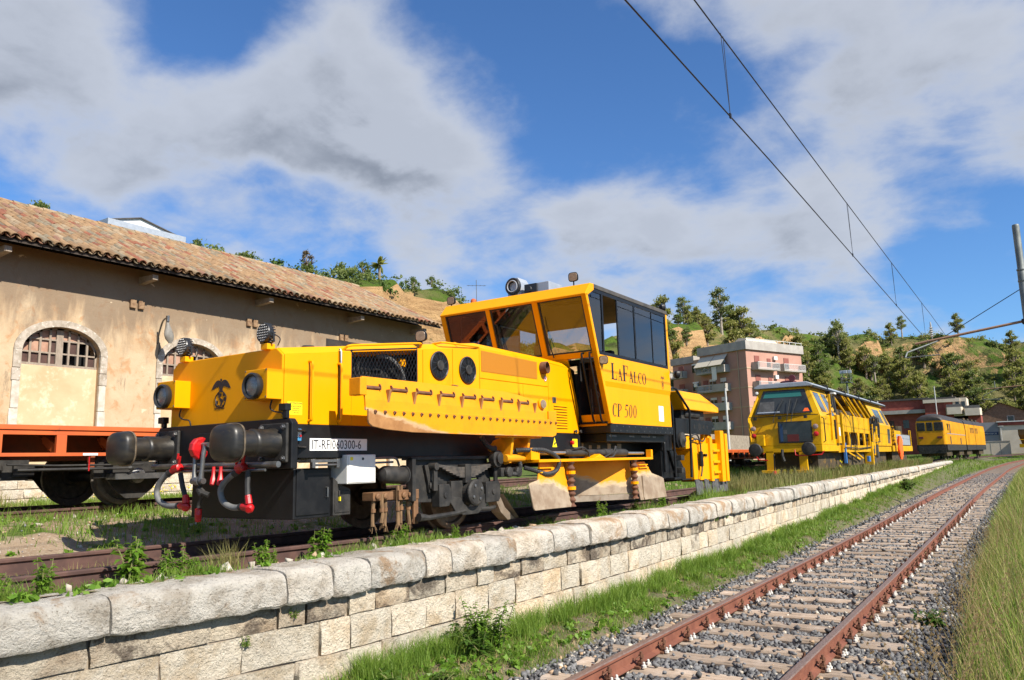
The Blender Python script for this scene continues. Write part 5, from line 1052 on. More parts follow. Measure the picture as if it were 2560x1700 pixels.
for i,c in enumerate(DC):
    if c<0: continue
    mb=MB(); mb.box(WX-.40,WX-.13,c-hw,c+hw,.1,3.20); dr=mb.build('door_infill','pale_infill',WH,loc=WN)
    # surround: jamb blocks and arch ring
    for s in (-1,1):
        z=.62
        for k,h in enumerate((.52,.61,.47,.60,.28)):
            q=MB(); y0,y1=sorted((c+s*(hw-.005),c+s*(hw+.155+.02*((k+i)%2)))); q.box(WX-.05,WX+.035,y0,y1,z,z+h-.008); q.build('jamb_block','surround_white' if k<4 else 'surround_grey',WH,loc=WN,bevel=.012); z+=h
        q=MB(); y0,y1=sorted((c+s*(hw-.004),c+s*(hw+.165))); q.box(WX-.05,WX+.04,y0,y1,z,spr); q.build('springer','surround_grey',WH,loc=WN,bevel=.012)
    o_=arch(c,hw+.165,spr+.002,top+.15,20); i_=arch(c,hw-.004,spr+.002,top,20); q=MB()
    for k in range(19):
        P=[o_[k],o_[k+1],i_[k+1],i_[k]]; q.add([(WX+.04,*p) for p in P]+[(WX-.05,*p) for p in P],[(0,1,2,3),(7,6,5,4),(0,4,5,1),(2,6,7,3)])
    q.build('arch_ring','surround_grey',WH,loc=WN)
    wd=MB(); wd.box(WX-.20,WX-.14,c-hw,c+hw,3.20,3.255)
    def atop(y): t=(y-c)/hw; return spr+(top-spr)*math.sqrt(max(0,1-t*t))
    for k in range(9):
        y=c-hw+.03+k*(2*hw-.06)/8; w=.022 if k!=4 else .075; wd.box(WX-.19,WX-.145,y-w,y+w,3.25,max(3.3,atop(y)-.01))
    for z in (3.50,3.80): 
        L=hw*math.sqrt(max(0,1-max(0,(z-spr)/(top-spr))**2)); wd.box(WX-.186,WX-.15,c-L,c+L,z-.018,z+.018)
    for k in range(19):
        P=[(i_[k][0],i_[k][1]),(i_[k+1][0],i_[k+1][1])]; wd.add([(WX-.145,P[0][0],P[0][1]),(WX-.145,P[1][0],P[1][1]),(WX-.145,c+(P[1][0]-c)*.95,P[1][1]-.05),(WX-.145,c+(P[0][0]-c)*.95,P[0][1]-.05)],[(0,1,2,3)])
    w_=wd.build('window_frame','old_wood',WH,loc=WN)
    rr=random.Random(i)
    for k in range(8):
        y0=c-hw+.05+k*(2*hw-.06)/8; y1=y0+.165
        for (z0,z1,r) in ((3.26,3.48,0),(3.52,3.78,1),(3.82,4.06,2)):
            z1=min(z1,atop(y0+.02)-.03,atop(y1)-.03)
            if z1<z0+.03: continue
            op=(k>=4 and r==0 and rr.random()<.9) or (k>=4 and r==1 and rr.random()<.6)
            if op: continue
            q=MB(); q.box(WX-.205,WX-.195,y0,y1,z0,z1); q.build('window_board','board_pink' if r==2 or (r==1 and k<4 and rr.random()<.6) else 'board_brown',w_)
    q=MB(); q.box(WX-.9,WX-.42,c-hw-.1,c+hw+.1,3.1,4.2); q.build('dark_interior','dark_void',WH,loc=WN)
# stone plinth
rr=random.Random(21); q=MB(); q.box(WX-.02,WX+.05,-7.2,16.8,.0,.74); q.build('plinth_core','mortar',WH,loc=WN)
for ci,(z0,z1) in enumerate(((.10,.30),(.305,.50),(.505,.73))):
    y=1.2+rr.uniform(-.3,0)
    while y<8.6:
        L=rr.uniform(.24,.50); inst('plinth_block',bv[rr.randrange(8)],WH,(WX-.06+rr.uniform(-.006,.006)+11,y+L/2-6,(z0+z1)/2-.15),(0,0,0),(.28,L-.012,z1-z0-.012)); y+=L
# corbel stubs and rafter feet
for y in (2.6,6.01,9.42,12.95):
    for d in (-.11,.10):
        q=MB(); q.box(WX-.02,WX+.07,y+d-.075,y+d+.075,4.78,4.99); q.build('corbel_stub','stub_brown',WH,loc=WN,bevel=.01)
for y in (-.6,2.8,6.1,9.6,13.2,16.3):
    q=MB(); q.add([(WX,y-.07,5.40),(WX,y+.07,5.40),(WX+.62,y+.07,5.44),(WX+.62,y-.07,5.44),(WX,y-.07,5.58),(WX,y+.07,5.58),(WX+.62,y+.07,5.56),(WX+.62,y-.07,5.56)],[(0,1,2,3),(7,6,5,4),(0,4,5,1),(1,5,6,2),(2,6,7,3),(3,7,4,0)]); q.build('rafter_foot','old_wood',WH,loc=WN)
# roof deck
EX,EZ,RX,RZ=-10.20,5.69,-14.6,7.78; Y0,Y1=-7.4,16.95
q=MB(); q.add([(EX,Y0,EZ),(RX,Y0,RZ),(RX,Y1,RZ),(EX,Y1,EZ),(EX,Y0,EZ-.07),(RX,Y0,RZ-.07),(RX,Y1,RZ-.07),(EX,Y1,EZ-.07)],[(0,3,2,1),(4,5,6,7),(0,4,7,3),(0,1,5,4),(3,7,6,2)]); q.add([(RX,Y0,RZ),(-19.2,Y0,5.55),(-19.2,Y1,5.55),(RX,Y1,RZ)],[(0,1,2,3)]); q.build('roof_deck','dark_wood',WH,loc=WN,fix=False)
sl=Vector((RX-EX,0,RZ-EZ)); SLn=sl.length; sd=sl.normalized(); nr=Vector((-sd.z,0,sd.x)); nr=nr if nr.z>0 else -nr
def tile_pts(concave=False,L=.44,r0=.098,r1=.078,n=6,th=.014):
    vs=[];fs=[]
    for (l,r) in ((0,r0),(L,r1)):
        for rad in (r,r-th):
            for k in range(n+1):
                a=math.pi*k/n; z=rad*math.sin(a)*.85; vs.append((math.cos(a)*rad,l,-z if concave else z))
    N=n+1
    for k in range(n): fs+=[(k,k+1,2*N+k+1,2*N+k),(N+k+1,N+k,3*N+k,3*N+k+1),(k+1,k,N+k,N+k+1)]
    fs+=[(0,2*N,3*N,N),(n,N+n,3*N+n,2*N+n)]
    return vs,fs
def tmat(y,l,lift,jr):
    o=Vector((EX,y,EZ))+sd*l+nr*lift
    ux=Vector((0,1,0)); uy=(sd+nr*.045).normalized(); uz=ux.cross(uy); uz=uz if uz.dot(nr)>0 else -uz
    m=Matrix.Identity(4)
    for c,v in enumerate((ux,uy,uz)):
        for r in range(3): m[r][c]=v[r]
    m=Matrix.Translation(o)@m@Matrix.Rotation(jr[0],4,'Z')@Matrix.Rotation(jr[1],4,'Y'); return m
tm=[]; vs,fs=tile_pts()
for n_,_,_ in TILE:
    mm=MB(); mm.add(vs,fs); o=mm.build('roof_tile',n_,fix=False); tm.append(o.data); bpy.data.objects.remove(o)
tl=[]; rr=random.Random(5); pitch=.212; nrow=14; rs=(SLn-.1)/nrow
for r in range(nrow):
    y=-1.0
    while y<16.95:
        c=rr.choices(range(5),[.52,.18,.09,.06,.15])[0]; l=-.09+r*rs+rr.uniform(-.02,.02); tl.append((y+rr.uniform(-.012,.012),l,c,(rr.uniform(-.05,.05),rr.uniform(-.05,.05)),.055+rr.uniform(-.004,.012))); y+=pitch
wtl=[]
def camd(t): p=Vector((EX,t[0],EZ))+sd*t[1]; return (p-Vector(CAM)).length
seen=[t for t in tl if t[0]>2.45+.33*t[1]]; rest=[t for t in tl if not t[0]>2.45+.33*t[1]]
seen.sort(key=camd); WM=Matrix.Translation(Vector(WN))
for t in seen[:300]:
    o=inst('roof_tile',tm[t[2]],WH); o.matrix_local=WM@tmat(t[0],t[1],t[4],t[3])
st=MB()
for t in seen[300:]+rest:
    if t[0]<-.5: continue
    st.mi=t[2]; m=tmat(t[0],t[1],t[4],t[3]); st.add([m@Vector(v) for v in vs],fs)
pv,pf=tile_pts(True,.44,.088,.10)
for r in range(nrow):
    y=-1.0+pitch/2
    while y<16.9: st.mi=rr.choice((0,1,3,4)); m=tmat(y,-.06+r*rs+rr.uniform(-.015,.015),.085,(rr.uniform(-.03,.03),0)); st.add([m@Vector(v) for v in pv],pf); y+=pitch
y=-1.0
while y<16.9:
    st.mi=rr.choice((0,1,4)); q0=len(st.v); m=Matrix.Translation((RX,y,RZ+.07))@Matrix.Rotation(rr.uniform(-.03,.03),4,'Z'); st.add([m@Vector((v[0]*1.3,v[1],v[2]*1.2)) for v in vs],fs); y+=.37
o=st.build('more_roof_tiles',[t[0] for t in TILE],WH,loc=WN,fix=False); o['kind']='stuff'
# wall lamp hanging crooked from its hook
q=MB(); q.tube(cat_bezier([(WX,6.60,3.98),(WX+.10,6.58,4.25),(WX+.28,6.55,4.50),(WX+.42,6.54,4.56),(WX+.50,6.53,4.52)]),.022,7); WL=q.build('wall_lamp','steel_grey'); tag(WL,'old street lamp drooping from a hook on the warehouse wall','lamp')
q=MB(); secs=[]
for t,(a,b) in zip(np.linspace(0,1,7),((.03,.03),(.05,.05),(.075,.06),(.11,.07),(.13,.07),(.11,.055),(.04,.02))): secs.append([(WX+.50+b*math.sin(u),6.53+.10*t+a*math.cos(u),4.50-.56*t) for u in np.linspace(0,2*math.pi,15)[:-1]])
q.loft(secs); q.build('lamp_head','lamp_shell',WL,smooth=True); q=MB(); q.box(WX+.48,WX+.56,6.50,6.56,4.46,4.62); q.build('lamp_neck','steel_grey',WL,bevel=.01)
q=MB(); q.tube([(WX+.02,6.66,4.0),(WX+.03,6.62,3.5)],.008,5); q.build('lamp_wire','black_rubber',WL)

# ================================================================ orange flat wagons
def wagon(loc,L,label,full=True):
    w=empty('flat_wagon',loc,label=label,cat='wagon',group='orange flat wagons on the warehouse siding')
    q=MB(); q.box(-1.4,1.4,-L/2,L/2,1.06,1.10); q.build('deck','orange_dark',w)
    for s in (-1,1):
        q=MB(); q.box(*sorted((s*1.40,s*1.34)),-L/2,L/2,.975,1.06); q.box(*sorted((s*1.42,s*1.40)),-L/2,L/2,1.04,1.10); q.build('side_beam','orange_paint',w,bevel=.004)
        q=MB(); q.box(*sorted((s*1.40,s*1.37)),-L/2,L/2,.70,.745); q.build('bottom_chord','orange_paint',w,bevel=.004)
        y=-L/2
        while y<L/2-.1:
            q=MB(); q.box(*sorted((s*1.403,s*1.35)),y,y+.13,.70,.975); q.build('side_post','orange_paint',w,bevel=.004)
            if full:
                q=MB(); q.prism([(s*1.35,.70),(s*1.35,.84),(s*1.05,.97),(s*.98,.97),(s*.98,.88)],'y',y+.02,y+.11); q.build('knee_bracket','orange_paint',w)
                q=MB(); q.prism([(y+.16,.97),(y+.34,.97),(y+.44,.80),(y+.26,.80)],'x',*sorted((s*.62,s*.65))); q.build('truss_strut','orange_paint',w)
            y+=.776
    q=MB(); q.box(-.62,.62,-L/2,L/2,.66,1.05); q.build('centre_sill','orange_dark',w)
    for y in (-L/2,L/2-.08): q=MB(); q.box(-1.4,1.4,y,y+.08,.70,1.06); q.build('end_beam','orange_paint',w,bevel=.006)
    q=MB(); q.box(1.403,1.406,-.72,-.52,.708,.738); q.build('white_panel','sign_white',w)
    q=MB(); q.tube([(1.30,-1.6,.60),(1.30,-1.0,.58),(1.30,.2,.58)],.014,6); q.tube([(1.36,-1.5,.53),(1.36,.0,.53)],.02,6); q.lathe([(.02,-.04),(.035,0),(.02,.04)],(1.36,-.02,.53),(0,1,0),8); q.tube([(1.2,-1.3,.545),(1.2,-.4,.54)],.012,6); q.build('brake_rod','black_dusty',w,smooth=True)
    q=MB(); q.tube([(1.38,-.62,.70),(1.385,-.62,.50)],.008,6); q.build('red_chain','red_paint',w)
    q=MB(); q.box(1.22,1.30,-.56,-.50,.52,.70); q.build('hanger','orange_dark',w)
    q=MB(); q.box(.5,1.1,-2.2,-1.25,.40,.66); q.lathe([(.10,-.25),(.14,-.2),(.14,.15),(.10,.2)],(1.0,-1.75,.55),(0,1,0),14); q.box(.8,1.15,-1.45,-1.2,.45,.60); q.build('brake_gear','black_dusty',w)
    ax=[-2.9,.35] if L<8 else [-L/2+1.6,L/2-1.9]
    if full: ax=[-3.6,.22]
    for y in ax:
        for s in (-1,1):
            wheel(s*.76,y,.42,s,w,'steel_dark'); q=MB(); q.prism([(y-.52,.62),(y-.60,.50),(y-.60,.40),(y-.42,.40),(y-.28,.22),(y-.12,.10),(y+.12,.10),(y+.28,.22),(y+.42,.40),(y+.55,.40),(y+.55,.50),(y+.48,.62)],'x',*sorted((s*1.02,s*1.06))); q.build('axle_guard','black_dusty',w)
            q=MB(); q.box(*sorted((s*1.06,s*1.30)),y-.42,y+.42,.375,.455); q.lathe([(.11,0),(.11,.10),(.06,.12)],(s*1.06,y,.42),(s,0,0),16); q.build('leaf_spring','steel_grey' if full else 'black_dusty',w)
        q=MB(); q.cyl((-.74,y,.42),(.74,y,.42),.075,n=10); q.build('axle','black_dusty',w)
    return w
wagon((-5.0,1.80,.335),13.0,'long orange flat wagon standing in front of the warehouse')
w2=wagon((-5.0,33.2,.0),11.0,'orange wagon end showing between the plough and the tamping machine',False)
for y in (-3.9,-3.45,-3.0): q=MB(); q.box(1.404,1.41,y,y+.25,.80,.93); q.build('stake_pocket','dark_void',w2)
mat('bay_dark',(.03,.022,.012),(.075,.05,.02),rough=.8,ns=2,c3=(.22,.12,.01),n3=5,l3=.58,h3=.66); mat('wind_dark',(.012,.014,.016),(.03,.035,.036),rough=.08,ns=2,spec=.6); mat('wind_pale',(.10,.12,.13),(.05,.06,.07),rough=.08,ns=2,spec=.8)
mat('red_dim',(.11,.014,.012),rough=.5); mat('blue_dim',(.015,.05,.13),rough=.6); mat('seat_grey',(.05,.05,.052),(.09,.09,.09),rough=.8,ns=6); mat('red_dull',(.22,.03,.025),rough=.6); mat('maroon',(.10,.015,.02),rough=.5); mat('lamp_ring',(.25,.08,.06),(.4,.38,.36),rough=.4,ns=30); mat('hopper_brown',(.09,.045,.014),(.15,.08,.02),rough=.8,ns=1.5)
mat('cream_wall',(.62,.54,.42),(.55,.47,.36),rough=.9,ns=.6,geo=True)
# ================================================================ tamping machine on the same siding
TM=empty('tamping_machine',(.03,22.3,0),label='yellow tamping machine with grey roof and slanted cab, behind the plough',cat='rail machine')
def hz(q,x0,x1,y0,y1,z0,z1): return q.box(x0,x1,y0,y1,z0,z1)
q=MB()
def sec(yb,ym,yt,wb=1.20,wm=1.22,wt=.83): return [(-wb,yb,1.12),(wb,yb,1.12),(wm,ym,2.10),(wt,yt,3.14),(-wt,yt,3.14),(-wm,ym,2.10)]
q.loft([sec(.62,.60,.98),sec(3.5,3.5,3.5)]); q.build('front_cab','paint_tamper',TM,bevel=.02)
def ws(q,x0b,x1b,x0t,x1t,z0,z1,off):
    F=lambda z:.60+(z-2.10)*.365 if z>2.1 else .60+(2.10-z)*.02
    q.add([(x0b,F(z0)-off,z0),(x1b,F(z0)-off,z0),(x1t,F(z1)-off,z1),(x0t,F(z1)-off,z1)],[(0,1,2,3)]); return q
ws(MB(),-.98,.98,-.70,.70,2.22,3.06,.004).build('windscreen_seal','black_rubber',TM,fix=False)
ws(MB(),-.94,.94,-.675,.675,2.25,3.03,.008).build('windscreen','wind_dark',TM,fix=False)
ws(MB(),-.70,.62,-.62,.56,2.80,3.00,.012).build('sun_blind','teal_blind',TM,fix=False)
ws(MB(),-.88,-.10,-.88,-.12,2.27,2.31,.012).build('dash_paper','alu_grey',TM,fix=False); ws(MB(),.66,.88,.72,.82,2.27,2.38,.012).build('orange_vest','hi_vis',TM,fix=False)
ws(MB(),-.86,-.30,-.80,-.30,2.32,2.66,.012).build('driver_seat','seat_grey',TM,fix=False)
q=MB(); q.box(-.20,.92,.585,.60,1.21,1.94); q.build('nose_window_rim','black_rubber',TM,bevel=.05); q=MB(); q.box(-.16,.88,.578,.584,1.25,1.90); NW=q.build('nose_window','wind_dark',TM,bevel=.04)
q=MB(); q.box(.10,.48,.574,.577,1.26,1.50); q.build('red_case','red_dim',NW); q=MB(); q.box(-.13,-.04,.574,.577,1.27,1.86); q.build('blue_overall','blue_dim',NW); q=MB(); q.box(-.02,.10,.574,.577,1.52,1.66); q.build('grey_label','seat_grey',NW)
q=MB(); q.box(-.92,-.66,.44,.60,1.14,1.52); q.build('nose_box','paint_tamper',TM,bevel=.01)
for x in (-1.04,1.04):
    for z,m_ in ((1.74,'lamp_ring'),(1.49,'red_paint')): q=MB(); q.lathe([(.085,0),(.085,.03),(.06,.045),(.02,.05)],(x,.60,z),(0,-1,0),16); q.build('tail_lamp',m_,TM,smooth=True)
q=MB(); q.box(-1.16,1.16,.55,.58,2.125,2.15); q.build('wiper_rail','black_paint',TM)
for x in (-.95,-.10,.75): q=MB(); q.box(x-.05,x+.05,.50,.60,2.03,2.12); q.build('washer_nozzle','black_dusty',TM)
for (x,dx) in ((-.30,.30),(.15,.10),(.30,.18)): q=MB(); q.tube([(x,.56,2.13),(x+dx,.74,2.72)],.012,5); q.tube([(x,.56,2.13),(x-.03,.53,1.92)],.012,5); q.build('wiper','black_rubber',TM)
q=MB(); q.lathe([(.05,0),(.055,.03),(.03,.04)],(-.86,.72,2.98),(0,-1,0.2),12); q.build('marker_lamp','white_paint',TM)
# roof
q=MB(); q.loft([[(-.98,y,3.14),(.98,y,3.14),(1.0,y,3.20),(.80,y,3.30),(-.80,y,3.30),(-1.0,y,3.20)] for y in (.85,17.0)]); q.build('roof','alu_grey',TM,bevel=.02)
q=MB(); q.box(.99,1.02,.9,16.9,3.10,3.16); q.build('roof_gutter','black_paint',TM)
for y in (3.2,6.5,9.5,12.5): q=MB(); q.box(-1.01,1.02,y,y+.06,3.13,3.31); q.build('roof_strap','black_dusty',TM)
q=MB(); q.lathe([(.28,0),(.28,.08),(.22,.11)],(.05,1.5,3.30),(0,0,1),20); q.cyl((.25,1.3,3.3),(.25,1.3,3.42),.02,n=6); q.lathe([(.11,-.03),(.12,0),(.11,.05)],(.25,1.26,3.48),(0,-1,0),16); q.build('roof_beacon','maroon',TM,smooth=True)
# cab side: windows, door, hazard edge
def cs(q,y0,y1,z0,z1,off,s=1):
    X=lambda z:(1.22-(z-2.10)*.375 if z>2.1 else 1.20+.02*(z-1.12)/.98)+off
    q.add([(s*X(z0),y0,z0),(s*X(z0),y1,z0),(s*X(z1),y1,z1),(s*X(z1),y0,z1)],[(0,1,2,3)]); return q
cs(MB(),1.15,1.95,2.25,2.95,.006).build('side_window','wind_pale',TM,fix=False); cs(MB(),2.35,3.05,2.15,2.95,.006).build('door_window','wind_pale',TM,fix=False)
q=MB(); q.box(1.20,1.28,2.10,2.16,1.30,2.9); q.box(1.205,1.30,2.95,3.40,1.18,2.2); q.build('cab_door','paint_tamper',TM,bevel=.01)
for i in range(9): q=MB(); z=1.35+i*.19; x=1.225-(max(0,z-2.1))*.375+.01; q.box(x,x+.03,3.2,3.35,z,z+.09); q.build('hazard_block','black_paint',TM)
q=MB(); q.tube([(1.24,1.5,2.15),(1.38,1.45,2.17),(1.42,1.3,2.16)],.018,6); q.box(1.30,1.36,2.3,2.36,1.32,2.0); q.build('door_grip','black_rubber',TM)
q=MB(); q.box(1.305,1.31,3.05,3.25,1.45,1.75); q.build('door_notice','sign_white',TM)
# open middle bay
q=MB(); q.box(-1.15,1.15,3.5,16.4,.85,1.12); q.box(-1.2,1.2,.62,3.5,.90,1.12); q.build('main_frame','paint_tamper',TM,bevel=.01)
q=MB(); q.box(1.20,1.25,4.1,9.7,1.62,2.27); q.box(1.20,1.28,3.95,4.10,1.0,2.32); q.box(1.20,1.27,9.70,9.8,1.0,2.3); q.build('side_panel','paint_tamper',TM,bevel=.01)
for y in (5.0,6.9,8.3): q=MB(); q.prism([(y,1.62),(y+.55,1.62),(y+.42,1.45),(y+.40,1.12),(y+.15,1.12),(y+.13,1.45)],'x',1.18,1.24); q.build('bay_upright','paint_tamper',TM,bevel=.008)
q=MB(); q.box(1.16,1.24,3.9,9.8,.86,1.12); q.build('bay_sill','paint_tamper',TM,bevel=.008)
q=MB(); q.box(-1.1,.75,3.55,11.5,1.12,2.55); q.build('machinery_core','bay_dark',TM)
q=MB(); q.box(-.9,.85,3.6,11.5,2.98,3.1); q.build('bay_ceiling','brown_inside',TM)
for (y,d) in ((3.9,1.3),(5.9,.9),(7.1,1.1),(8.4,1.0),(9.6,1.1),(6.4,1.2)): q=MB(); q.tube([(.93,y,3.12),(1.20,y+d,2.28)],.045 if y!=6.4 else .02,6); q.build('roof_strut','paint_tamper',TM)
for y in (3.75,4.15): q=MB(); q.cyl((1.05,y,1.4),(.98,y,3.0),.06,n=10); q.build('exhaust_stack','black_dusty',TM)
q=MB(); q.box(.95,1.1,3.8,4.2,3.02,3.08); q.build('bay_lamp','white_paint',TM)
rr=random.Random(8)
for i in range(7): q=MB(); y=4.2+i*.9; q.lathe([(.12,0),(.14,.05),(.12,.4)],(.85,y,1.5+rr.uniform(-.2,.6)),(0,rr.uniform(-.3,.3),1),10); q.build('bay_machinery',rr.choice(['paint_tamper','black_dusty','steel_grey']),TM)
# tamping unit: rods, hoses, tines
for i in range(22):
    y=9.95+rr.uniform(0,2.2); z0=rr.uniform(.5,1.2); z1=z0+rr.uniform(.5,1.3); x=1.05+rr.uniform(-.1,.25)
    q=MB(); q.cyl((x,y,z0),(x+rr.uniform(-.05,.05),y+rr.uniform(-.15,.15),min(2.4,z1)),rr.uniform(.025,.075),n=8); q.build('tamping_ram',rr.choice(['paint_tamper','paint_tamper','paint_tamper','black_dusty','steel_grey']),TM,smooth=True)
for i in range(10):
    y=10.0+.22*i; q=MB(); q.tube(cat_bezier([(1.2,y,1.9+rr.uniform(-.2,.2)),(1.3,y+.1,2.1+rr.uniform(-.1,.4)),(1.3,y+.3,2.0),(1.25,y+.35,1.5+rr.uniform(-.3,.2))],5),rr.choice((.02,.03)),6); q.build('hydraulic_line','black_rubber',TM,smooth=True)
for i in range(9): q=MB(); y=10.1+.22*i; q.tube([(1.1,y,.75),(1.1,y+.02,.4),(1.1,y+.05,.12)],[.04,.035,.05],7); q.build('tamping_tine','steel_dark',TM)
q=MB(); q.box(.9,1.28,10.2,12.0,1.40,1.48); q.box(.95,1.30,9.9,10.1,.3,1.3); q.prism([(10.0,1.0),(12.1,1.0),(11.8,.7),(10.3,.7)],'x',.9,1.2); q.build('tamping_frame','paint_tamper',TM,bevel=.01)
for (z,y0,y1) in ((1.30,9.9,12.2),(1.62,9.9,12.0),(1.9,9.8,11.9),(1.04,4.0,9.7)):
    q=MB(); q.tube([(1.29,y0,z),(1.31,(y0+y1)/2,z-.04),(1.29,y1,z+.02)],.022,6); q.build('pipe_run','black_rubber',TM,smooth=True)
for y in (5.2,6.4,8.7): q=MB(); q.tube([(1.26,y,1.6),(1.29,y+.05,1.3),(1.27,y,.95)],.02,6); q.build('pipe_drop','black_rubber',TM,smooth=True)
for y in (4.7,6.0,7.3,8.6): q=MB(); q.box(1.251,1.256,y,y+.02,1.64,2.25); q.build('panel_strip','black_paint',TM)  # thin black upright strips across the side panel
q=MB(); q.tube([(1.23,.72,1.2),(1.30,.72,1.25),(1.30,.72,2.0),(1.22,.75,2.05)],.018,6); q.build('cab_handrail','black_paint',TM)
# rear cab
q=MB(); q.loft([sec(12.3,12.1,11.7),sec(16.4,16.4,16.0)]); q.build('rear_cab','paint_tamper',TM,bevel=.02)
cs(MB(),12.9,14.6,2.2,2.85,.006).build('rear_window','wind_pale',TM,fix=False); cs(MB(),15.2,16.0,2.15,2.9,.006).build('rear_window','wind_pale',TM,fix=False); cs(MB(),15.2,16.0,1.25,1.95,.006).build('rear_window','wind_pale',TM,fix=False)
# trailing flat car with drums
q=MB(); q.box(-1.15,1.15,17.2,25.0,.85,1.15); q.build('trailer_frame','paint_tamper',TM,bevel=.02)
q=MB(); q.box(-1.1,1.15,17.9,20.4,1.15,1.95); q.box(-1,1.0,17.6,18.0,1.15,2.1); q.build('trailer_locker','paint_tamper',TM,bevel=.02)
q=MB(); q.box(1.151,1.16,18.6,24.0,1.2,1.75); q.build('trailer_grille','alu_grey',TM)
q=MB(); q.box(-1.1,1.12,20.6,24.5,1.15,1.8); q.lathe([(.3,0),(.3,.5)],(.8,21.5,1.75),(0,0,1),14); q.build('trailer_engine','bay_dark',TM)
for i in range(12): q=MB(); q.box(1.12,1.18,17.35+rr.uniform(0,.4),17.5+rr.uniform(0,.5),1.1+i*.1,1.16+i*.1); q.build('hazard_block','black_paint' if i%2 else 'paint_tamper',TM)
for y in (17.6,24.3): q=MB(); q.tube([(1.1,y,1.1),(1.1,y,2.05),(1.1,y+.7,2.05),(1.1,y+.7,1.1)],.025,6); q.build('trailer_rail','paint_tamper',TM)
# running gear, buffers, front guard
for y in (2.3,4.2,13.6,15.4,19.0,23.4):
    for s in (-1,1): wheel(s*.76,y,.40,s,TM,'steel_dark')
for bx_ in ((-.9,.9,1.2,5.2,.3,.85),(-.9,.9,12.8,16.2,.3,.85),(.8,1.1,5.4,8.8,.35,.8),(-.9,.9,18.3,24.,.3,.85)): q=MB(); q.box(*bx_); q.build('bogie_gear','bay_dark',TM)
for s in (-1,1):
    q=MB(); q.cyl((s*.875,.08,1.0),(s*.875,.66,1.0),.13,n=14); b_=q.build('buffer','black_dusty',TM,smooth=True); q=MB(); q.lathe([(.10,-.03),(.20,-.01),(.225,.02),(.225,.05),(.12,.08)],(s*.875,.03,1.0),(0,1,0),26); q.build('buffer_head','black_dusty',b_,smooth=True)
    q=MB(); q.box(s*.55-.13,s*.55+.13,.62,.75,.28,.95); q.build('guard_bracket','paint_tamper',TM,bevel=.01)
q=MB(); q.box(-.85,.85,.55,.63,.20,.30); q.build('guard_bar','paint_tamper',TM,bevel=.01)
for i in range(6): q=MB(); x=-.35+i*.11; q.prism([(x,.17),(x+.07,.17),(x+.11,.33),(x+.04,.33)],'y',.53,.548); q.build('hazard_stripe','black_paint' if i%2 else 'sign_yellow',TM)
q=MB(); q.tube([(-1.0,.4,.86),(-.85,.35,.66),(-.55,.35,.64)],.02,6); q.build('red_pipe','red_paint',TM,smooth=True); q=MB(); q.tube([(.35,.4,.98),(.38,.35,.80),(.55,.32,.78),(1.2,.4,.80),(1.28,.45,.92)],.02,6); q.build('red_pipe','red_paint',TM,smooth=True)
q=MB(); q.tube([(-.05,.35,1.0),(-.05,.33,.8),(0,.33,.6)],.05,7); q.build('draw_hook','black_dusty',TM); q=MB(); q.tube([(-.35,.4,.85),(-.36,.4,.3)],.025,6); q.build('air_hose','black_rubber',TM); q=MB(); q.lathe([(.04,0),(.06,-.05),(.05,-.12)],(-.36,.4,.28),(0,0,1),8); q.build('hose_end','red_paint',TM)
for (y,w) in ((4.05,.1),(8.9,.3)): q=MB(); q.box(1.2,1.3,y,y+w,.45,.68 if w>.2 else 1.2); q.build('blue_canister','blue_paint',TM,bevel=.01)
q=MB(); q.prism([(4.6,.85),(5.0,.85),(7.2,.58),(6.9,.55)],'x',1.22,1.26); q.prism([(6.2,.85),(6.4,.85),(7.9,.60),(7.6,.58)],'x',1.22,1.26); q.build('boom_stay','paint_tamper',TM)
for i in range(8): q=MB(); q.box(1.21,1.23,3.0+.06*i,3.05+.06*i,.25+.09*i%.4,.32+.09*i%.4); q.build('hazard_mark','sign_yellow' if i%2 else 'black_paint',TM)
# orange work clothes hung on the trailer
q=MB(); secs=[]
for t,(a,b) in zip(np.linspace(0,1,8),((.06,.05),(.16,.10),(.22,.12),(.20,.12),(.26,.12),(.30,.10),(.27,.08),(.16,.05))):
    secs.append([(1.40+b*math.cos(u)+.03*math.sin(3*u+t*9),40.3+a*math.sin(u)*1.0+.04*math.sin(t*7),1.62-1.15*t+.03*math.sin(2*u)) for u in np.linspace(0,2*math.pi,17)[:-1]])
q.loft(secs); tag(q.build('work_overalls','hi_vis',smooth=True),'orange high visibility overalls hanging at the rear of the tamping machine','clothing')

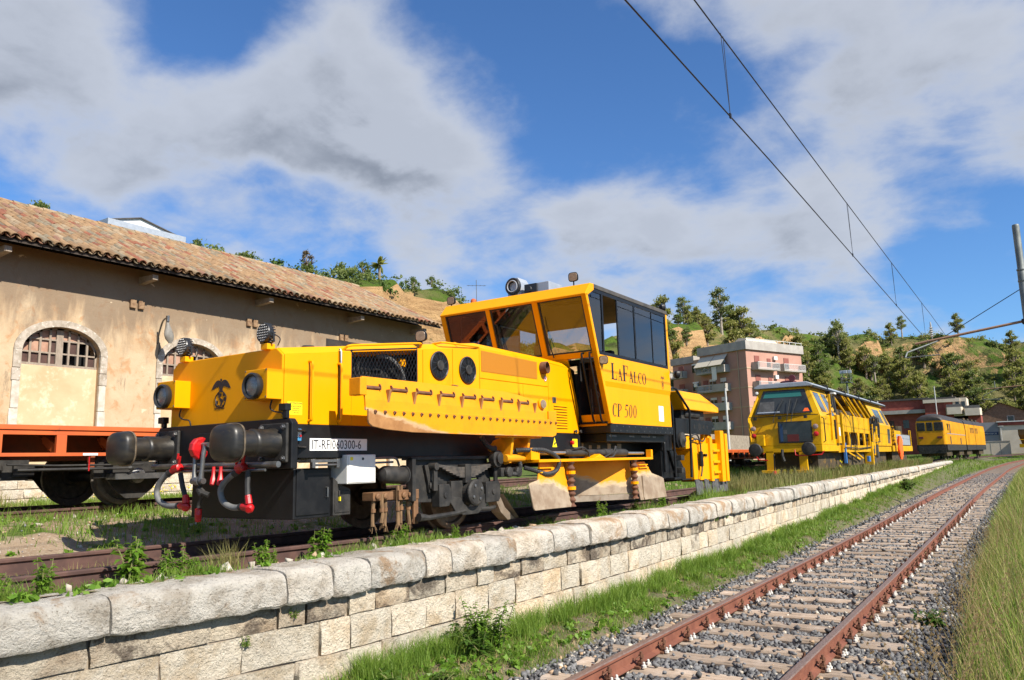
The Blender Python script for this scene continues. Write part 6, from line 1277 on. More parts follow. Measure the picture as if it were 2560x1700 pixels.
# ================================================================ two old diesel locomotives
def loco(loc,rz,label,nose,L=14.6):
    o=empty('diesel_locomotive',loc,rz,label,'locomotive','old diesel locomotives coupled in a pair')
    P=[(-1.30,1.42),(1.30,1.42),(1.32,3.0),(1.25,3.72),(-1.25,3.72),(-1.32,3.0)]; q=MB(); secs=[]
    for (y,k,dz) in (((.0,.80,.0),(.05,.88,0),(.16,.94,0),(.4,.985,0),(.8,1,0),(L,1,0)) if nose else ((0,1,0),(L,1,0))): secs.append([(x*k,y,z) for x,z in P])
    q.loft(secs); q.build('body','paint_far_loco',o,bevel=.04)
    R=[(-1.26,3.71),(1.26,3.71),(1.12,4.02),(.75,4.28),(.25,4.40),(-.25,4.40),(-.75,4.28),(-1.12,4.02)]; q=MB(); secs=[]
    for (y,k,dz) in (((-.02,.80,-.55),(.05,.86,-.40),(.3,.93,-.22),(.8,.99,-.08),(1.6,1,0),(L,1,0)) if nose else ((0,1,0),(L,1,0))): secs.append([(x*k,y,3.71+(z-3.71)*(1+dz)) for x,z in R])
    q.loft(secs); q.build('roof','loco_roof',o,smooth=True)
    q=MB(); q.box(-1.31,1.31,.15,L,.85,1.418); q.build('skirt','black_dusty',o,bevel=.02)
    for y in (1.6,3.6,L-3.8,L-1.8):
        for s in (-1,1): wheel(s*.76,y,.46,s,o,'steel_dark')
    for y in (.9,L-4.6): q=MB(); q.box(-1.1,1.1,y,y+3.6,.35,.85); q.build('bogie','bay_dark',o)
    if nose:
        for (x0,x1) in ((-1.14,-.42),(-.32,.22),(.33,1.12)): q=MB(); q.box(x0,x1,-.03,.08,2.72,3.55); q.build('windscreen','wind_dark',o,bevel=.06)
        q=MB(); q.lathe([(.14,0),(.14,.08),(.1,.1)],(-.05,.12,3.92),(0,-1,0),14); q.build('headlamp','lens_glass',o)
        for x in (-.85,.75): q=MB(); q.box(x-.2,x+.2,-.08,.05,2.02,2.2); q.build('tail_lamp','maroon',o)
        q=MB(); q.box(-1.15,1.15,.02,.16,.6,1.42); q.build('headstock','black_dusty',o)
        for s in (-1,1): q=MB(); q.cyl((s*.875,-.4,1.05),(s*.875,.1,1.05),.12,n=10); q.cyl((s*.875,-.45,1.05),(s*.875,-.4,1.05),.22,n=14); q.build('buffer','black_dusty',o)
        q=MB(); q.box(1.322,1.33,.5,L,2.42,2.48); q.build('grey_stripe','alu_grey',o)
        for y in (1.0,): q=MB(); q.box(1.30,1.335,y,y+.7,2.75,3.4); q.build('cab_window','wind_dark',o)
        for (y,z0,z1) in ((2.4,2.5,3.4),(2.4,1.5,2.2),(10,1.5,2.1)): q=MB(); q.box(1.31,1.335,y,y+.6,z0,z1); q.build('side_grille','brown_inside',o)
    else:
        for y in (3.2,4.2,5.2,7.2,8.2): q=MB(); q.box(1.31,1.335,y,y+.38,2.75,3.35); q.build('side_window','bay_dark',o)
        q=MB()
        for s in (1.0,1.25): q.tube([(s,-.06,1.0),(s,-.06,3.6)],.025,5)
        for z in np.arange(1.2,3.5,.35): q.tube([(1.0,-.06,z),(1.25,-.06,z)],.02,4)
        q.build('end_ladder','black_paint',o)
        for y in (1.2,1.9,6.4): q=MB(); q.box(1.318,1.325,y,y+.04,1.45,3.5); q.build('door_seam','black_paint',o)
        for y in (2,5,8,11): q=MB(); q.box(-.9,.9,y,y+1.2,4.2,4.43); q.build('roof_hatch','bay_dark',o)
    return o
loco((-.74,79.2,0),-math.atan2(.70,14.8),'old yellow diesel locomotive with rounded three-window nose and black roof',True)
loco((.0,94.4,0),-math.atan2(1.2,15),'second yellow diesel locomotive coupled behind the round-nosed one',False)
# hopper wagon far right
HP=empty('hopper_wagon',(7.1,150,.15),-.12,'brown and yellow hopper wagon at the right edge, far behind the tracks','wagon')
q=MB(); q.add([(-1.5,0,3.9),(1.5,0,3.9),(1.5,9,3.9),(-1.5,9,3.9),(-1.2,.9,1.4),(1.2,.9,1.4),(1.2,8.1,1.4),(-1.2,8.1,1.4),(-1.5,0,3.0),(1.5,0,3.0),(1.5,9,3.0),(-1.5,9,3.0)],[(0,1,2,3),(7,6,5,4),(0,8,9,1),(8,4,5,9),(1,9,10,2),(9,5,6,10),(2,10,11,3),(10,6,7,11),(3,11,8,0),(11,7,4,8)]); q.build('hopper_body','hopper_brown',HP)
q=MB(); q.box(-1.3,1.3,-.8,9.8,1.0,1.35); q.box(-1.4,1.4,-.9,-.8,.9,1.5); q.build('underframe','paint_tamper',HP)
for y in (.8,8.2):
    for s in (-1,1): wheel(s*.76,y,.46,s,HP,'steel_dark')
q=MB(); q.tube([(.2,-.7,1.3),(.2,-.1,3.9)],.04,5); q.tube([(.6,-.7,1.3),(.6,-.1,3.9)],.04,5); q.tube([(-1.4,-.7,2.2),(1.4,-.7,2.2)],.04,5); q.build('end_ladder','paint_tamper',HP)
mat('sign_blue',(.015,.03,.09),rough=.5); mat('lime',(.35,.55,.05),rough=.6)
# ================================================================ the hill behind
RID=[(-75,-60,20),(-66,-10,21.5),(-62,24,22.4),(-60,45,22.6),(-60,64,24.2),(-60,78,25.4),(-61,87,24.3),(-72,110,22),(-74,140,27),(-66.5,185,36),(-61.8,225,41),(-53.8,255,42.6),(-44.3,270,42.6),(-31.9,285,40.8),(-20,290,40.6),(-6,290,38.8),(9.2,290,35.5),(50,290,31),(120,285,27)]
FOO=[(-40,-60),(-38,-15),(-38,15),(-38,35),(-39,52),(-40,66),(-41,78),(-46,98),(-50,120),(-47,158),(-40,190),(-32,208),(-24,214),(-12,218),(-2,220),(8,222),(24,224),(62,224),(130,220)]
NS=190; NT=44
def _res(A,n):
    A=np.array(A,float); d=np.r_[0,np.cumsum(np.linalg.norm(np.diff(np.array(RID)[:,:2],axis=0),axis=1))]; u=np.linspace(0,d[-1],n)
    return np.stack([np.interp(u,d,A[:,k]) for k in range(A.shape[1])],-1)
_R=_res(RID,NS); _F=_res(FOO,NS)
def hprof(t,cl):
    soft=.95*t**1.25
    c=np.interp(t,[0,.35,.72,.80,.86,.95,1.0],[0,.20,.52,.60,.93,.985,1.0])
    return soft*(1-cl)+c*cl
def hill_point(i,t):
    """i: float index along the ridge, t: 0 foot .. 1 ridge .. 1.6 plateau"""
    i=np.asarray(i,float); t=np.asarray(t,float)
    k=np.arange(NS); rx,ry,rz=[np.interp(i,k,_R[:,c]) for c in range(3)]; fx,fy_=[np.interp(i,k,_F[:,c]) for c in range(2)]
    cl=np.clip(.55+.75*np.sin(i*.21+1.0)*np.sin(i*.083+.6)+.35*np.sin(i*.55),0,1)
    tt=np.clip(t,0,1)
    x=fx+(rx-fx)*t; y=fy_+(ry-fy_)*t; z=rz*hprof(tt,cl)-np.clip(t-1,0,9)*1.0
    w=np.clip(tt*(1.15-tt)*3,0,1)
    x=x+w*(2.2*np.sin(i*.9+t*5)+1.2*np.sin(i*2.3+t*11)); z=z+w*(.9*np.sin(i*1.3+t*9)+.5*np.sin(i*3.1-t*17))
    return x,y,z
def hillmat():
    m=bpy.data.materials.new('hillside'); m.use_nodes=True; g=NG(m.node_tree); M['hillside']=m
    ge=g.n('ShaderNodeNewGeometry'); v=ge.outputs['Position']; nz=g.n('ShaderNodeSeparateXYZ',i_0=ge.outputs['True Normal']).outputs[2]
    gr=g.mix(g.sstep(g.noise(v,.10,6,.65),.42,.60),(.075,.125,.018),(.16,.145,.06))
    gr=g.mix(g.sstep(g.noise(v,.35,7,.7),.50,.62),gr,(.045,.055,.018))
    st=g.n('ShaderNodeVectorMath',operation='MULTIPLY',i_0=v,i_1=(.25,.25,1.6)).outputs[0]
    cl=g.mix(g.sstep(g.noise(st,1.0,7,.65,.3),.35,.68),(.47,.30,.145),(.32,.19,.09))
    cl=g.mix(g.sstep(g.noise(v,.6,6,.7),.60,.70),cl,(.16,.13,.06))
    k=g.math('ADD',nz,g.math('MULTIPLY',g.math('SUBTRACT',g.noise(v,.22,6,.65),.5),.9))
    c=g.mix(g.sstep(k,.38,.52),cl,gr)
    b=g.n('ShaderNodeBsdfPrincipled',i_Base_Color=c,i_Roughness=.95); b.inputs['Specular IOR Level'].default_value=.1
    g.set(b.inputs['Normal'],g.n('ShaderNodeBump',i_Strength=1.,i_Distance=.9,i_Height=g.noise(v,.9,8,.7)).outputs[0]); g.n('ShaderNodeOutputMaterial',i_0=b.outputs[0])
hillmat()
ts=np.concatenate([np.linspace(0,1,NT-5),[1.1,1.25,1.5,2.0,3.0]])
I,T=np.meshgrid(np.arange(NS),ts); X,Y,Z=hill_point(I,T); 
V=np.stack([X,Y,Z-.4],-1).reshape(-1,3); i=np.arange(NT-1)[:,None]*NS+np.arange(NS-1)[None]; F=np.stack([i,i+1,i+NS+1,i+NS],-1).reshape(-1,4)
o=np_mesh('hill',V,F[:,::-1],'hillside',smooth=True); o['kind']='structure'
# ---- trees
leafmat('leaf_euca',(.125,.15,.05),(.235,.25,.095),.35,.35); leafmat('leaf_dark',(.085,.12,.032),(.17,.20,.06),.4,.35); leafmat('leaf_olive',(.16,.165,.042),(.29,.265,.08),.35,.35); leafmat('leaf_brown',(.12,.085,.045),(.17,.13,.07),.3,.15); leafmat('leaf_green',(.05,.10,.016),(.10,.16,.03),.4,.25)
mat('bark',(.16,.12,.09),(.26,.21,.16),rough=.9,ns=3,geo=True); mat('bark_pale',(.36,.31,.25),(.25,.21,.16),rough=.85,ns=2,geo=True)
def leaves(C,Rr,n,size,r,flat=.8):
    """quads scattered through blobs (centre, radius): returns V,F"""
    w=np.array([q**2 for q in Rr]); w/=w.sum(); k=r.choice(len(C),n,p=w); C=np.asarray(C)[k]; Rr=np.asarray(Rr)[k]
    d=r.normal(size=(n,3)); d/=np.linalg.norm(d,axis=1)[:,None]; rad=np.clip(np.abs(r.normal(0,.62,n)),0,1.7)
    P=C+d*(Rr*rad)[:,None]*np.array([1,1,flat])
    a=r.normal(size=(n,3)); a/=np.linalg.norm(a,axis=1)[:,None]; b=np.cross(a,r.normal(size=(n,3))); b/=np.linalg.norm(b,axis=1)[:,None]
    s=size*r.uniform(.6,1.3,n)[:,None]; V=np.stack([P-a*s,P+b*s*.55,P+a*s,P-b*s*.55],1).reshape(-1,3)
    return V,np.arange(4*n).reshape(-1,4)
def tree_mesh(seed,h,w,trunk=.35,nb=12,n=1500,size=.4,bark='bark',leaf='leaf_dark',lean=.0,shape=1.0):
    r=np.random.default_rng(seed); q=MB(); tops=[]
    base=h*trunk; top=np.array([lean*h,0,h*.78])
    q.tube([(0,0,-.3),(lean*base*.5,0,base*.5),(lean*base+r.uniform(-.1,.1),r.uniform(-.1,.1),base),tuple(top)],[w*.075,w*.06,w*.05,w*.015],6)
    C=[];Rr=[]
    for k in range(nb):
        a=2*math.pi*k/nb*2.4+r.uniform(-.4,.4); hh=base*.95+(h-base)*(.12+.78*(k+.5)/nb); env=math.sin(min(1,max(.12,(hh-base*.75)/(h-base*.7)))*math.pi)**.6*shape
        rad=w*.5*env*r.uniform(.35,.85); c=np.array([lean*hh+rad*math.cos(a),rad*math.sin(a),hh]); C.append(c); Rr.append(w*r.uniform(.12,.20))
        st=base*.8+(hh-base*.8)*.45; q.tube([(lean*st,0,st),tuple((c+np.array([lean*st,0,st]))/2+r.uniform(-.15,.15,3)),tuple(c)],[w*.028,w*.02,w*.008],5)
    C.append(np.array([lean*h,0,h*.90])); Rr.append(w*.2)
    V,F=leaves(C,Rr,n,size,r)
    o=q.build('trunk',bark,fix=False); tme=o.data; bpy.data.objects.remove(o)
    o=np_mesh('crown',V,F,leaf); cme=o.data; bpy.data.objects.remove(o); return tme,cme
def tree(name,me,loc,rz,s,label,group=None,cat='tree'):
    t=empty(name,loc,rz,label,cat,group); t.scale=(s*random.uniform(.8,1.15),s*random.uniform(.8,1.15),s*random.uniform(.85,1.2))
    inst('trunk',me[0],t); inst('crown',me[1],t); return t
EU=[tree_mesh(10+k,13.5,7.2,.34,26,3000,.30,'bark_pale','leaf_euca',.03*(k-1)) for k in range(3)]
DK=[tree_mesh(20+k,8.5,6.4,.16,24,2800,.30,'bark','leaf_dark') for k in range(2)]; OL=[tree_mesh(30+k,9,5.8,.14,24,2800,.30,'bark','leaf_olive') for k in range(3)]
BR=[tree_mesh(40,7,6,.25,10,800,.30,'bark','leaf_brown')]; BU=[tree_mesh(50+k,2.6,3.6,.1,9,900,.22,'bark','leaf_dark',shape=1.2) for k in range(2)]; GB=[tree_mesh(60,2.0,3.2,.08,8,800,.2,'bark','leaf_green',shape=1.2)]
def at(px,py,Y):
    """world point seen towards a bearing: only used to look up where the survey put things"""
    return None
def hz_at(x,y):
    d=(_G[:,0]-x)**2+(_G[:,1]-y)**2; return float(_G[d.argmin(),2])
_G=V.copy(); _G[:,2]+=.2
def put(name,me,x,y,s,label,group=None,cat='tree',dz=0): return tree(name,me,(x,y,hz_at(x,y)+dz),random.uniform(0,6.28),s,label,group,cat)
put('eucalyptus_tree',EU[0],-65.5,188,.62,'slim eucalyptus with a round crown, leftmost on the hilltop right of the cab')
put('eucalyptus_tree',EU[1],-61.5,206,.98,'tallest spreading eucalyptus on the hilltop above the apartment block')
put('eucalyptus_tree',EU[2],-57.5,219,.92,'tall eucalyptus close right of the tallest hilltop one')
put('eucalyptus_tree',EU[0],-54.0,226,.75,'narrow eucalyptus right of the two tall hilltop ones')
put('eucalyptus_tree',EU[1],-49.5,236,.72,'bushy eucalyptus in the middle of the hilltop grove')
put('evergreen_tree',DK[0],-45.0,247,1.15,'broad dark tree at the right end of the hilltop grove')
put('eucalyptus_tree',EU[2],-40.5,256,.95,'pale eucalyptus just right of the broad dark hilltop tree')
put('eucalyptus_tree',EU[1],-31.5,262,.75,'round-topped eucalyptus standing below the crest at mid slope')
put('eucalyptus_tree',EU[0],-25.0,284,.62,'small lone eucalyptus on the bare crest left of the catenary arm')
rr=random.Random(12); SG='trees on the wooded hillside'
LB={'o':'olive green tree in the wood covering the right hillside','d':'dark green tree in the wood covering the right hillside'}
for k in range(190):
    ii=rr.uniform(100,158); t=rr.uniform(.02,.84) if k<130 else rr.uniform(.4,.92); x,y,z=[float(q) for q in hill_point(ii,t)]
    d=rr.random(); me,lb=(OL[k%3],'o') if d<.68 else (DK[k%2],'d')
    tree('hillside_tree',me,(x,y,z-.4),rr.uniform(0,6.28),rr.uniform(.55,1.1),LB[lb],SG)
for k in range(34):
    ii=rr.uniform(80,108); t=rr.uniform(.1,.95); x,y,z=[float(q) for q in hill_point(ii,t)]
    tree('hillside_tree',OL[k%3],(x,y,z-.4),rr.uniform(0,6.28),rr.uniform(.9,1.3),'olive green tree on the slope behind the apartment block','trees behind the apartment block')
for k in range(26):
    x=rr.uniform(-72,-60); y=rr.uniform(168,212)
    tree('hillside_tree',(OL+DK)[k%5],(x,y,hz_at(x,y)-.6),rr.uniform(0,6.28),rr.uniform(.40,.62),'low olive tree below the hilltop eucalyptus, behind the apartment block','trees below the hilltop eucalyptus')
# scrub as one mass
def scrub(name,rngi,rngt,n,label,leaf,sc=1.0,size=.28):
    r=np.random.default_rng(abs(hash(name))%1000 if False else len(name)); ii=r.uniform(*rngi,n); tt=r.uniform(*rngt,n); x,y,z=hill_point(ii,tt)
    C=[];Rr=[]
    for a,b,c in zip(x,y,z):
        for _ in range(3): C.append((a+r.uniform(-1,1)*sc,b+r.uniform(-1,1)*sc,c-.2+r.uniform(0,.8)*sc)); Rr.append(r.uniform(.5,1.1)*sc)
    Vv,Ff=leaves(C,Rr,n*110,size,r); tag(np_mesh(name,Vv,Ff,leaf),label,'scrub',kind='stuff')
scrub('hill_scrub',(92,180),(.02,1.0),560,'low olive scrub spread over the right hillside','leaf_olive',1.3,.26); scrub('dark_hill_scrub',(92,182),(.05,1.08),300,'dark bushes scattered over the right hillside','leaf_dark',1.2,.34); scrub('dry_hill_scrub',(120,182),(.02,.7),200,'dry brown brush on the lower right hillside','leaf_brown',1.4,.3)
scrub('bluff_scrub',(36,72),(.30,1.06),190,'green scrub and cactus on the bluff behind the warehouse','leaf_green',.8,.17); scrub('bluff_dark_scrub',(30,72),(.88,1.10),130,'dark low bushes along the crest of the bluff behind the warehouse','leaf_dark',.9,.18)
# things on the near bluff
put('crest_tree',BU[0],-62,26.5,.75,'small lone bush standing above the far left of the warehouse roof',dz=.5)
for (x,y,s,lb,me) in ((-61,41,.55,'round dark bush, leftmost of the crest bushes above the roof',BU[1]),(-60.5,46.5,.8,'dark bush second from the left on the crest above the roof',BU[0]),(-60.5,50.5,.95,'leafy green bush between the dark bush and the bare brown tree',GB[0]),
    (-60,54.5,.42,'bare brownish tree on the crest above the warehouse roof',BR[0]),(-60,60,.85,'dark rounded tree right of the bare brown one on the crest',BU[1]),(-60,63.5,.8,'dark green tree left of the palm on the crest',BU[0]),(-60.5,73.5,.55,'round grey bush right of the palm on the bluff top',BU[1]),(-60.5,77.5,.5,'low dark bush at the right end of the bluff top',BU[0])):
    put('crest_tree',me,x,y,s,lb)
def palm(x,y,h):
    z=hz_at(x,y); t=empty('palm_tree',(x,y,z),0,'palm tree on the bluff above the warehouse roof','palm'); q=MB(); q.tube([(0,0,-.3),(.05,0,h*.5),(0,0,h)],[.22,.17,.2],8); q.build('trunk','bark',t)
    r=random.Random(2)
    for k in range(26):
        a=r.uniform(0,6.28); el=r.uniform(-.5,1.3); L=r.uniform(1.3,1.9); d=Vector((math.cos(a)*math.cos(el),math.sin(a)*math.cos(el),math.sin(el))); q=MB(); pts=[Vector((0,0,h))+d*L*s_-Vector((0,0,.55*s_*s_)) for s_ in (0,.25,.5,.75,1)]; sd_=d.cross(Vector((0,0,1))).normalized()
        for p0,p1,w0,w1 in zip(pts[:-1],pts[1:],(.05,.22,.26,.18),(.22,.26,.18,.02)):
            q.quad(p0-sd_*w0-Vector((0,0,w0*.5)),p0,p1,p1-sd_*w1-Vector((0,0,w1*.5))); q.quad(p0,p0+sd_*w0-Vector((0,0,w0*.5)),p1+sd_*w1-Vector((0,0,w1*.5)),p1)
        q.build('frond','leaf_olive',t,fix=False)
palm(-60.5,67.0,2.0)

# ================================================================ buildings
mat('pink_wall',(.46,.25,.19),(.41,.22,.165),rough=.9,ns=.5,geo=True); mat('tan_wall',(.47,.33,.22),rough=.9); mat('concrete',(.40,.37,.33),(.33,.30,.27),rough=.9,ns=.8,geo=True); mat('shutter',(.24,.075,.055),rough=.7); mat('awning',(.55,.50,.40),(.48,.43,.33),rough=.8,ns=30,stretch=(1,1,.02)); mat('railing_white',(.7,.7,.68),rough=.6); mat('rail_iron',(.12,.11,.10),rough=.6)
mat('brick_red',(.22,.05,.035),(.30,.075,.05),rough=.9,ns=1.2,geo=True); mat('stone_brown',(.17,.105,.065),(.24,.15,.095),rough=.95,ns=1.5,c3=(.10,.065,.045),n3=4,l3=.5,h3=.7,geo=True); mat('grey_wall',(.25,.25,.27),(.21,.21,.225),rough=.9,ns=.5,geo=True); mat('roof_tan',(.38,.30,.23),(.30,.23,.17),rough=.9,ns=2,geo=True)
ang=math.atan2(.93,.37)  # facade direction of the sunny side
AP=empty('apartment_block',(-29.2,118,0),0,'pink five-storey apartment block with balconies behind the plough','building')
u=Vector((.37,.93,0)).normalized(); v=Vector((-.93,.37,0)).normalized()   # sunny face runs along u, shaded face along v
def ab(q,u0,u1,v0,v1,z0,z1):
    P=[u*a+v*b for a,b in ((u0,v0),(u1,v0),(u1,v1),(u0,v1))]; q.add([(p.x,p.y,z0) for p in P]+[(p.x,p.y,z1) for p in P],[(0,3,2,1),(4,5,6,7),(0,1,5,4),(1,2,6,5),(2,3,7,6),(3,0,4,7)]); return q
q=MB(); ab(q,0,14.5,0,9.6,0,17.7); ab(q,1.2,14,9.6,17.,0,17.0); q.build('wall','pink_wall',AP)
q=MB(); ab(q,-.35,14.8,-.35,9.8,17.7,19.1); ab(q,.9,14.2,11.8,17.2,17.0,18.2); q.build('parapet','concrete',AP)
q=MB(); ab(q,.9,1.2,9.7,11.9,0,17.4); q.build('stair_panel','tan_wall',AP)
q=MB(); 
for a in np.arange(0,14.6,1.6): ab(q,a,a+.06,-.30,-.24,19.1,19.55)
ab(q,0,14.5,-.30,-.24,19.5,19.56); q.build('roof_railing','railing_white',AP)
q=MB(); P=[u*5+v*2.2,u*5+v*8.6]; q.add([(p.x,p.y,z) for p,z in ((P[0],18.6),(P[1],18.6))]+[((P[0]+v*1.6).x,(P[0]+v*1.6).y,20.4),((P[0]+v*3.0).x,(P[0]+v*3.0).y,20.6)]+[((p+u*8).x,(p+u*8).y,z) for p,z in ((P[0],18.6),(P[1],18.6),(P[0]+v*1.6,20.4),(P[0]+v*3.0,20.6))],[(0,1,3,2),(4,6,7,5),(1,5,7,3),(3,7,6,2),(0,2,6,4)]); q.build('penthouse','cream_wall',AP)
q=MB(); ab(q,4.6,13.2,5.2,9.4,18.7,19.4); q.build('penthouse_roof','roof_grey',AP)
for z in (5.5,8.6,11.7,14.75):
    q=MB(); ab(q,-.06,0,-.06,9.6,z-.12,z+.06); ab(q,0,14.5,-.06,0,z-.12,z+.06); q.build('floor_band','tan_wall',AP)
def bwin(face,a,z,w=1.1,h=1.5,sh=.5,sub='window'):
    q=MB()
    if face=='u': ab(q,a,a+w,-.05,0.02,z,z+h)
    else: ab(q,-.05,.02,a,a+w,z,z+h)
    wo=q.build(sub,'wind_dark',AP); q=MB()
    if face=='u': ab(q,a,a+w,-.08,-.05,z+h*(1-sh),z+h); ab(q,a+w*.48,a+w*.53,-.07,-.05,z,z+h)
    else: ab(q,-.08,-.05,a,a+w,z+h*(1-sh),z+h); ab(q,-.07,-.05,a+w*.48,a+w*.53,z,z+h)
    q.build('shutter','shutter' if sh>.3 else 'railing_white',wo)
def balcony(face,a,w,z,d=1.3,solid=.5,h=1.05,mt='concrete'):
    q=MB(); F=(lambda x0,x1,y0,y1,z0,z1:ab(q,x0,x1,-y1,-y0,z0,z1)) if face=='u' else (lambda x0,x1,y0,y1,z0,z1:ab(q,-y1,-y0,x0,x1,z0,z1))
    F(a,a+w,0,d,z-.18,z); F(a,a+.12,0,d,z,z+h); F(a+w-.12,a+w,0,d,z,z+h)
    if solid>0: F(a,a+w*solid,d-.12,d,z,z+h)
    b=q.build('balcony',mt,AP); q=MB(); n=int(w*(1-solid)/.22)
    if n>0:
        for k in range(n): F(a+w*solid+.1+k*.22,a+w*solid+.14+k*.22,d-.08,d-.04,z,z+h)
        F(a+w*solid,a+w,d-.10,d-.02,z+h-.06,z+h); F(a+w*solid,a+w,d-.10,d-.02,z+.1,z+.14)
        q.build('railing','railing_white',b)
for z in (14.9,11.8,8.7,5.6):
    balcony('u',1.2,5.6,z-.3,1.3,.0); balcony('u',7.9,5.8,z-.3,1.3,.0)
    bwin('u',2.0,z-.3,1.2,2.2,.45); bwin('u',9.6,z-.3,1.3,2.2,.45); bwin('u',5.2,z+.2,.9,1.4,.5)
    q=MB(); ab(q,6.7,7.5,-.4,-.02,z+1.4,z+2.0); q.build('air_conditioner','white_paint',AP)
for k,z in enumerate((14.9,11.8,8.7,5.6)):
    balcony('v',3.4,6.0,z-.3,1.4,.45); bwin('v',4.2,z-.3,1.2,2.1,.3); bwin('v',6.4,z-.1,1.3,1.9,.2); bwin('v',8.1,z-.3,1.0,2.0,.5)
    for b in (10.1,): bwin('v',b,z+.2-.0,1.3,1.5,.15)
    bwin('v',13.3,z-.2,1.2,1.8,.5); balcony('v',12.6,3.6,z-.4,1.2,.3)
q=MB(); ab(q,-.4,-.02,10.2,10.9,12.6,13.2); q.build('air_conditioner','white_paint',AP)
for (a,b) in ((3.6,6.3),(6.4,9.4)):
    q=MB(); P0=v*a;P1=v*b; q.quad((P0.x,P0.y,17.5),(P1.x,P1.y,17.5),((P1-u*1.9).x,(P1-u*1.9).y,15.6),((P0-u*1.9).x,(P0-u*1.9).y,15.6)); q.build('awning','awning',AP,fix=False)
q=MB(); P0=v*4.9-u*1.5; P1=v*5.9-u*1.5; q.add([(P0.x,P0.y,15.4),(P1.x,P1.y,15.4),(P1.x,P1.y,13.3),(P0.x,P0.y,13.2)],[(0,1,2,3)]); q.build('hung_laundry','railing_white',AP,fix=False)
q=MB(); p=v*1.6-u*.1; q.tube([(p.x,p.y,0),(p.x,p.y,17.6)],.07,6); q.build('drain_pipe','tan_wall',AP)
# rows of houses beyond the locomotives
H1=empty('red_house',(0,188,0),0,'long low red brick house with grey roof band behind the locomotives','house')
q=MB(); q.box(-21,-8.5,0,9,0,9.4); q.build('brick_front','brick_red',H1); q=MB(); q.box(-21.5,-11,-.6,9.5,9.4,10.6) if False else q.box(-22,-11,.5,9,9.4,12.2); q.build('upper_storey','brick_red',H1); q=MB(); q.box(-22.2,-6.8,-1.2,.4,9.2,10.0); q.build('concrete_band','concrete',H1); q=MB(); q.box(-22.4,-10.6,.2,9.2,12.2,12.6); q.build('roof_slab','roof_grey',H1)
for x in (-19,-16,-13): q=MB(); q.box(x,x+1.2,-.05,.02,6,7.8); q.build('window','wind_dark',H1)
H2=empty('terrace_house',(0,186,0),0,'red and cream house with curved balconies and white attic behind the locomotives','house')
q=MB(); q.box(-11.2,-5.8,0,8,0,11.2); q.build('brick_front','brick_red',H2); q=MB(); q.box(-11.4,-4.4,-.4,8.4,11.2,11.9); q.build('roof_band','cream_wall',H2); q=MB(); q.box(-11.5,-5.2,-.2,8.2,11.9,12.3); q.build('roof_slab','roof_grey',H2); q=MB(); q.box(-5.8,-3.2,0,7,0,12.0); q.build('attic','cream_wall',H2)
for x in (-5.3,-4.2): q=MB(); q.box(x,x+.7,-.05,.02,9.9,11.2); q.build('attic_window','wind_dark',H2)
for (x0,x1,z) in ((-7.2,-4.0,8.7),(-3.9,-.6,8.3)): q=MB(); q.prism([(x0,-.2),(x0+.3,-1.4),(x1-.3,-1.4),(x1,-.2),(x1,.0),(x0,.0)],'z',z-.2,z+1.3); bb=q.build('balcony','cream_wall',H2); q=MB(); q.box(x0+.2,x1-.2,-1.3,-1.2,z+1.3,z+1.9); q.build('balcony_rail','rail_iron',bb)
q=MB(); q.box(-5.8,-.9,0,7,0,8.1); q.build('lower_wall','brick_red',H2); q=MB(); q.box(-4.6,-3.6,-.05,.02,5.9,7.4); q.build('window','wind_dark',H2)
H3=empty('gabled_house',(0,200,0),0,'dark stone house with a low gable roof at the right edge','house')
q=MB(); q.prism([(-3.2,0),(7.5,0),(7.5,8.9),(2.4,11.2),(-3.2,8.0)],'y',0,14); q.build('gable_wall','stone_brown',H3); q=MB(); q.add([(2.4,-.5,11.25),(2.4,14.5,11.25),(8.1,14.5,8.8),(8.1,-.5,8.8),(-3.8,-.5,7.75),(-3.8,14.5,7.75)],[(0,1,2,3),(0,4,5,1)]); q.build('roof','roof_tan',H3,fix=False); q=MB(); q.box(3.6,4.7,-.06,.02,6.6,8.1); ww=q.build('window','wind_dark',H3); q=MB(); q.box(3.45,4.85,-.08,-.06,8.1,8.25); q.box(3.45,3.6,-.08,-.06,6.5,8.1); q.box(4.7,4.85,-.08,-.06,6.5,8.1); q.build('window_frame','concrete',ww)
H4=empty('station_building',(0,170,0),0,'grey and white station building with a dark blue name sign','building')
q=MB(); q.box(-1.2,4.2,0,8,0,6.0); q.build('grey_wall','grey_wall',H4); q=MB(); q.box(2.6,14,-.4,8,0,5.9); q.build('white_wall','cream_wall',H4); q=MB(); q.box(2.4,14.2,-.55,8.2,5.3,5.9); q.build('pink_cornice','brick_red',H4); q=MB(); q.box(2.2,14.4,-.7,8.3,5.95,6.1); q.build('white_cornice','railing_white',H4)
q=MB(); q.box(-.2,2.3,-.08,-.02,3.6,4.15); sg=q.build('name_sign','sign_blue',H4); text('sign_lettering','EMPEDOCLE C.LE',.36,'railing_white',sg,(-.15,-.10,3.75),(math.pi/2,0,0),.78)
YW=empty('yard_wall',(0,158,0),0,'pale low boundary wall beyond the locomotives','wall'); q=MB(); q.box(-.5,4.2,0,.3,-.5,2.2); q.build('wall_panel','cream_wall',YW); q=MB(); q.box(-.55,4.25,-.05,.35,2.2,2.35); q.build('wall_cap','concrete',YW)
for x in (1.2,2.7): q=MB(); q.box(x,x+.06,-.02,0,-.5,2.2); q.build('wall_joint','concrete',YW)
WB=empty('hilltop_building',(-66,33,20),0,'white flat-gabled modern building peeping over the warehouse roof','building')
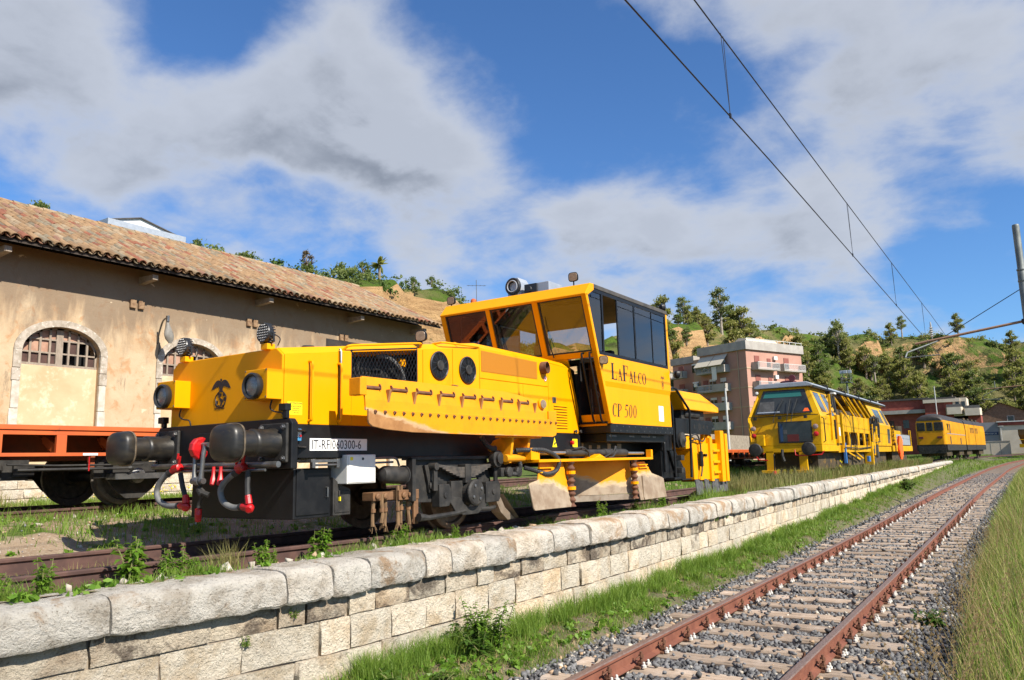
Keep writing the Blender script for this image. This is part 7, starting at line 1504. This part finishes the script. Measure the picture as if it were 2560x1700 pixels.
q=MB(); q.box(0,8,-2.5,4.0,0,2.2); q.build('wall','grey_wall',WB); q=MB(); q.box(6.5,8.3,-2.9,4.6,2.2,2.75); q.build('fascia','alu_grey',WB); q=MB(); q.prism([(-2.6,2.75),(4.3,2.75),(2.0,3.35),(.4,3.6)],'x',5.5,7.6); q.build('gable','railing_white',WB); q=MB(); q.prism([(-2.8,2.72),(.4,3.62),(4.5,2.72),(4.5,2.8),(.4,3.72),(-2.8,2.8)],'x',5.4,7.8); q.build('roof_edge','roof_grey',WB)
GH=empty('painted_kiosk',(-63,181,hz_at(-63,181)-.3),.3,'small blue and green striped kiosk on the hilltop beside the cab','kiosk')
q=MB(); q.prism([(-2.5,0),(2.5,0),(2.5,1.6),(0,2.6),(-2.5,1.6)],'y',0,4); q.build('wall','blue_paint',GH); 
for x in (-1.6,-.2,1.2): q=MB(); q.box(x,x+.7,-.05,0,.1,1.7); q.build('green_panel','lime',GH)
RW=empty('rubble_wall',(-9.2,34,.2),0,'pale rubble stone platform wall behind the far orange wagon','wall'); rr=random.Random(31)
q=MB(); q.box(-1,-.1,-9,16,0,2.0); q.build('core','mortar',RW)
for c in range(4):
    y=-9
    while y<4: L=rr.uniform(.6,1.4); inst('rubble_block',bv[rr.randrange(8)],RW,(-.15+rr.uniform(-.03,.03),y+L/2,.28+c*.52),(0,rr.uniform(-.03,.03),rr.uniform(-.03,.03)),(.4,L-.03,.50)); y+=L
# ================================================================ grass and weeds
leafmat('grass_fresh',(.10,.185,.02),(.20,.29,.048),1.3,.35,.55,0); leafmat('grass_mixed',(.15,.16,.04),(.30,.26,.10),1.1,.3,.6,0); leafmat('grass_dry',(.30,.25,.09),(.44,.36,.16),1.5,.25,.6,0); leafmat('grass_tall',(.13,.23,.022),(.29,.34,.07),1.2,.3,.55,0); leafmat('straw',(.30,.20,.09),(.42,.31,.16),3,.15,.7,0)
leafmat('weed_leaf',(.085,.18,.016),(.17,.29,.035),6,.35,.45,.12); leafmat('dock_leaf',(.045,.10,.014),(.09,.16,.025),5,.3,.4,.1); mat('weed_stem',(.12,.16,.04),(.20,.17,.07),rough=.7,ns=20)
def blades(name,x,y,z,h,w,lean,mt,label,cat='grass'):
    n=len(x); a=rng.uniform(0,2*np.pi,n); la=rng.uniform(0,2*np.pi,n); l=lean*h*rng.uniform(.2,1.3,n)
    sx,sy=np.cos(a)*w*.5,np.sin(a)*w*.5; lx,ly=np.cos(la)*l,np.sin(la)*l
    B=np.stack([x,y,z],-1); S=np.stack([sx,sy,sx*0],-1); L=np.stack([lx,ly,lx*0],-1); H=np.stack([sx*0,sx*0,h],-1)
    hz_=np.sqrt(np.clip(1-(l/h)**2*.5,.3,1))[:,None]
    V=np.stack([B-S,B+S,B+L*.32+H*.55*hz_-S*.75,B+L*.32+H*.55*hz_+S*.75,B+L+H*hz_],1).reshape(-1,3)
    f=np.array([(0,1,3),(0,3,2),(2,3,4)]); F=(f[None]+np.arange(n)[:,None,None]*5).reshape(-1,3)
    o=np_mesh(name,V,F,mt); tag(o,label,cat,kind='stuff'); return o
def nz2(x,y,s,o=0): return lump(x*s+o,y*s-o*1.7)
WXv=lambda y:np.interp(y,ys,wx)
# 1 strip between wall and track
def strip(n,y0,y1,pw):
    y=y0+(y1-y0)*rng.uniform(0,1,n)**pw; tx=np.interp(y,_ty,_tx); a=WXv(y)-.02; b=tx-1.36-.12*np.sin(y*1.7)-.10*np.sin(y*4.1); u=rng.uniform(0,1,n)
    x=a+(b-a)*u; k=nz2(x,y,3.1)+nz2(x,y,8,3)*.7; dens=np.clip(.55+1.5*k-.8*np.clip((u-.65)/.35,0,1)+.6*np.exp(-u/.08),0,1)
    m=rng.uniform(0,1,n)<dens; return x[m],y[m],u[m],k[m]
for nm,n,y0,y1,pw,hs,ws_ in (('near_grass',46000,-1.2,11,1.1,.062,.0065),('far_grass',42000,10,85,1.5,.095,.016)):
    x,y,u,k=strip(n,y0,y1,pw); h=hs*rng.uniform(.45,1.25,len(x))*(1+.5*np.clip(k*2,-.6,1))+.10*np.exp(-u/.07)*rng.uniform(.2,1.2,len(x))
    dry=rng.uniform(0,1,len(x))<np.clip(.42-1.2*k,.08,.85)
    for d,mt,suf,lb in ((False,'grass_fresh','','fresh short green grass'),(True,'grass_mixed','_dry','yellowing short grass')):
        i=dry==d; blades(nm+suf,x[i],y[i],lowZ(x[i],y[i])-.008,h[i]*(1 if not d else .75),np.full(i.sum(),ws_),.75,mt,lb+(' by the wall, in front' if nm=='near_grass' else ' by the wall, farther off'))
# taller tufts at the wall foot
n=230; ty=np.exp(rng.uniform(np.log(1.6),np.log(40),n))-1.0; tx_=WXv(ty)+.03+np.abs(rng.normal(0,.12,n)); X=[];Y=[];H=[];Wd=[]
for a,b in zip(tx_,ty):
    m=70; X.append(a+rng.normal(0,.05,m)); Y.append(b+rng.normal(0,.06,m)); H.append(rng.uniform(.10,.30,m)); Wd.append(np.full(m,.005+.0006*b))
X,Y,H,Wd=[np.concatenate(q) for q in (X,Y,H,Wd)]; blades('wall_foot_tufts',X,Y,lowZ(X,Y)-.01,H,Wd,.55,'grass_fresh','lush grass tufts along the foot of the stone wall')
# grass beyond the wall end and left of the far track
n=30000; y=rng.uniform(55,190,n); x=rng.uniform(-4,16,n); tx=np.interp(y,_ty,_tx); m=(np.abs(x-tx)>1.7)&(np.abs(x-np.interp(y,[60,75,95,112,140,180],[0,-.6,-.15,1,4.2,10]))>1.2); x,y=x[m],y[m]
z=np.where(x<WXv(y)-.2,yardZ(x,y),lowZ(x,y)); blades('distant_grass',x,y,z-.02,rng.uniform(.12,.38,len(x)),np.full(len(x),.05),.6,'grass_fresh','green grass around the far end of the yard')
# 2 tall dry grass right of the track
def tall(n,y0,y1,pw,x0,hh,w,mt,nm,lb,ln=.35):
    y=y0+(y1-y0)*rng.uniform(0,1,n)**pw; e=np.interp(y,[0,3,7,20,51,90],[6.35,6.25,6.05,5.95,6.0,7.0]); x=e+.10+np.abs(rng.normal(0,.45,n))+x0; k=nz2(x,y,2.4,5)
    m=rng.uniform(0,1,n)<np.clip(.65+k,0.1,1); x,y=x[m],y[m]; h=hh*rng.uniform(.45,1.15,len(x))*np.clip(.55+(x-np.interp(y,[0,3,7,20,51,90],[6.35,6.25,6.05,5.95,6.0,7.0]))*1.2,.45,1.2)
    blades(nm,x,y,lowZ(x,y)-.01,h,np.full(len(x),w),ln,mt,lb)
tall(12000,.3,16,1.3,.0,.56,.009,'grass_tall','tall_grass','tall green and yellow grass at the right edge'); tall(5500,.3,16,1.3,.0,.74,.006,'grass_dry','dry_grass','dry straw-coloured grass stalks at the right edge',.4); tall(9000,.3,12,1.2,-.05,.30,.010,'grass_fresh','under_grass','fresh undergrowth at the foot of the tall dry grass',.7)
tall(16000,14,90,1.4,.0,.62,.02,'grass_tall','far_tall_grass','tall yellowing grass farther along the right edge'); tall(7000,14,90,1.4,.0,.66,.015,'grass_dry','far_dry_grass','dry grass farther along the right edge')
# seed stalks
n=170; y=.6+11*rng.uniform(0,1,n)**1.3; x=np.interp(y,[0,3,7,20],[6.25,6.15,5.98,5.9])+np.abs(rng.normal(0,.35,n)); V=[];F=[]; q=MB()
for a,b in zip(x,y):
    h=rng.uniform(.45,.95); lx,ly=rng.normal(0,.22),rng.normal(0,.18); z=float(lowZ(a,b)); P=[(a,b,z),(a+lx*.3,b+ly*.3,z+h*.55),(a+lx,b+ly,z+h)]; q.tube(P,[.0022,.002,.001],4)
    for t in np.linspace(.62,1,7): q.add([(P[0][0]+lx*t**1.6-.008,b+ly*t**1.6,z+h*t),(P[0][0]+lx*t**1.6+.012,b+ly*t**1.6+.01,z+h*t+.012),(P[0][0]+lx*t**1.6+.002,b+ly*t**1.6-.008,z+h*t+.026)],[(0,1,2)])
tag(q.build('seed_stalks','straw',fix=False),'thin brown seed stalks rising from the grass on the right','grass',kind='stuff')
# 3 yard grass
n=60000; x=rng.uniform(-10.6,-1.25,n); y=rng.uniform(-4,15,n); k=nz2(x,y,1.5,2)+.5*nz2(x,y,5); band=np.interp(x,[-10.6,-6,-3.2,-2.3,-1.25],[.55,.42,.40,-.05,-.15]); m=rng.uniform(0,1,n)<np.clip(.22+1.7*k+band,0,1); x,y,k=x[m],y[m],k[m]
blades('yard_grass',x,y,yardZ(x,y)-.01,rng.uniform(.04,.13,len(x))*(1+np.clip(k*2,0,1.2)),np.full(len(x),.010),.7,'grass_fresh','green grass and weeds on the ground beside the orange wagon')
n=9; tx_=rng.uniform(-9.9,-8.2,n); ty=rng.uniform(.5,9,n); X=np.concatenate([a+rng.normal(0,.22,160) for a in tx_]); Y=np.concatenate([b+rng.normal(0,.2,160) for b in ty]); blades('tall_yard_tufts',X,Y,yardZ(X,Y),rng.uniform(.12,.40,len(X)),np.full(len(X),.010),.45,'grass_mixed','tall grass tufts at the foot of the warehouse')
n=1500; X=rng.uniform(-9.5,-6.5,n); Y=rng.uniform(1,9,n); 
# 4 beside the siding rail
n=26000; y=-3+60*rng.uniform(0,1,n)**1.7; x=rng.uniform(.86,1.62,n); x=np.minimum(x,WXv(y)-.42); k=nz2(x,y,2.2,1); m=rng.uniform(0,1,n)<np.clip(.55+1.3*k,.03,1); x,y,k=x[m],y[m],k[m]
blades('rail_grass',x,y,yardZ(x,y)-.01,rng.uniform(.03,.11,len(x))*(1+np.clip(k*2.5,0,1.5))*np.interp(y,[0,8,14,60],[1,1.1,2.2,3]),np.interp(y,[0,10,60],[.006,.012,.03]),.65,'grass_fresh','grass between the siding rail and the coping')
n=9000; y=13+45*rng.uniform(0,1,n)**1.3; x=np.minimum(rng.uniform(.8,1.6,n),WXv(y)-.35); blades('far_rail_stalks',x,y,yardZ(x,y)-.01,rng.uniform(.2,.62,n),np.interp(y,[10,60],[.012,.03]),.35,'grass_mixed','tall seeding grass in front of the tamping machine')
n=9000; y=rng.uniform(13,70,n); x=rng.uniform(-3.8,-.9,n); blades('siding_grass',x,y,yardZ(x,y)-.01,rng.uniform(.08,.3,n),np.full(n,.03),.6,'grass_fresh','grass between the two sidings farther off')
n=2200; y=rng.uniform(-3,.2,n); x=rng.uniform(-.65,.65,n); m=rng.uniform(0,1,n)<np.clip(.1+1.2*nz2(x,y,3),0,1); x,y=x[m],y[m]; blades('between_rail_grass',x,y,yardZ(x,y),rng.uniform(.04,.12,len(x)),np.full(len(x),.006),.7,'grass_mixed','sparse grass between the siding rails')
# yellow flowers by the warehouse
n=160; X=rng.uniform(-10.2,-7.5,n); Y=rng.uniform(3.5,7.5,n); Z=yardZ(X,Y)+rng.uniform(.12,.3,n); mat('petal',(.75,.60,.02),rough=.6); o=stones('yellow_flowers',X,Y,Z,np.full(n,.022),['petal'],[1.0]); tag(o,'small yellow flowers at the foot of the warehouse','flowers',kind='stuff')
# low broad-leaved herbs among the grass
n=420; hy=np.exp(rng.uniform(np.log(1.2),np.log(26),n))-1.6; a=WXv(hy); b=np.interp(hy,_ty,_tx)-1.6; hx=a+(b-a)*rng.uniform(0,1,n); C=[(p,q_,float(lowZ(p,q_))+.03) for p,q_ in zip(hx,hy)]+[(float(p),float(q_),float(yardZ(p,q_))+.02) for p,q_ in zip(rng.uniform(.95,1.5,120),rng.uniform(-2.5,9,120))]+[(float(p),float(q_),float(yardZ(p,q_))+.02) for p,q_ in zip(rng.uniform(-4,-1.3,90),rng.uniform(-2.5,4,90))]
Vv,Ff=leaves(C,[.075]*len(C),len(C)*14,.034,np.random.default_rng(3),.35); tag(np_mesh('low_herbs',Vv,Ff,'weed_leaf'),'low broad-leaved herbs scattered through the grass','herbs',kind='stuff')
n=5000; y=np.exp(rng.uniform(np.log(1.2),np.log(30),n))-1.6; a=WXv(y); b=np.interp(y,_ty,_tx)-1.35; x=a+(b-a)*rng.uniform(0,1,n); blades('dead_grass',x,y,lowZ(x,y)+.005,rng.uniform(.03,.10,n),np.full(n,.006),1.6,'straw','dead brown grass lying flat in the grass strip')
# 5 leafy weeds, each a plant of its own
def weed_mesh(seed,h,spread,ns,leaf_len,leaf_w,mt,per=26):
    r=random.Random(seed); st=MB(); V=[];F=[]
    for s in range(ns):
        bx,by=r.gauss(0,spread*.25),r.gauss(0,spread*.25); tx,ty=bx+r.gauss(0,spread*.5),by+r.gauss(0,spread*.5); hh=h*r.uniform(.55,1.05); P=[Vector((bx,by,-.02)),Vector((bx*.6+tx*.4,by*.6+ty*.4,hh*.5)),Vector((tx,ty,hh))]; st.tube(P,[.006,.005,.002],5)
        for k in range(per):
            t=r.uniform(.12,1.0); p=P[0].lerp(P[1],t*2) if t<.5 else P[1].lerp(P[2],t*2-1); a=r.uniform(0,6.28); el=r.uniform(-.35,.55); L=leaf_len*(1.15-.65*t)*r.uniform(.7,1.2); d=Vector((math.cos(a)*math.cos(el),math.sin(a)*math.cos(el),math.sin(el))); w=d.cross(Vector((0,0,1))).normalized()*leaf_w*(1.15-.65*t); dn=Vector((0,0,-L*.25)); i=len(V)
            V+=[p,p+d*L*.45+w+Vector((0,0,.004)),p+d*L+dn,p+d*L*.45-w+Vector((0,0,.004))]; F.append((i,i+1,i+2,i+3))
    o=st.build('stem','weed_stem',fix=False); a=o.data; bpy.data.objects.remove(o); o=np_mesh('foliage',np.array(V),np.array(F),mt); b=o.data; bpy.data.objects.remove(o); return a,b
NT_=[weed_mesh(k,.34,.14,7,.085,.022,'weed_leaf',34) for k in range(4)]; NS_=[weed_mesh(20+k,.20,.10,5,.06,.015,'weed_leaf',18) for k in range(3)]; DO=[weed_mesh(40+k,.16,.16,9,.17,.032,'dock_leaf',7) for k in range(2)]; BW=weed_mesh(50,.50,.24,15,.085,.018,'weed_leaf',44); BD=weed_mesh(51,.34,.28,13,.13,.026,'dock_leaf',22)
def weed(me,x,y,s,label,z=None,low=False,grp='leafy weeds along the coping',cat='weed'):
    zz=z if z is not None else float(lowZ(x,y) if low else yardZ(x,y)); t=empty('leafy_weed',(x,y,zz),random.uniform(0,6.28),label,cat,grp); t.scale=(s,s,s); inst('stem',me[0],t); inst('foliage',me[1],t)
ORD=['first','second','third','fourth','fifth','sixth','seventh','eighth','ninth','tenth','eleventh','twelfth','thirteenth','fourteenth','fifteenth','sixteenth','seventeenth','eighteenth','nineteenth','twentieth']
WP=[(1.05,-1.85,1.0,0),(1.1,-1.55,.95,0),(.98,-1.15,.7,1),(1.0,-.90,1.25,0),(1.12,-.70,.9,0),(.95,-.50,.8,0),(1.08,-.33,.95,0),(1.08,.27,1.0,0),(1.14,.45,.75,0),(1.02,1.08,1.1,0),(1.1,.92,.6,1),(1.12,2.05,.75,0),(1.15,2.4,.6,1),(1.15,3.0,.8,0),(1.1,3.35,.6,1),(1.2,5.2,.7,0),(1.2,6.6,.8,0),(1.15,8.0,.9,0),(1.2,9.2,.8,0),(1.1,13.0,.8,0)]
rw=random.Random(77)
for k,(x,y,s,t) in enumerate(WP): weed((NS_ if t else NT_)[k%3],x+rw.uniform(-.06,.08),y+rw.uniform(-.08,.08),s*rw.uniform(.6,1.1),f'{ORD[k]} leafy green weed from the left along the top of the wall')
weed(BW,2.28,2.12,1.0,'tall bushy light green weed growing against the wall face',low=True,grp='weeds at the wall foot',cat='bush'); weed(BD,2.34,1.86,1.0,'dark broad-leaved weed left of the bushy one at the wall foot',low=True,grp='weeds at the wall foot',cat='bush')
for k,(x,y,s,lb) in enumerate(((2.42,.62,1.0,'broad-leaved dock plant nearest the camera at the wall foot'),(2.62,.95,.75,'small dock plant on the grass just right of the nearest dock'),(2.35,-.2,.8,'dock plant at the bottom edge of the picture by the wall'))): weed(DO[k%2],x,y,s,lb,low=True,grp='weeds at the wall foot')
for k,(px_,y,z,lb) in enumerate(((0,.05,-.40,'sprig of weed growing from a wall joint on the left'),(0,-.35,-.55,'tiny sprig low in the wall joints on the left'),(0,9.6,-.35,'green sprig hanging from the wall course at mid length'),(0,10.2,-.33,'second green sprig hanging from the wall at mid length'))): weed(NS_[k%3],wallX(y)-.06,y,.42,lb,z=z,grp='sprigs in the wall')
weed(DO[0],5.9,5.7,.9,'flat green weed rosette on the ballast right of the track',z=-1.10,grp='weeds on the ballast'); weed(DO[1],2.95,7.2,.8,'dark green clump in the middle of the grass strip',low=True,grp='weeds on the ballast'); weed(BD,2.2,34,1.6,'dark green clump by the far end of the wall',low=True,grp='weeds on the ballast')
X=1.06+rng.normal(0,.05,150); Y=-.04+rng.normal(0,.06,150); o=blades('grass_tuft',X,Y,yardZ(X,Y),rng.uniform(.14,.33,150),np.full(150,.006),.6,'grass_mixed','spiky grass tuft between the leafy weeds by the rail'); del o['kind']
mat('pole_pale',(.50,.50,.48),(.40,.40,.38),rough=.6,ns=3); mat('bag_plastic',(.62,.66,.70),(.50,.55,.60),rough=.25,ns=9,bump=.8,bs=30,bd=.02); mat('bag_blue',(.05,.16,.5),rough=.4)
# ================================================================ overhead line, masts, poles
mat('mast_grey',(.13,.145,.14),(.20,.215,.205),rough=.6,metal=.3,ns=4,c3=(.25,.22,.17),n3=9,l3=.62,h3=.8); mat('mast_rust',(.24,.13,.075),(.30,.18,.11),rough=.8,ns=9); mat('wire',(.03,.03,.035),rough=.5,metal=.5); mat('insulator',(.42,.42,.40),(.30,.29,.27),rough=.35,ns=8)
CM=empty('catenary_mast',(7.41,27.5,-.95),0,'grey tubular overhead line mast with rusty arm at the right edge','mast')
q=MB(); q.lathe([(.15,0),(.15,4.0),(.135,4.05),(.135,7.9),(.115,7.95),(.115,9.55),(.11,9.6),(.10,9.62)],(0,0,0),(0,0,1),18); q.build('pole','mast_grey',CM,smooth=True)
for z in (7.95,7.55): q=MB(); q.lathe([(.145,0),(.15,.03),(.145,.06)],(0,0,z),(0,0,1),18); q.build('pole_band','mast_grey',CM)
ar=MB(); ar.cyl((-.05,0,6.17),(-3.55,-.1,5.70),.048,n=10); ar.build('arm_tube','mast_rust',CM,smooth=True)
q=MB(); q.lathe([(.05,-.05),(.10,-.03),(.10,.03),(.05,.05)],(-.14,0,6.15),(1,0,.1),12); q.build('arm_clamp','black_dusty',CM)
q=MB(); q.tube([(-.10,0,7.30),(-2.55,-.05,5.90)],.014,6); q.build('stay_wire','wire',CM)
q=MB(); prof=[(.02,0)]
for i in range(5): prof+=[(.03,.05+i*.08),(.075,.08+i*.08),(.03,.11+i*.08)]
q.lathe(prof+[(.03,.5),(.02,.62)],(-2.98,-.07,5.85),(0,0,1),12); q.build('insulator','insulator',CM,smooth=True)
q=MB(); q.tube([(-2.75,-.05,5.76),(-3.35,-.4,5.52),(-3.75,-.9,5.32),(-3.80,-1.2,5.10)],.028,8); q.tube([(-3.80,-1.2,5.10),(-2.7,-1.3,5.10)],.02,6); q.build('steady_arm','mast_grey',CM,smooth=True)
def wireobj(name,pts,r,label):
    q=MB(); q.tube(pts,r,6); o=q.build(name,'wire',smooth=True); tag(o,label,'wire'); return o
mess=[(4.43,y,5.86-.05*math.sin((y+30)/57*math.pi) if y<28 else 5.88-.12*math.sin((y-28)/55*math.pi)) for y in np.concatenate([np.arange(-30,28,2.),np.arange(28,84,3.)])]
cont=[(4.43,y,4.83 if y<6 else 4.83-.012*(y-6)) for y in np.concatenate([np.arange(-30,28,2.),np.arange(28,84,3.)])]
MW=wireobj('messenger_wire',mess,.0085,'upper carrying cable of the overhead line crossing the sky'); CW=wireobj('contact_wire',cont,.0085,'lower contact wire of the overhead line crossing the sky')
for k,y in enumerate((4.2,11.9,18.0,25.0)):
    zc=4.83 if y<6 else 4.83-.012*(y-6); q=MB(); q.tube([(4.43,y-.03,5.84),(4.43,y+.12,zc)],.004,5); q.tube([(4.43,y+.06,5.84),(4.43,y+.12,zc)],.004,5); q.box(4.42,4.44,y+.10,y+.14,zc-.02,zc+.04)
    o=q.build('dropper','wire'); tag(o,['longest dropper wire near the top of the picture','second dropper wire down the overhead line','third dropper wire, over the apartment hillside','last dropper wire beside the insulator'][k],'wire')
C2=empty('catenary_mast',(7.6,100,-.6),0,'distant overhead line arm against the green hillside at the right edge','mast')
q=MB(); q.cyl((0,0,0),(0,0,10),.13,n=10); q.build('pole','mast_grey',C2); q=MB(); q.cyl((0,0,8.55),(-4.4,0,8.35),.05,n=8); q.build('arm_tube','mast_rust',C2); q=MB(); q.tube([(-2.6,0,8.5),(-4.4,-.2,7.6),(-4.6,-.2,7.2),(-2.7,-.2,7.1)],.035,6); q.cyl((-3.2,0,8.4),(-3.2,0,9.2),.05,n=6); q.build('steady_arm','mast_grey',C2)
FM=empty('floodlight_mast',(-7.0,75,0),0,'floodlight mast with a caged platform in front of the hillside','mast')
q=MB(); q.cyl((0,0,0),(0,0,7.7),.12,.09,n=10); q.build('pole','mast_grey',FM); q=MB()
for s in (-.42,.42):
    for t in (-.42,.42): q.tube([(s,t,7.5),(s,t,8.35)],.025,4)
for z in (7.55,7.95,8.35):
    for a,b in (((-.42,-.42),(.42,-.42)),((.42,-.42),(.42,.42)),((.42,.42),(-.42,.42)),((-.42,.42),(-.42,-.42))): q.tube([(*a,z),(*b,z)],.022,4)
q.box(-.42,.42,-.42,.42,7.5,7.53); q.build('platform_cage','mast_grey',FM)
for x,y_ in ((-.35,-.35),(.0,-.4),(.38,-.3)): q=MB(); q.cbox((x,y_,8.55),(.34,.2,.30)); q.build('floodlight','alu_grey',FM,bevel=.03)
for (x,y_,z0,h,lb) in ((-9.12,45,.2,5.0,'thin pale steel pole in front of the apartment block'),(-.6,60,.0,0,''),(-2.6,110,0,9.2,'white pole standing over the cab of the round-nosed locomotive'),(-5.2,80,0,5.9,'pale pole in front of the long red house')):
    if h==0: continue
    q=MB(); q.cyl((0,0,0),(0,0,h),.09,.06,n=10); o=q.build('steel_pole','pole_pale',loc=(x,y_,z0),smooth=True); tag(o,lb,'pole')
LP=empty('platform_lamp',(3.0,160,0),0,'thin white lamp post in front of the grey station wall','lamp post'); q=MB(); q.cyl((0,0,-.3),(0,0,4.9),.05,n=8); q.build('post','pole_pale',LP); q=MB(); q.cbox((0,0,4.95),(.9,.2,.12)); q.build('lamp_head','pole_pale',LP,bevel=.02)
TV=empty('television_aerial',(-61.8,90,25),0,'television aerial against the sky left of the cab roof','aerial'); q=MB(); q.cyl((0,0,-4),(0,0,3.9),.05,n=6); q.build('pole','steel_grey',TV); q=MB(); q.tube([(-1.1,-1.0,3.0),(1.1,1.0,3.0)],.035,5); q.build('boom','steel_grey',TV)
for k in range(5): q=MB(); s=-.9+.45*k; q.tube([(s-.25,s*.9+.25,3.0),(s+.25,s*.9-.25,3.0)],.025,4); q.build('element','steel_grey',TV)
q=MB(); secs=[]; r=random.Random(5)
for t,k in zip(np.linspace(0,1,7),(.25,.8,1,1.0,.85,.55,.12)): secs.append([(.26*k*math.cos(a)*(1+r.uniform(-.2,.2)),.22*k*math.sin(a)*(1+r.uniform(-.2,.2)),.24*t+r.uniform(-.015,.015)) for a in np.linspace(0,2*math.pi,15)[:-1]])
q.loft(secs); PB=q.build('plastic_bag','bag_plastic',loc=(.98,11.9,-.12)); tag(PB,'crumpled clear plastic bag of rubbish beside the rail','bag')
q=MB(); q.cbox((0,0,.07),(.10,.12,.09)); q.build('bag_content','bag_blue',PB)
